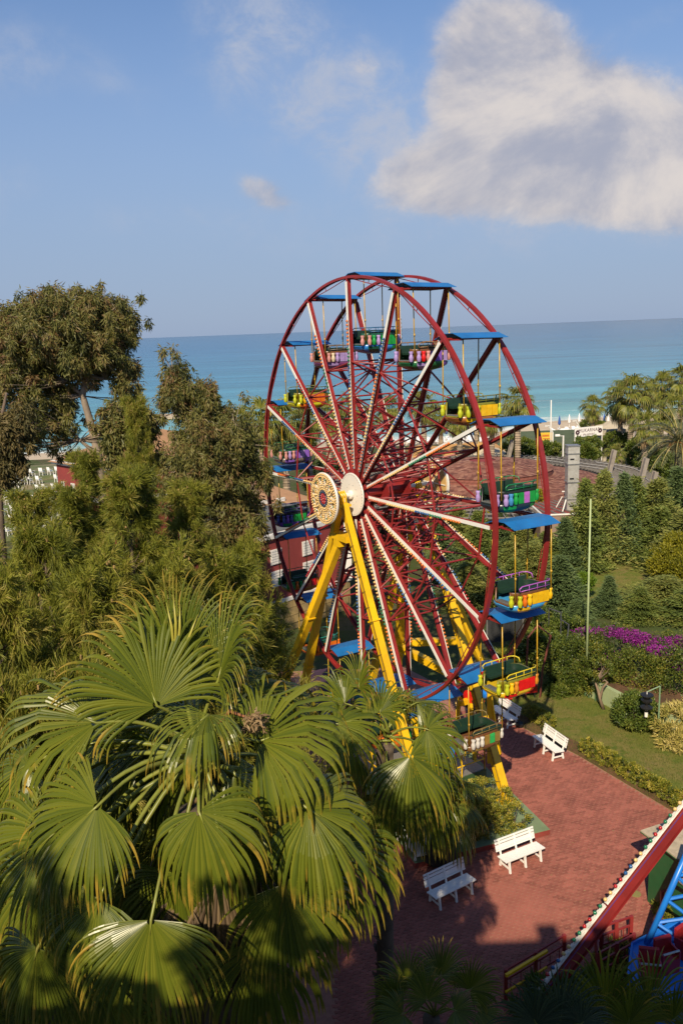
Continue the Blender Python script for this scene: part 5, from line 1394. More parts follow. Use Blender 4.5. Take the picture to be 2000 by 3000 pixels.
PBARK = paint('palm bark', (.11, .08, .055), .9, var=.3, scale=4, bump=.9, bscale=20)

def limbs(mm, start, ends, r0, bend=.25, n=5):
    for e_ in ends:
        L_ = np.linalg.norm(e_ - start); off = rdirs(1)[0] * L_ * bend * .5; off[2] = abs(off[2]) * -.3
        pts = [start + (e_ - start) * f + off * math.sin(PI * f) for f in np.linspace(0, 1, n)]
        mm.tube(pts, [max(.008, r0 * (1 - .85 * f)) for f in np.linspace(0, 1, n)], 5, cap=False)

def broad_tree(name, label, trunk, r_trunk, blobs, n_cl, per, mat, bark, leaf=(.26, .07), hang=.75, group=None, cl_r=.55, forks=()):
    """trunk: points; crown: clusters of hanging leaves spread through the blobs, each fed by its own branch"""
    base = trunk[0] * V(1, 1, 0)
    t_ = thing(name, label, 'tree', base, group)
    mm = MB(); mm.tube(trunk, np.linspace(r_trunk, r_trunk * .35, len(trunk)), 9)
    for f in forks: mm.tube(f, np.linspace(r_trunk * .5, r_trunk * .15, len(f)), 7)
    vol = np.array([b_[1].prod() ** .67 for b_ in blobs]); cnt = np.maximum(3, (n_cl * vol / vol.sum()).astype(int))
    P, D, Nn, Rn = [], [], [], []
    spine = list(trunk[len(trunk) // 2:]) + [p for f in forks for p in f[1:]]
    for (c, r), k2 in zip(blobs, cnt):
        cl = c + in_ball(k2, .12) * np.maximum(r - .45 * cl_r, r * .4) * np.where(rng.random((k2, 1)) < .30, rng.uniform(1.0, 1.5, (k2, 1)), rng.uniform(.6, 1.0, (k2, 1)))
        for q in cl:
            s_ = min(spine, key=lambda p: np.linalg.norm(p - q) + max(0, p[2] - q[2]) * 1.5)
            limbs(mm, np.asarray(s_), [q], r_trunk * .11 + .006)
            m_ = int(per * rng.uniform(.6, 1.4)); R_ = cl_r * rng.uniform(.5, 1.35) * (.62 if np.linalg.norm((q - c) / r) > .85 else 1.0)
            ps = q + in_ball(m_) * V(R_ * .75, R_ * .75, R_ * 1.15) - V(0, 0, R_ * .3)
            dd = nunit(rng.normal(size=(m_, 3)) * (1 - hang * .6) + V(0, 0, -hang) + nunit(ps - q) * .35)
            P.append(ps); D.append(dd); Nn.append(rdirs(m_)); Rn.append(np.clip(rng.normal(.5, .18, m_) + rng.normal(0, .24), 0, 1))
    P = np.concatenate(P); D = np.concatenate(D); Nn = np.concatenate(Nn); Rn = np.concatenate(Rn)
    mm.build('trunk', bark, t_, smooth=True)
    L = leaf[0] * rng.uniform(.6, 1.3, len(P))
    link('crown', leaf_mesh('crown', P, D, Nn, L, leaf[1] * rng.uniform(.7, 1.3, len(P)), Rn, mat, base), t_, base)
    return t_
def tpath(pts, Y): return [AT(x, y, Y) for x, y in pts]
Y1 = 40
tr = tpath([(300, 1440), (288, 1330), (265, 1235), (243, 1160), (250, 1100), (262, 1010), (255, 930)], Y1); tr[0] = V(tr[0][0], Y1, 0)
broad_tree('eucalyptus_tree', 'tallest tree, a eucalyptus with a pale leaning trunk and rounded olive crown against the sky', tr, .22,
           [blob(-10, 855, 405, 1125, Y1), blob(-10, 855, 405, 1125, Y1), blob(10, 850, 150, 990, Y1), blob(80, 832, 240, 960, Y1), blob(190, 828, 340, 950, Y1), blob(300, 862, 416, 1010, Y1), blob(310, 990, 418, 1190, Y1),
            blob(-90, 930, 230, 1340, Y1), blob(-60, 880, 90, 1050, Y1), blob(295, 1180, 425, 1330, Y1), blob(120, 1080, 225, 1300, Y1)],
           1120, 92, EUC, BARK, leaf=(.27, .055), cl_r=.42,
           forks=[tpath([(243, 1160), (200, 1120), (120, 1080), (60, 1020)], Y1), tpath([(262, 1050), (300, 1000), (350, 930)], Y1), tpath([(250, 1100), (310, 1110), (360, 1110)], Y1), tpath([(285, 1330), (235, 1290), (200, 1250)], Y1), tpath([(255, 960), (200, 920), (150, 900)], Y1)])
Y2 = 31
tr = tpath([(520, 1700), (535, 1500), (560, 1350), (545, 1200), (510, 1090)], Y2); tr[0] = V(tr[0][0], Y2, 0)
broad_tree('eucalyptus_tree', 'slender eucalyptus with a two pointed top in front of the blue sea', tr, .2,
           [blob(465, 1012, 560, 1180, Y2), blob(448, 1090, 600, 1230, Y2), blob(560, 1095, 656, 1200, Y2), blob(470, 1170, 780, 1480, Y2), blob(470, 1170, 780, 1480, Y2), blob(560, 1380, 795, 1660, Y2), blob(470, 1290, 640, 1560, Y2), blob(740, 1330, 802, 1420, Y2)],
           860, 92, EUC, BARK, leaf=(.21, .047), cl_r=.32, forks=[tpath([(560, 1350), (630, 1300), (690, 1260)], Y2), tpath([(545, 1200), (600, 1150), (640, 1130)], Y2), tpath([(560, 1380), (640, 1450), (700, 1500)], Y2)])
Y3 = 35
tr = tpath([(380, 1700), (380, 1500), (390, 1350), (370, 1230)], Y3); tr[0] = V(tr[0][0], Y3, 0)
broad_tree('eucalyptus_tree', 'bushy brownish eucalyptus between the tall one and the slender one', tr, .2,
           [blob(275, 1170, 430, 1300, Y3), blob(300, 1260, 480, 1420, Y3), blob(380, 1180, 470, 1300, Y3)], 170, 115, EUC, BARK, leaf=(.26, .07), cl_r=.48)
tr = tpath([(-30, 1500), (-10, 1300), (20, 1150)], 36); tr[0] = V(tr[0][0], 36, 0)
broad_tree('eucalyptus_tree', 'dry brown eucalyptus at the left edge below the tall crown', tr, .14,
           [blob(-80, 1180, 110, 1330, 36), blob(-60, 1280, 90, 1420, 36)], 110, 115, leafmat('dry leaf', [(.06, .058, .02), (.125, .10, .032), (.17, .125, .05)], .2, .6), BARKD, leaf=(.26, .07), cl_r=.5)

# casuarinas: feathery brushes of thin needles on thin drooping branches
def casuarina_mesh(H, R, nb, seed, z0=.12):
    r_ = np.random.default_rng(seed); P, D, Rn, LL = [], [], [], []; mm = MB(); cones = MB()
    mm.tube([V(0, 0, 0), V(.12, .05, H * .3), V(-.08, .1, H * .65), V(0, 0, H * .97)], [H * .017, H * .013, H * .008, .015], 7)
    for i in range(nb):
        f = r_.random() ** .8; z = H * (z0 + (.97 - z0) * f); az_ = r_.random() * 2 * PI
        Lb = R * (1.05 - .82 * f ** 1.3) * r_.uniform(.55, 1.12); up_ = r_.uniform(.15, .75) + .35 * f
        a0 = V(0, 0, z); d_ = unit(V(math.cos(az_), math.sin(az_), up_)); e_ = a0 + d_ * Lb + V(0, 0, -.10 * Lb)
        mid_ = a0 + d_ * Lb * .55 + V(0, 0, .06 * Lb)
        mm.tube([a0, mid_, e_], [.03 * Lb / R + .012, .02, .007], 4, cap=False)
        ntw = 28
        for j in range(ntw):                                       # side twigs
            u = .22 + .8 * (j + r_.random()) / ntw; q = a0 + (mid_ - a0) * min(1, u / .55) if u < .55 else mid_ + (e_ - mid_) * (u - .55) / .45
            dt_ = unit(d_ * .75 + r_.normal(size=3) * .62 + V(0, 0, .12)); Lt = Lb * .20 * r_.uniform(.4, 1.5) + .10
            m_ = 27; s_ = r_.random((m_, 1)); ps = q + dt_ * Lt * s_
            dd = nunit(dt_ + r_.normal(size=(m_, 3)) * .5 + V(0, 0, .02)); hue = np.clip(r_.normal(.5, .2) + .3 * (u - .5), 0, 1)
            P.append(ps); D.append(dd); Rn.append(np.clip(hue + r_.normal(0, .15, m_), 0, 1)); LL.append(r_.uniform(.10, .30, m_))
        if r_.random() < .38:
            for j in range(9):
                q = mid_ + (e_ - mid_) * r_.random() * .8 + r_.normal(size=3) * .09; cones.sphere(q, .032, 5, 3)
    P = np.concatenate(P); D = np.concatenate(D); Rn = np.concatenate(Rn); LL = np.concatenate(LL)
    cr_ = leaf_mesh('crown', P, D, nunit(r_.normal(size=P.shape)), LL, .016, Rn, CAS, (0, 0, 0), droop=.16)
    return cr_, mm.mesh('trunk', BARKD, smooth=True), cones.mesh('cones', CONE)
CASM = [casuarina_mesh(13.0, 3.0, 128, 3), casuarina_mesh(9.5, 2.9, 112, 8), casuarina_mesh(6.5, 2.6, 105, 15, .06)]
def casuarina(x, ytop, Y, label, w=None, var=0):
    top = AT(x, ytop, Y); Hs = (13.0, 9.5, 6.5)[var]; s_ = top[2] / Hs
    t_ = thing('casuarina_tree', label, 'tree', V(top[0], Y, 0), 'feathery casuarina trees on the left')
    for nm, me in zip(('crown', 'trunk', 'cones'), CASM[var]):
        o = link(nm, me, t_, WL[t_.name])
        if nm == 'cones': o['kind'] = 'stuff'
    wx = w if w else s_
    t_.scale = (wx, wx, s_); t_.rotation_euler = (0, 0, rng.random() * 6.28)
    return t_
for (x, yt, Y, w, var, lab) in ((392, 1172, 33, .62, 0, 'feathery casuarina with a dark pointed top before the bushy eucalyptus'), (250, 1330, 27, .72, 0, 'feathery casuarina under the tall eucalyptus trunk'),
                                (205, 1432, 25, .95, 0, 'casuarina in front of the red hall with white windows'), (720, 1590, 22.5, .75, 1, 'slim casuarina against the red house beside the wheel'),
                                (85, 1445, 25, .85, 0, 'feathery casuarina at the left edge in front of the white chairs'), (370, 1385, 21.5, .95, 0, 'big yellow green casuarina with a dark forked trunk in the middle of the left trees'),
                                (545, 1420, 24, .85, 0, 'casuarina with brown cones left of the wheel'), (655, 1630, 20, .95, 1, 'bright casuarina brush whose branches reach the left foot of the wheel stand'),
                                (120, 1545, 19, .9, 1, 'shaggy casuarina above the leftmost palm leaf'), (690, 1730, 21, .8, 1, 'low casuarina just left of the yellow legs'), (500, 1640, 18, .85, 1, 'casuarina with hanging cone sprays above the top palm leaves'),
                                (-40, 1660, 15.5, .95, 1, 'dark casuarina in the left corner beside the big palm'), (265, 1660, 16, .85, 1, 'casuarina rising behind the big palm crown'), (40, 2050, 13, .85, 2, 'low dusky casuarina left of the big palm'),
                                (240, 2000, 13.5, .75, 2, 'low casuarina filling the gap behind the palm leaves')):
    casuarina(x, yt, Y, lab, w, var)

# conifers: drooping sprays on a cone
def conifer_mesh(H, R, n, seed, p=.85):
    r_ = np.random.default_rng(seed); P, D, Rn, LL = [], [], [], []
    nbr = 210
    for i in range(nbr):
        f = r_.random() ** 1.25; z = H * (.03 + .95 * f); az_ = r_.random() * 2 * PI
        Rb = R * (1 - f) ** p * r_.uniform(.6, 1.18) + .05
        out_ = V(math.cos(az_), math.sin(az_), 0); m_ = int(n / nbr * (.55 + .9 * (1 - f)))
        u = r_.random((m_, 1)) ** .5; ps = V(0, 0, z) + out_ * Rb * u + V(0, 0, 1) * (Rb * .28 * u ** 2 * r_.uniform(-.4, 1.3)) + r_.normal(size=(m_, 3)) * (.10 + .05 * Rb)
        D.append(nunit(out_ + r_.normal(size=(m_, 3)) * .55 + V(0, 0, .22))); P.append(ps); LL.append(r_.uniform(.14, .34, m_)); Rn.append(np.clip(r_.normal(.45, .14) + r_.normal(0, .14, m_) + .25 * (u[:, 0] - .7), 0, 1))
    P = np.concatenate(P); D = np.concatenate(D); Rn = np.concatenate(Rn); LL = np.concatenate(LL)
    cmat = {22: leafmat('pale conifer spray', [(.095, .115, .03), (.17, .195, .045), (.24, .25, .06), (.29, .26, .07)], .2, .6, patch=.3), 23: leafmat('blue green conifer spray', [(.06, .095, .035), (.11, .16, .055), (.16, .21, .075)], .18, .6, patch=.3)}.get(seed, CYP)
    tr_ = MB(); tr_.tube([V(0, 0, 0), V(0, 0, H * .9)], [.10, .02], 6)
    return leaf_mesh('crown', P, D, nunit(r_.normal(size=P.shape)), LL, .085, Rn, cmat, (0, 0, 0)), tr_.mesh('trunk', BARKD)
CONM = [conifer_mesh(6.0, 1.9, 13000, 21, 1.05), conifer_mesh(6.0, 2.2, 14000, 22, .92), conifer_mesh(6.0, 1.5, 11000, 23, 1.1)]
def conifer(x, yt, Y, w, label, var):
    top = AT(x, yt, Y); t_ = thing('conifer', label, 'tree', V(top[0], Y, 0), 'dark green conifers of the garden')
    for nm, me in zip(('crown', 'trunk'), CONM[var]): link(nm, me, t_, WL[t_.name])
    w *= 1.05; t_.scale = (w, w, top[2] / 5.9); t_.rotation_euler = (0, 0, rng.random() * 6.28)
CONS = [  # x, top y, distance, width factor, label
 (1715, 1408, 59, 1.05, 'conifer standing just right of the thin green mast top'), (1768, 1382, 61, 1.0, 'conifer with a thin leader against the shingle roof edge'), (1830, 1392, 61, 1.1, 'conifer under the first sloping post of the pergola'),
 (1862, 1400, 62, 1.1, 'conifer with a slim tip right of the first sloping post'), (1925, 1405, 62, 1.25, 'broad conifer under the second sloping post'), (1985, 1375, 64, 1.4, 'tall conifer at the right edge below the date palm'), (2060, 1360, 66, 1.5, 'conifer cut by the right edge of the view'),
 (1735, 1470, 64, 1.1, 'conifer above the small upper lawn, left one'), (1850, 1480, 65, 1.25, 'conifer above the small upper lawn, middle one'), (1935, 1490, 60, 1.3, 'conifer above the small upper lawn, right one'), (2010, 1500, 57, 1.3, 'conifer at the right edge above the golden shrubs'),
 (1655, 1520, 58, 1.0, 'conifer below the terrace of the duct tower'), (1600, 1560, 58, 1.05, 'conifer just outside the far rim below the terrace'), (1530, 1545, 60, .9, 'conifer seen between the rims under the blue canopy'), (1470, 1500, 62, .9, 'conifer seen inside the near rim beside the topiary'),
 (1400, 1500, 60, 1.0, 'conifer seen through the lower right spokes'), (1340, 1490, 62, 1.1, 'conifer behind the far star disc'), (1290, 1530, 58, .9, 'conifer seen between the far pylon legs'),
 (1500, 1640, 52, .95, 'conifer behind the yellow and blue gondola'), (1560, 1590, 54, 1.1, 'conifer left of the purple railed gondola'), (1640, 1630, 50, 1.15, 'thick conifer right of the purple railed gondola'), (1440, 1640, 53, 1.0, 'conifer behind the near rim at mid height'), (1370, 1650, 52, .95, 'conifer behind the long white spoke at lower right'),
 (1785, 1690, 49, .7, 'dark pointed conifer right of the green mast'), (1875, 1722, 48, .8, 'conifer behind the violet flowers, left one'), (1945, 1690, 50, 1.35, 'wide conifer behind the violet flowers, right one'), (1690, 1760, 47, .75, 'narrow conifer at the foot of the green mast'), (2030, 1720, 48, 1.3, 'conifer beyond the violet flowers at the right edge'),
]
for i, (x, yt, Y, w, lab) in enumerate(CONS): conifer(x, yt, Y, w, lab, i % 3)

def shrub(name, label, blobs, n, mat, leaf=(.12, .06), group=None, cat='shrub', top=0.0, lo=.5, hang=0.0):
    base = blobs[0][0] * V(1, 1, 0)
    t_ = thing(name, label, cat, base, group)
    vol = np.array([(b_[1][0] * b_[1][2] + b_[1][1] * b_[1][2]) for b_ in blobs]); cnt = (n * vol / vol.sum()).astype(int)
    P, D, Rn = [], [], []; mm = MB()
    for (c, r), k2 in zip(blobs, cnt):
        ncl = max(8, k2 // 45); cl = c + in_ball(ncl, lo) * r
        idx = rng.integers(0, ncl, k2); tone = rng.normal(.5, .17, ncl)
        ps = cl[idx] + in_ball(k2) * np.mean(r) * rng.uniform(.14, .30, (k2, 1)); ps[:, 2] = np.maximum(ps[:, 2], .02)
        P.append(ps); D.append(nunit((ps - c) / r * .9 + rng.normal(size=(k2, 3)) * .7 + V(0, 0, .3 - hang))); Rn.append(np.clip(tone[idx] + rng.normal(0, .16, k2), 0, 1))
        for q in cl[:10]: limbs(mm, V(c[0], c[1], max(0, c[2] - r[2])), [c + (q - c) * .9], .025)
    P = np.concatenate(P); D = np.concatenate(D); Rn = np.concatenate(Rn)
    nn_ = nunit(rng.normal(size=P.shape) + V(0, 0, .8))
    link('foliage', leaf_mesh('foliage', P, D, nn_, leaf[0] * rng.uniform(.6, 1.4, len(P)), leaf[1], Rn, mat, base), t_, base)
    mm.build('stem', BARKD, t_)
    return t_
def gblob(x, y, r, h, dy=None, z=0.0):
    c = G(x, y, z); return c + V(0, 0, h / 2), V(r, dy or r, h / 2)
# hedge bed on the pad
bed = []
for u in np.linspace(.9, 4.0, 6):
    for v in (0.75, 1.7, 2.7): 
        if u - v * .25 > -.1: bed.append((pl_ + ex * (u + .15) + ey * v + V(0, 0, .55), V(.55, .6, .45)))
shrub('hedge_bed', 'clipped green and golden hedge filling the bed on the pad behind the sunny bench', bed, 26000, HEDGE, (.075, .04), cat='hedge', lo=.6)
def hedge_row(p, q, label, w=.38, h=.62, n=9000, mat=HEDGE):
    k2 = max(2, int(np.linalg.norm(q - p) / .45)); shrub('hedge', label, [(p + (q - p) * i / k2 + V(0, 0, h / 2), V(.36, w, h / 2 * rng.uniform(.9, 1.15))) for i in range(k2 + 1)], n, mat, (.07, .04), cat='hedge', lo=.55)
d_ = unit(E3 - E2); n_ = V(-d_[1], d_[0], 0); n_ = n_ if n_ @ V(1, 1, 0) > 0 else -n_
hedge_row(E2 + n_ * .42 + d_ * .1, E3 + n_ * .42 + d_ * .25, 'long clipped golden green hedge between the paving and the lawn', n=17000)
hedge_row(G(1555, 2100), G(1600, 2132), 'short clipped golden hedge between the two far benches', n=5000)
hedge_row(E3 + n_ * .2 + d_ * .3, E3 + n_ * .3 + d_ * 1.4, 'golden shrub end of the hedge row by the booth', w=.5, h=.8, n=5000)
shrub('golden_shrub', 'golden green planting inside the red fences', [gblob(1790, 2838, .5, .4), gblob(1815, 2815, .5, .4), gblob(1775, 2865, .4, .35)], 5000, HEDGE, (.10, .03))
shrub('golden_shrub', 'golden green planting in front of the booth behind the fence', [gblob(1965, 2690, .5, .4), gblob(2005, 2672, .5, .4)], 3500, HEDGE, (.10, .03))
# bougainvillea bank
bg_ = [blob(1600, 1870, 1760, 2010, 38.6), blob(1690, 1890, 1850, 2030, 38.2), blob(1790, 1900, 1950, 2075, 37.4), blob(1880, 1900, 2040, 2120, 36.6), blob(1690, 1950, 1790, 2020, 37.6), blob(1715, 1930, 1790, 1992, 36.5), blob(1770, 1960, 1860, 2050, 37.9), blob(1850, 1990, 1960, 2110, 37.2), blob(1730, 1840, 1880, 1930, 40.5), blob(1860, 1860, 2040, 1960, 39.5), blob(1660, 1860, 1760, 1940, 40)]
bt = shrub('bougainvillea', 'broad bougainvillea bank with violet flowers hanging over the low green wall', bg_, 42000, BOUG, (.11, .065), cat='bush', lo=.6)
P = []
for (c, r, m_) in ([(AT(x, y, Y), rr, k2) for x, y, Y, rr, k2 in ((1745, 1850, 40.8, .45, 260), (1790, 1850, 40.6, .5, 320), (1830, 1858, 40.4, .55, 600), (1862, 1868, 40.0, .6, 800), (1895, 1880, 39.8, .6, 900), (1925, 1890, 39.4, .6, 1000), (1955, 1912, 37.6, .5, 900), (1985, 1935, 37.2, .5, 800), (1925, 1905, 38.0, .45, 500), (2005, 1950, 36.9, .5, 600), (1975, 1880, 39.6, .5, 650), (2000, 1875, 39.6, .5, 500), (1700, 1850, 40.6, .4, 120), (1805, 2008, 37.3, .3, 260), (1735, 1955, 38.0, .4, 60), (1815, 1925, 38.2, .6, 60))]):
    P.append(c + in_ball(m_) * r * V(1.25, 1, .55))
P = np.concatenate(P)
link('flowers', leaf_mesh('flowers', P, rdirs(len(P)), rdirs(len(P)), .085, .075, rng.random(len(P)), FLOWER, WL[bt.name]), bt, WL[bt.name])
tk = G(1766, 2078); mm = MB()
mm.tube([tk, AT(1757, 2050, tk[1]), AT(1752, 2025, tk[1]), AT(1744, 2003, tk[1] + .3), AT(1755, 1975, tk[1] + .5), AT(1775, 1940, tk[1] + .9)], [.085, .065, .07, .05, .04, .02], 8)
mm.tube([AT(1757, 2050, tk[1]), AT(1764, 2015, tk[1]), AT(1778, 1998, tk[1]), AT(1770, 1992, tk[1] + .1), AT(1762, 1998, tk[1] + .2)], [.06, .055, .05, .04, .03], 7)
mm.build('trunk', paint('twisted bark', (.20, .14, .09), .85, var=.25, bump=.5), bt, smooth=True)
shrub('oleander', 'dense dark green bush with strap leaves at the left end of the garden wall', [blob(1615, 1950, 1720, 2040, 38.3), blob(1600, 1990, 1680, 2045, 38.0)], 9000, BUSH, (.22, .05), cat='bush')
shrub('leafy_bank', 'leafy green bank of shrubs right of the far rim under the conifers', [blob(1600, 1800, 1720, 1930, 42), blob(1570, 1850, 1650, 1960, 41), blob(1650, 1830, 1740, 1900, 42.5)], 13000, BUSH, (.14, .07), cat='bush')
shrub('leafy_bush', 'glossy big leaved bush seen between the rims above the red cart', [blob(1530, 1840, 1610, 1990, 42), blob(1560, 1780, 1620, 1870, 43), blob(1440, 1900, 1530, 1990, 43)], 9000, BUSH, (.20, .09), cat='bush')
shrub('round_bush', 'round dark ivy bush against the garden wall beside the lantern', [gblob(1862, 2130, .95, 1.45)], 9000, BUSH, (.10, .07), cat='bush', lo=.7)
shrub('variegated_bush', 'pale yellow variegated bush at the right edge of the lawn', [gblob(1985, 2165, 1.0, 1.3), gblob(2040, 2150, 1.0, 1.5), gblob(1975, 2190, .7, .8)], 9000, VARIEG, (.24, .045), cat='bush', lo=.5)
shrub('golden_bush', 'golden leaved shrub bank at the right edge above the violet flowers', [blob(1900, 1600, 2020, 1700, 54), blob(1950, 1560, 2060, 1640, 55), blob(1960, 1640, 2050, 1720, 52)], 13000, leafmat('golden leaf', [(.10, .11, .01), (.20, .19, .012), (.30, .26, .02)], .25, .5), (.20, .09), cat='bush')
shrub('dome_bush', 'bright green clipped dome at the head of the small upper lawn', [blob(1726, 1580, 1782, 1642, 62)], 7000, BRIGHT, (.12, .05), cat='bush', lo=.8)
shrub('dome_bush', 'smaller darker bush right of the bright clipped dome', [blob(1782, 1588, 1822, 1630, 62.5)], 4500, BUSH, (.14, .06), cat='bush', lo=.6)
shrub('flower_shrub', 'leafy yellow green shrubs left of the thin mast on the upper lawn edge', [blob(1690, 1680, 1740, 1730, 52)], 3500, BRIGHT, (.16, .06), cat='bush')
shrub('leafy_bush', 'rounded mixed bush between the dome and the golden bank', [blob(1885, 1610, 1940, 1680, 58)], 7000, BUSH, (.16, .07), cat='bush')
for (x, y0, y1, Y, lab) in ((1580, 1435, 1515, 66, 'golden topiary of stacked balls just inside the far rim'), (1540, 1478, 1525, 66, 'golden topiary ball pair under the black gondola'), (1502, 1470, 1530, 65, 'golden topiary left of the ball pair'), (1462, 1490, 1560, 64, 'golden topiary behind the near rim'), (1515, 1550, 1590, 62, 'single low golden ball below the canopy'), (1580, 1560, 1610, 62, 'golden ball at the far rim below the canopy'), (1420, 1500, 1560, 63, 'golden topiary at the left end of the row')):
    n_ = max(1, int((y1 - y0) / 26)); bl_ = [blob(x - 15 + 3 * i, y0 + (y1 - y0) * (n_ - 1 - i) / n_, x + 15 - 3 * i, y0 + (y1 - y0) * (n_ - i) / n_, Y) for i in range(n_)]
    tt_ = shrub('topiary', lab, bl_, 2600 * n_, TOPI, (.11, .05), cat='topiary', lo=.8, group='golden topiaries before the restaurant')
    b0 = WL[tt_.name]; mm = MB(); mm.tube([b0, b0 + V(0, 0, bl_[0][0][2])], .07, 6); mm.build('trunk', paint('white trunk', (.55, .50, .44), .8), tt_)
for (x0, y0, x1, y1, Y, lab) in ((1680, 1275, 1760, 1345, 98, 'ivy covered mound under the lettered sign'), (1560, 1290, 1650, 1345, 97, 'shrubs behind the walking man'), (1700, 1300, 1745, 1348, 90, 'grey green bush right of the duct tower'), (1770, 1265, 1850, 1310, 104, 'dark ivy over the stone gateway'), (1470, 1280, 1560, 1340, 96, 'dark bush left of the palm trunk inside the wheel'),
                                 (1860, 1310, 1960, 1400, 93, 'mixed shrubs under the date palm, left part'), (1940, 1330, 2060, 1420, 92, 'mixed shrubs under the date palm, right part'), (1830, 1290, 1900, 1360, 99, 'bushes behind the twin palm trunks'), (1700, 1225, 1770, 1265, 122, 'dark sea hedge below the lone palm'), (1090, 1350, 1210, 1400, 95, 'green hedge behind the hub seen through the spokes'), (880, 1350, 1010, 1440, 88, 'garden shrubs left of the hub seen through the spokes')):
    shrub('garden_shrub', lab, [blob(x0, y0, (x0 + x1) / 2 + 8, y1, Y), blob((x0 + x1) / 2 - 8, y0 + 6, x1, y1, Y)], 5500, BUSH, (.26, .12), cat='bush')

# unseen planting added on the hotel wing to break up its shadow on the palm
rb = []
for x, hh, w_ in ((-3.3, 1.5, .45), (-4.6, .5, .6), (-5.6, 2.1, .6), (-6.9, 1.0, .5), (-7.9, 2.3, .7), (-9.4, .9, .7), (-10.6, 1.9, .6), (-12.2, 1.2, .7), (-13.6, 2.0, .7)): rb.append((V(x, -1.15, 17.55 + hh * .5), V(w_, .45, hh * .5)))
shrub('added_roof_planting', 'loose green shrubs added out of view on the hotel roof to break up its shadow', rb, 12000, BUSH, (.16, .07), cat='planting')
# ------------------------------------------------------------------ fan palms
FAN = leafmat('fan palm leaf', [(.070, .096, .010), (.115, .140, .012), (.165, .178, .018)], .25, .32, spec=.42, tip=(.36, .24, .035))
FANFAR = leafmat('far fan palm leaf', [(0.068, 0.088, 0.016), (0.142, 0.162, 0.022), (0.243, 0.230, 0.041)], .22, .45, tip=(.26, .19, .06))
PET = paint('petiole', (.17, .19, .03), .4, var=.25, scale=4, dirt=.25, dirtcol=(.22, .10, .03))
DEAD = leafmat('dead palm leaf', [(.16, .10, .05), (.24, .16, .08), (.30, .21, .11)], .1, .8)
def fan_blade(hub, axis, nrm, Rb, nseg=46, span=118, join=.56, droop=1.0, cup=.18, rows=11, seed=0, pleat=.5, limp=0.0):
    """pleated fan blade: segments joined to `join` of their length, then free and hanging. Returns verts, quads, per-face rnd, per-point tt"""
    r_ = np.random.default_rng(seed)
    axis = unit(axis); nrm = unit(nrm - axis * (nrm @ axis)); side = np.cross(nrm, axis)
    vs, fs, rn, tt = [], [], [], []
    dphi = math.radians(span) * 2 / nseg
    ts = np.concatenate([np.linspace(.04, join, 4), np.linspace(join, 1, rows - 3)[1:]])
    for i in range(nseg):
        ph = math.radians(span) * (2 * (i + .5) / nseg - 1); q = abs(ph) / math.radians(span)
        L = Rb * (1 - .34 * q ** 2) * r_.uniform(.93, 1.05)
        fold = cup * (abs(math.sin(ph)) * .8 + .35 * q)
        d = unit(math.cos(ph) * axis + math.sin(ph) * side + nrm * fold * .9)
        tang = unit(-math.sin(ph) * axis + math.cos(ph) * side); nl = unit(np.cross(d, tang))
        if nl @ nrm < 0: nl = -nl
        p = hub + d * L * ts[0]; dc = d.copy(); n0 = len(vs); hw0 = math.tan(dphi / 2)
        wil = 1.0 if r_.random() > .07 else r_.uniform(1.15, 1.5)
        if r_.random() < .05: L *= r_.uniform(.6, .85)
        jn = join * r_.uniform(.9, 1.08); dr = droop * r_.uniform(.7, 1.6); sw = r_.normal(0, .16)
        for k, t in enumerate(ts):
            if k:
                dt = t - ts[k - 1]
                fre = max(0.0, t - jn * .8) / (1 - jn * .8)
                dc = unit(dc + V(0, 0, -1) * dr * dt * (.22 + 9.0 * fre ** 1.4) * (1.0 + limp) + tang * sw * dt * fre)
                p = p + dc * L * dt
            hw = L * t * hw0 if t <= jn else L * jn * hw0 * max(.03, ((1 - t) / (1 - jn)) ** .6)
            tg = unit(tang - dc * (tang @ dc)); nk = np.cross(dc, tg); nk = nk if nk @ nl > 0 else -nk
            pl = hw * pleat
            vs += [p - tg * hw - nk * pl * .5, p + nk * pl * .5, p + tg * hw - nk * pl * .5]; tt += [t * wil] * 3
        R0 = r_.random()
        for k in range(len(ts) - 1):
            a = n0 + 3 * k; fs += [(a, a + 1, a + 4, a + 3), (a + 1, a + 2, a + 5, a + 4)]; rn += [R0, R0]
    return vs, fs, rn, tt
def make_frond(parent, crown, hub, tip, facing, seed, nseg=54, span=118, droop=1.0, mat=FAN, petmat=None, sag=.12, rp=.022, cup=-.32, join=.50, limp=0.0, label=None, big=1.42):
    base = WL[parent.name]
    ax = tip - hub; Rb = np.linalg.norm(ax) * big
    vs, fs, rn, tt = fan_blade(hub, ax, np.asarray(facing, float), Rb, nseg, span, join, droop, cup, 11, seed, limp=limp)
    o = link('frond', np_mesh('frond', np.array(vs) - base, [4] * len(fs), fs, [mat], face_attr=rn, point_attr=tt), parent, base)
    mm = MB(); n_ = 9; L_ = np.linalg.norm(hub - crown)
    dirp = unit(ax)
    pts = [crown + (hub - crown) * f + V(0, 0, 1) * L_ * sag * math.sin(PI * f) for f in np.linspace(0, 1, n_)] + [hub + unit(ax) * .12 * Rb]
    mm.tube(pts, list(np.linspace(rp * 1.5, rp * .7, n_)) + [rp * .25], 6)
    mm.build('petiole', petmat or PET, o, smooth=True)
    if label: o['label'] = label
    return o
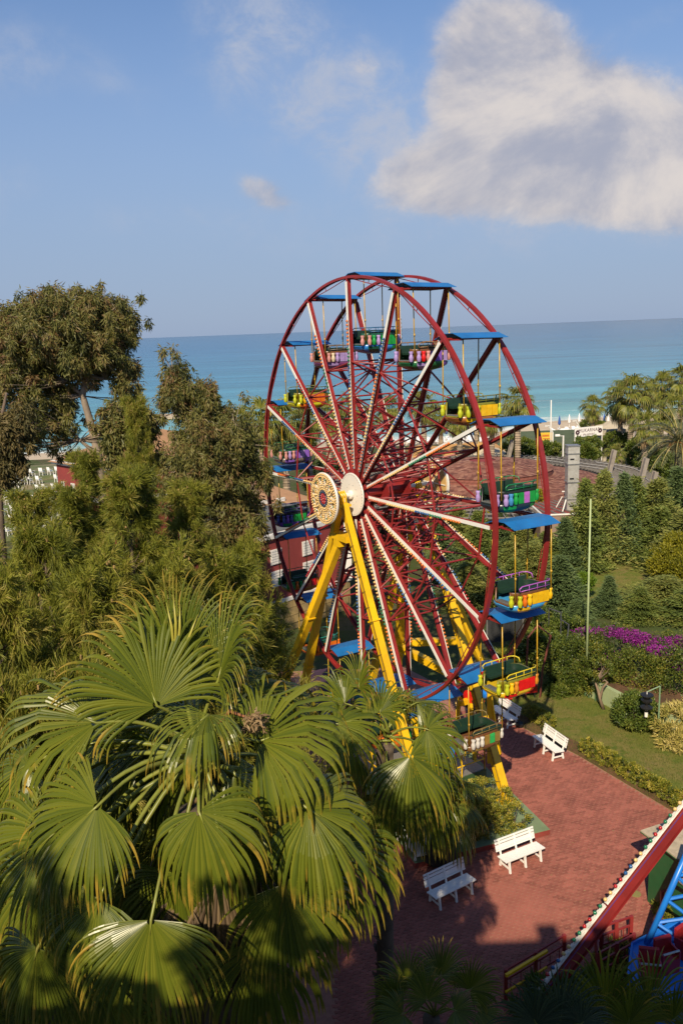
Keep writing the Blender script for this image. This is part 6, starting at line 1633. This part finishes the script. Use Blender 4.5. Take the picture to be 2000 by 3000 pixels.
def palm_trunk(parent, base, top, r0, r1, boots=True, nboot=160, bulge=0.0):
    mm = MB(); n_ = 14
    pts = [base + (top - base) * f + V(.06 * math.sin(f * 5), .05 * math.sin(f * 4 + 1), 0) for f in np.linspace(0, 1, n_)]
    mm.tube(pts, [r0 + (r1 - r0) * f + .015 * (i % 2) + bulge * math.exp(-((f - 1) / .12) ** 2) for i, f in enumerate(np.linspace(0, 1, n_))], 14)
    t_ = mm.build('trunk', PBARK, parent, smooth=True)
    if boots:
        mm = MB()
        for i in range(nboot):
            f = i / nboot; a_ = i * 2.39996; c = base + (top - base) * f; o_ = V(math.cos(a_), math.sin(a_), 0); s_ = V(-o_[1], o_[0], 0); rr = r0 + (r1 - r0) * f
            w_ = rr * .42; L_ = rr * random.uniform(.7, 1.2)
            p0 = c + o_ * rr * .9; p1 = c + o_ * (rr * 1.25) + V(0, 0, L_ * .8)
            mm.add([p0 - s_ * w_, p0 + s_ * w_, p1 + s_ * w_ * .45, p1 - s_ * w_ * .45, p0 - s_ * w_ - o_ * .06, p0 + s_ * w_ - o_ * .06], [(0, 1, 2, 3), (4, 3, 2, 5), (0, 3, 4), (1, 5, 2)])
        mm.build('leaf_bases', PBARK, t_)
    return t_
# --- the big palm in front
YP = 8.8
crown = AT(585, 2195, YP + .1)
pbase = G(655, 3300); pbase = V(crown[0] + .35, YP - .1, 0)
palm = thing('fan_palm', 'big fan palm in the foreground whose wide pleated leaves fill the lower left', 'palm tree', pbase)
palm_trunk(palm, pbase, crown - V(0, 0, .75), .28, .20, nboot=420, bulge=.05)
def FP(hx, hy, tx, ty, Yh, Yt, face, seed, **kw):
    rr_ = random.Random(seed); kw['cup'] = kw.get('cup', -.3) if seed in (1, 2, 3, 22, 33) else rr_.choice((-.38, -.3, -.2, .12, .28)); kw['span'] = kw.get('span', 112) * rr_.uniform(.86, 1.04); kw['limp'] = rr_.choice((0, 0, .3, .7)); kw['join'] = rr_.uniform(.54, .66)
    return make_frond(palm, crown + V(random.uniform(-.12, .12), random.uniform(-.1, .1), random.uniform(-.25, .1)), AT(hx, hy, Yh), AT(tx, ty, Yt), V(*face), seed, **kw)
CAMV = V(0, -1, .35)
FP(460, 2068, 372, 1832, 8.7, 9.0, (.35, -1, .25), 1, droop=.9, cup=.22, span=112)
FP(522, 1985, 512, 1752, 9.1, 9.25, (.1, -1, .1), 2, droop=.45, span=62, cup=.1)
FP(540, 2010, 468, 1790, 9.6, 9.8, (.1, -1, .3), 22, droop=.7, span=80)
FP(640, 1992, 690, 1765, 8.9, 9.0, (-.9, -.5, .1), 3, droop=.95, span=95, cup=.35)
FP(585, 2010, 590, 1800, 9.5, 9.9, (.0, -1, .4), 33, droop=.9, span=75)
FP(283, 2118, 25, 2010, 8.4, 8.4, (-.1, -.55, .85), 4, droop=1.0, span=100, cup=-0.60)
FP(300, 2150, 150, 2230, 9.3, 9.5, (-.3, -.3, .9), 41, droop=1.3, span=105)
FP(610, 2095, 470, 2195, 7.9, 7.35, (-.2, -.2, 1), 5, droop=1.5, span=105, cup=-0.28)
FP(760, 2172, 985, 2085, 8.3, 8.3, (.1, -.75, .7), 6, droop=1.15, span=112, cup=-0.44)
FP(905, 2372, 1105, 2500, 7.9, 7.7, (.35, -.75, .65), 7, droop=1.05, span=120, cup=-0.28)
FP(583, 2378, 668, 2600, 7.2, 6.9, (.0, -1, .35), 8, droop=.75, span=120, cup=-0.25)
FP(286, 2362, 95, 2520, 7.6, 7.4, (-.3, -.8, .6), 9, droop=.8, span=116, cup=-0.28)
FP(148, 2332, 70, 2420, 9.4, 9.6, (-.6, -.6, .5), 10, droop=1.2, span=100)
FP(290, 2635, 200, 2830, 7.3, 7.1, (-.35, -1, .2), 11, droop=.6, span=100, cup=-0.36)
FP(443, 2695, 425, 2960, 7.0, 6.8, (.1, -1, .2), 12, droop=.5, span=100, cup=-0.31)
FP(830, 2590, 930, 2800, 7.8, 7.7, (.3, -1, .2), 13, droop=.6, span=105, cup=-0.36)
FP(690, 2075, 815, 1955, 9.6, 10.0, (.3, -.7, .7), 14, droop=1.2, span=100)
FP(800, 2010, 935, 2010, 10.2, 10.6, (.1, -.4, 1), 15, droop=1.5, span=100)
FP(420, 2190, 250, 2200, 9.9, 10.4, (-.2, -.4, 1), 16, droop=1.6, span=105)
FP(560, 2090, 540, 2005, 10.2, 10.9, (0, -.5, 1), 17, droop=1.6, span=105)
FP(720, 2480, 800, 2700, 8.9, 9.2, (.3, -1, .2), 18, droop=.9, span=100)
FP(470, 2480, 400, 2690, 9.6, 9.9, (-.2, -1, .2), 19, droop=.8, span=100)
FP(200, 2520, 60, 2700, 8.9, 9.1, (-.4, -1, .2), 20, droop=.8, span=100)
FP(690, 2270, 800, 2380, 8.0, 8.0, (.4, -.6, .7), 21, droop=1.5, span=105, cup=-0.36)
FP(660, 2640, 700, 2890, 8.6, 8.8, (.1, -1, .1), 23, droop=.5, span=90)
FP(330, 2300, 210, 2420, 9.9, 10.4, (-.3, -.8, .5), 24, droop=1.2, span=105)
FP(560, 2250, 480, 2420, 9.7, 10.2, (0, -.8, .6), 25, droop=1.3, span=105)
FP(120, 2600, 10, 2800, 8.4, 8.4, (-.4, -1, .2), 26, droop=.6, span=95)
FP(610, 2800, 590, 3040, 8.7, 8.9, (0, -1, .1), 27, droop=.4, span=85)
FP(860, 2250, 960, 2330, 9.6, 9.9, (.3, -.5, .8), 28, droop=1.5, span=105)
FP(390, 2560, 300, 2760, 9.4, 9.7, (-.3, -1, .2), 29, droop=.7, span=95)
FP(640, 2440, 700, 2700, 8.3, 8.3, (.1, -1, .3), 42, droop=.8, span=112)
FP(520, 2560, 560, 2800, 8.2, 8.2, (.0, -1, .3), 43, droop=.7, span=110)
FP(150, 2450, -20, 2600, 7.7, 7.6, (-.4, -.8, .5), 44, droop=.8, span=112)
FP(80, 2240, -60, 2330, 8.8, 8.8, (-.3, -.7, .7), 45, droop=1.1, span=108)
FP(110, 2780, 60, 2980, 7.3, 7.2, (-.3, -1, .2), 46, droop=.6, span=100)
FP(760, 2760, 800, 3000, 7.8, 7.8, (.2, -1, .2), 47, droop=.6, span=100)
FP(960, 2480, 1030, 2700, 8.3, 8.3, (.4, -.8, .5), 48, droop=.9, span=110)
FP(850, 2420, 880, 2640, 9.4, 9.5, (.2, -1, .3), 49, droop=.9, span=105)
FP(250, 2800, 260, 3040, 7.6, 7.6, (-.1, -1, .2), 50, droop=.5, span=95)
mm = MB(); sp = AT(515, 1960, 9.0)
for (x, y) in ((508, 1742), (488, 1765), (528, 1770), (580, 1800)):
    mm.tube([sp, sp + (AT(x, y, 9.1) - sp) * .6 + V(.02, 0, .03), AT(x, y, 9.1)], [.022, .018, .003], 5)
mm.build('spear_leaf', paint('spear leaf', (.30, .27, .04), .45, var=.2), palm, smooth=True)
for i in range(9):
    a_ = i * 2.4 + .3; d = V(math.cos(a_), math.sin(a_), 0); hb = crown + d * .55 + V(0, 0, -.95 - .12 * i); make_frond(palm, crown - V(0, 0, .5 + .08 * i), hb, hb + d * .35 + V(0, 0, -.95), d + V(0, 0, .3), 160 + i, nseg=34, span=88, droop=.7, mat=leafmat('dead skirt leaf', [(.07, .045, .025), (.11, .075, .04), (.15, .10, .05)], .1, .8), petmat=paint('dead petiole', (.16, .10, .05), .8), sag=.02, label='dry brown dead frond hanging against the trunk')
# flower stalk with a brown tuft
mm = MB(); q = AT(745, 2110, 8.2); mm.tube([crown, crown + (q - crown) * .6 + V(0, 0, .25), q], [.03, .02, .012], 6); st = mm.build('flower_stalk', paint('stalk', (.25, .10, .04), .6), palm, smooth=True)
P = q + in_ball(140) * V(.14, .1, .12); link('flower_tuft', leaf_mesh('tuft', P, nunit(rdirs(140) + V(.3, 0, -.6)), rdirs(140), .09, .03, rng.random(140), DEAD, WL[st.name]), st, WL[st.name])

# --- second palm, further off to the right
Y2P = 16.3
cr2 = AT(1135, 2150, Y2P); b2 = V(.45, 17.6, 0)
palm2 = thing('fan_palm', 'second fan palm with bright leaves in front of the foot of the ferris wheel', 'palm tree', b2)
palm_trunk(palm2, b2, cr2 - V(0, 0, .2), .20, .17, nboot=60)
def FP2(hx, hy, tx, ty, Yh, Yt, face, seed, **kw):
    return make_frond(palm2, cr2 + V(random.uniform(-.1, .1), random.uniform(-.1, .1), random.uniform(-.2, .1)), AT(hx, hy, Yh), AT(tx, ty, Yt), V(*face), seed, rp=.02, nseg=40, big=1.15, **kw)
FP2(1112, 2088, 1140, 1975, 16.2, 16.4, (0, -1, .2), 51, droop=1.0, span=115)
FP2(1050, 2015, 1066, 1895, 16.6, 16.7, (-.8, -.6, .1), 52, droop=.9, span=100, cup=.35)
FP2(1010, 2060, 950, 1945, 16.4, 16.6, (.4, -.9, .2), 53, droop=1.0, span=85)
FP2(1250, 2136, 1385, 2200, 15.9, 15.7, (.2, -.8, .7), 54, droop=1.0, span=118, cup=-0.28)
FP2(1202, 2215, 1320, 2400, 15.5, 15.2, (.3, -.85, .5), 55, droop=.9, span=116, cup=-0.25)
FP2(985, 2120, 1165, 2150, 15.8, 15.7, (.0, -.7, .75), 56, droop=1.1, span=112, cup=-0.36)
FP2(1135, 2342, 1195, 2500, 15.4, 15.3, (.2, -1, .3), 57, droop=.7, span=105)
FP2(1220, 2058, 1350, 2050, 16.6, 16.9, (.1, -.3, 1), 58, droop=1.4, span=100, cup=-0.52)
FP2(1070, 2100, 990, 2040, 17.3, 17.7, (-.2, -.6, .8), 59, droop=1.3, span=100)
FP2(1240, 2330, 1320, 2480, 16.2, 16.4, (.3, -1, .2), 60, droop=.8, span=95)
FP2(1060, 2330, 1030, 2500, 16.2, 16.4, (0, -1, .2), 61, droop=.8, span=95)
FP2(1170, 2080, 1220, 1990, 17.2, 17.7, (.1, -.7, .7), 62, droop=1.3, span=100)
FP2(1040, 2210, 930, 2300, 16.4, 16.6, (-.3, -.7, .6), 63, droop=1.2, span=100)
FP2(1290, 2240, 1370, 2330, 16.9, 17.1, (.4, -.6, .6), 64, droop=1.2, span=95)
# --- short thick palm at the corner of the pad
b3 = G(1290, 2525, .0); cr3 = AT(1290, 2330, b3[1])
palm3 = thing('fan_palm', 'thick short trunked palm on the corner of the green pad behind the benches', 'palm tree', b3)
mm = MB(); mm.tube([b3 + V(0, 0, .2), b3 + V(0, 0, .5), (b3 + cr3) / 2, cr3], [.62, .50, .42, .34], 12); mm.build('trunk', paint('dark fibre', (.045, .035, .028), .95, var=.4, scale=5, bump=.9), palm3, smooth=True)
for i, (a_, e_) in enumerate([(j * 2.4, .5 - .1 * j) for j in range(12)]):
    d = V(math.cos(a_), math.sin(a_), 0); hb = cr3 + d * .8 + V(0, 0, .45 - .09 * i); make_frond(palm3, cr3, hb, hb + (d * .8 + V(0, 0, -.25 - .05 * i)), V(0, 0, 1) + d * .6, 70 + i, nseg=30, droop=1.2, span=105)
# --- shaded young palms at the bottom
def young_palm(c, base, label, fronds, seed, mat=FAN):
    p_ = thing('young_fan_palm', label, 'palm tree', base)
    palm_trunk(p_, base, c, .16, .13, nboot=40)
    for i, (hx, hy, tx, ty, Yh, Yt, fc) in enumerate(fronds): make_frond(p_, c, AT(hx, hy, Yh), AT(tx, ty, Yt), V(*fc), seed + i, nseg=40, droop=.45, span=118, rp=.015, cup=.12, mat=mat, big=1.3)
cy = AT(1272, 2975, 12.0)
young_palm(cy, V(cy[0], 12.1, 0), 'young fan palm in the shade at the bottom centre', [(1195, 2890, 1175, 2790, 12, 12.2, (0, -1, .3)), (1290, 2860, 1300, 2765, 12.2, 12.4, (.1, -1, .4)), (1375, 2900, 1440, 2840, 12.1, 12.2, (.3, -1, .3)), (1160, 2930, 1090, 2900, 11.9, 11.9, (-.4, -1, .4)),
            (1250, 2930, 1230, 2850, 11.6, 11.7, (0, -1, .5)), (1330, 2960, 1400, 2980, 11.6, 11.5, (.2, -.8, .7)), (1180, 2970, 1100, 3010, 11.6, 11.5, (-.2, -.8, .7)), (1400, 2960, 1470, 2960, 12.2, 12.2, (.3, -.6, .7))], 90)
cy = AT(1840, 3030, 11.2)
young_palm(cy, V(cy[0], 11.3, 0), 'young fan palm with sunlit spiky leaf tips at the bottom right', [(1775, 2965, 1770, 2815, 11.2, 11.3, (0, -1, .25)), (1900, 2955, 1920, 2815, 11.3, 11.5, (.1, -1, .25)), (1720, 3000, 1640, 2930, 11, 11, (-.3, -1, .4)), (1970, 2990, 2050, 2900, 11.1, 11.1, (.3, -1, .4)), (1840, 3000, 1850, 2900, 10.8, 10.8, (0, -1, .4))], 110)
cy = AT(1610, 3050, 9.6)
young_palm(cy, V(cy[0], 9.7, 0), 'grey green palm with drooping strap leaves beside the beam foot', [(1640, 2990, 1665, 2860, 9.6, 9.7, (.2, -.9, .4)), (1570, 3000, 1520, 2900, 9.5, 9.5, (-.2, -1, .4)), (1700, 3000, 1760, 2950, 9.5, 9.5, (.2, -.8, .6)), (1600, 2990, 1590, 2890, 9.9, 10, (0, -1, .3))], 120,
           leafmat('grey palm leaf', [(.03, .05, .028), (.05, .075, .04), (.07, .095, .05)], .15, .45))
shrub('undergrowth_bush', 'dark strap leaved undergrowth below the red beam', [gblob(1640, 2985, .8, .9), gblob(1700, 2940, .6, .6), gblob(1590, 2990, .7, .7)], 5000, BUSH, (.30, .06), cat='bush')

# --- distant fan palms: shared frond meshes at five lifts
def far_frond(el, seed, nseg=19):
    d = V(math.cos(el), 0, math.sin(el)); hub = d * 1.05 + V(0, 0, -.10); ax = unit(d + V(0, 0, -.35)); n_ = unit(V(-ax[2], 0, ax[0]))
    vs, fs, rn, tt = fan_blade(hub, ax * 1.15, n_, 1.2, nseg, 105, .42, .75, .2, 7, seed, .5)
    n0 = len(vs); s_ = V(0, 1, 0); pts = [V(0, 0, 0), hub * .6 + V(0, 0, .08), hub]
    for p in pts: vs += [p - s_ * .03, p + s_ * .03]; tt += [0, 0]
    fs += [(n0, n0 + 1, n0 + 3, n0 + 2), (n0 + 2, n0 + 3, n0 + 5, n0 + 4)]; rn += [.6, .6]
    return np_mesh('frond', np.array(vs), [4] * len(fs), fs, [FANFAR], face_attr=rn, point_attr=tt)
FARF = [far_frond(e_, 200 + i) for i, e_ in enumerate((1.35, 1.0, .65, .3, -.05, -.4, -.8))]
DEADF = []
for i in range(2):
    m_ = far_frond(-1.15, 230 + i); m_.materials[0] = DEAD; DEADF.append(m_)
tm = MB(); nlt = 40
for i in range(nlt):
    z = i / nlt; tm.lathe([(.30 - .06 * z + .05, z * 6), (.27 - .06 * z, (z + .9 / nlt) * 6)], V(0, 0, 0), n=9, cap=False)
FTRUNK = tm.mesh('trunk', paint('far palm trunk', (.26, .20, .14), .9, var=.3, scale=4, bump=.6, rnd=.3))
def far_palm(x, yc, Y, s, label, lean=0.0, young=True, zbase=0.0):
    c = AT(x, yc, Y); p_ = thing('fan_palm', label, 'palm tree', V(c[0], Y, zbase), 'fan palms towards the beach')
    t_ = link('trunk', FTRUNK, p_, WL[p_.name]); t_.scale = (1.1, 1.1, (c[2] - zbase) / 6); 
    k2 = 0
    for ring, (mi, n_) in enumerate(((0, 3), (1, 4), (2, 5), (3, 6), (4, 6), (5, 5), (6, 4))):
        for i in range(n_):
            o = link('frond', FARF[mi], p_, c); a_ = 2 * PI * (i + rng.random() * .6) / n_ + ring * .7; sc_ = s * rng.uniform(.85, 1.12); o.scale = (sc_, sc_, sc_); o.rotation_euler = (rng.normal(0, .12), rng.normal(0, .12), a_)
    for i in range(5):
        o = link('dead_frond', DEADF[i % 2], p_, c - V(0, 0, .2)); o.scale = (s * .9,) * 3; o.rotation_euler = (0, 0, rng.random() * 6.28)
    return p_
for (x, yc, Y, s, lab) in (
    (1736, 1190, 112, 1.05, 'lone fan palm between the flagpole and the twin trunks'), (1850, 1155, 100, 1.55, 'large fan palm with a thick pale trunk, right one of the twin trunks'), (1818, 1175, 104, 1.45, 'fan palm behind it, left one of the twin trunks'), (1940, 1135, 106, 1.35, 'fan palm rising highest on the far right'),
    (1995, 1110, 100, 1.2, 'fan palm at the right edge of the view'), (1900, 1150, 112, 1.2, 'fan palm between the twin trunks and the highest one'), (1890, 1250, 92, 1.15, 'low fan palm left of the date palm'), (1965, 1200, 95, 1.2, 'fan palm behind the date palm'),
    (1516, 1178, 86, 1.15, 'fan palm standing inside the far rim in front of the sea'), (1440, 1225, 92, 1.0, 'fan palm behind the yellow gondola'), (1345, 1235, 96, 1.1, 'fan palm seen left of the yellow gondola'), (1395, 1200, 104, 1.0, 'further fan palm above the olive gondola'),
    (1240, 1190, 92, 1.15, 'fan palm seen between the upper right spokes'), (1140, 1200, 94, 1.1, 'fan palm seen behind the middle spokes'), (1025, 1200, 92, 1.2, 'fan palm seen left of the vertical spoke'), (960, 1225, 90, 1.15, 'fan palm seen between the upper left spokes'),
    (900, 1240, 80, 1.2, 'fan palm behind the gondola with purple panels'), (830, 1235, 76, 1.3, 'fan palm inside the near rim at the left'), (765, 1240, 74, 1.3, 'fan palm just outside the left rim'), (700, 1250, 78, 1.2, 'fan palm behind the slender eucalyptus'),
    (1078, 1235, 100, 1.0, 'fan palm low between the two middle spokes'), (1290, 1220, 106, 1.0, 'far fan palm near the blue bulbs')):
    far_palm(x, yc, Y, s, lab)
far_palm(1800, 1330, 88, .75, 'small spiky palm beside the stone gateway')
# --- feather leaved date palm with orange fruit stalks
DATE = leafmat('date palm leaf', [(0.084, 0.102, 0.048), (0.144, 0.156, 0.078), (0.216, 0.216, 0.120)], .2, .5)
def feather_frond(el, seed):
    r_ = np.random.default_rng(seed); n_ = 26; P, D, N_ = [], [], []; d = V(math.cos(el), 0, math.sin(el)); p = V(0, 0, 0); pts = [p]
    for i in range(n_):
        d = unit(d + V(0, 0, -.055)); p = p + d * .125; pts.append(p)
        for s_ in (-1, 1):
            for j in range(2): P.append(p + d * .06 * j); D.append(unit(d * .75 + V(0, s_, 0) * .75 + V(0, 0, .22) + r_.normal(size=3) * .08)); N_.append(V(0, 0, 1))
    P, D, N_ = map(np.array, (P, D, N_)); L_ = np.repeat(np.sin(np.linspace(.35, 2.9, n_)) * .50 + .12, 4)
    return leaf_mesh('frond', P, D, N_, L_, .05, np.clip(r_.normal(.5, .2, len(P)), 0, 1), DATE, (0, 0, 0), .1), pts
FEA = [feather_frond(e_, 300 + i) for i, e_ in enumerate((1.3, .95, .6, .3, 0.05))]
RACH = []
for me_, pts in FEA:
    mm = MB(); mm.tube(pts, np.linspace(.05, .012, len(pts)), 5); RACH.append(mm.mesh('rachis', paint('date rachis', (.32, .27, .10), .6)))
dc_ = AT(1990, 1300, 78); dpalm = thing('date_palm', 'feather leaved date palm with orange fruit stalks at the right edge', 'palm tree', V(dc_[0], 78, 0))
mm = MB(); mm.tube([V(dc_[0], 78, 0), dc_], [.45, .4], 10); mm.build('trunk', PBARK, dpalm)
for ring, (mi, n_) in enumerate(((0, 5), (1, 8), (2, 9), (3, 9), (4, 9))):
    for i in range(n_):
        o = link('frond', FEA[mi][0], dpalm, dc_); o.rotation_euler = (0, 0, 2 * PI * (i + rng.random() * .5) / n_ + ring); o.scale = (1.35,) * 3
        r2 = bpy.data.objects.new('rachis', RACH[mi]); COL.objects.link(r2); r2.parent = o
ORG = leafmat('date fruit', [(.35, .12, .02), (.48, .18, .03), (.55, .25, .05)], .1, .6)
for i, a_ in enumerate((-1.2, -1.9, -2.6, -.5)):
    c = dc_ + V(math.cos(a_) * .8, math.sin(a_) * .8, -.1); P = c + in_ball(260) * V(.42, .42, .5); link('fruit_stalk', leaf_mesh('fruit', P, nunit(rdirs(260) * .5 + V(0, 0, -1)), rdirs(260), .34, .05, rng.random(260), ORG, WL[dpalm.name]), dpalm, WL[dpalm.name])
# --- grass tufts on the lawn, rough edges of the beds
n_g = 26000; P = []
for (x0, y0), (x1, y1), k2 in (((1560, 2060), (2000, 2300), n_g),):
    q = np.stack([rng.uniform(7.5, 17, k2 * 2), rng.uniform(26, 42, k2 * 2), np.full(k2 * 2, .01)], 1); keep = [i for i in range(len(q)) if inside(q[i], L0)]; P.append(q[keep])
P = np.concatenate(P); D = nunit(rng.normal(size=P.shape) * .45 + V(0, 0, 1))
gr_ = link('grass', leaf_mesh('grass', P, D, rdirs(len(P)), rng.uniform(.05, .11, len(P)), .012, rng.random(len(P)), GRASS, (0, 0, 0)), None); setprops(gr_, kind='stuff')

n_f = 420; P = np.stack([rng.uniform(1, 13, n_f), rng.uniform(18, 36, n_f), np.full(n_f, .006)], 1); P = P[[inside(q, poly) for q in P]]
fl_o = link('fallen_leaves', leaf_mesh('fallen', P, nunit(rng.normal(size=P.shape) * V(1, 1, .08)), np.tile(V(0, 0, 1), (len(P), 1)), rng.uniform(.03, .10, len(P)), .025, rng.random(len(P)), leafmat('fallen leaf', [(.12, .07, .03), (.26, .17, .07), (.34, .28, .14)], .1, .8), (0, 0, 0)), None); setprops(fl_o, kind='stuff')
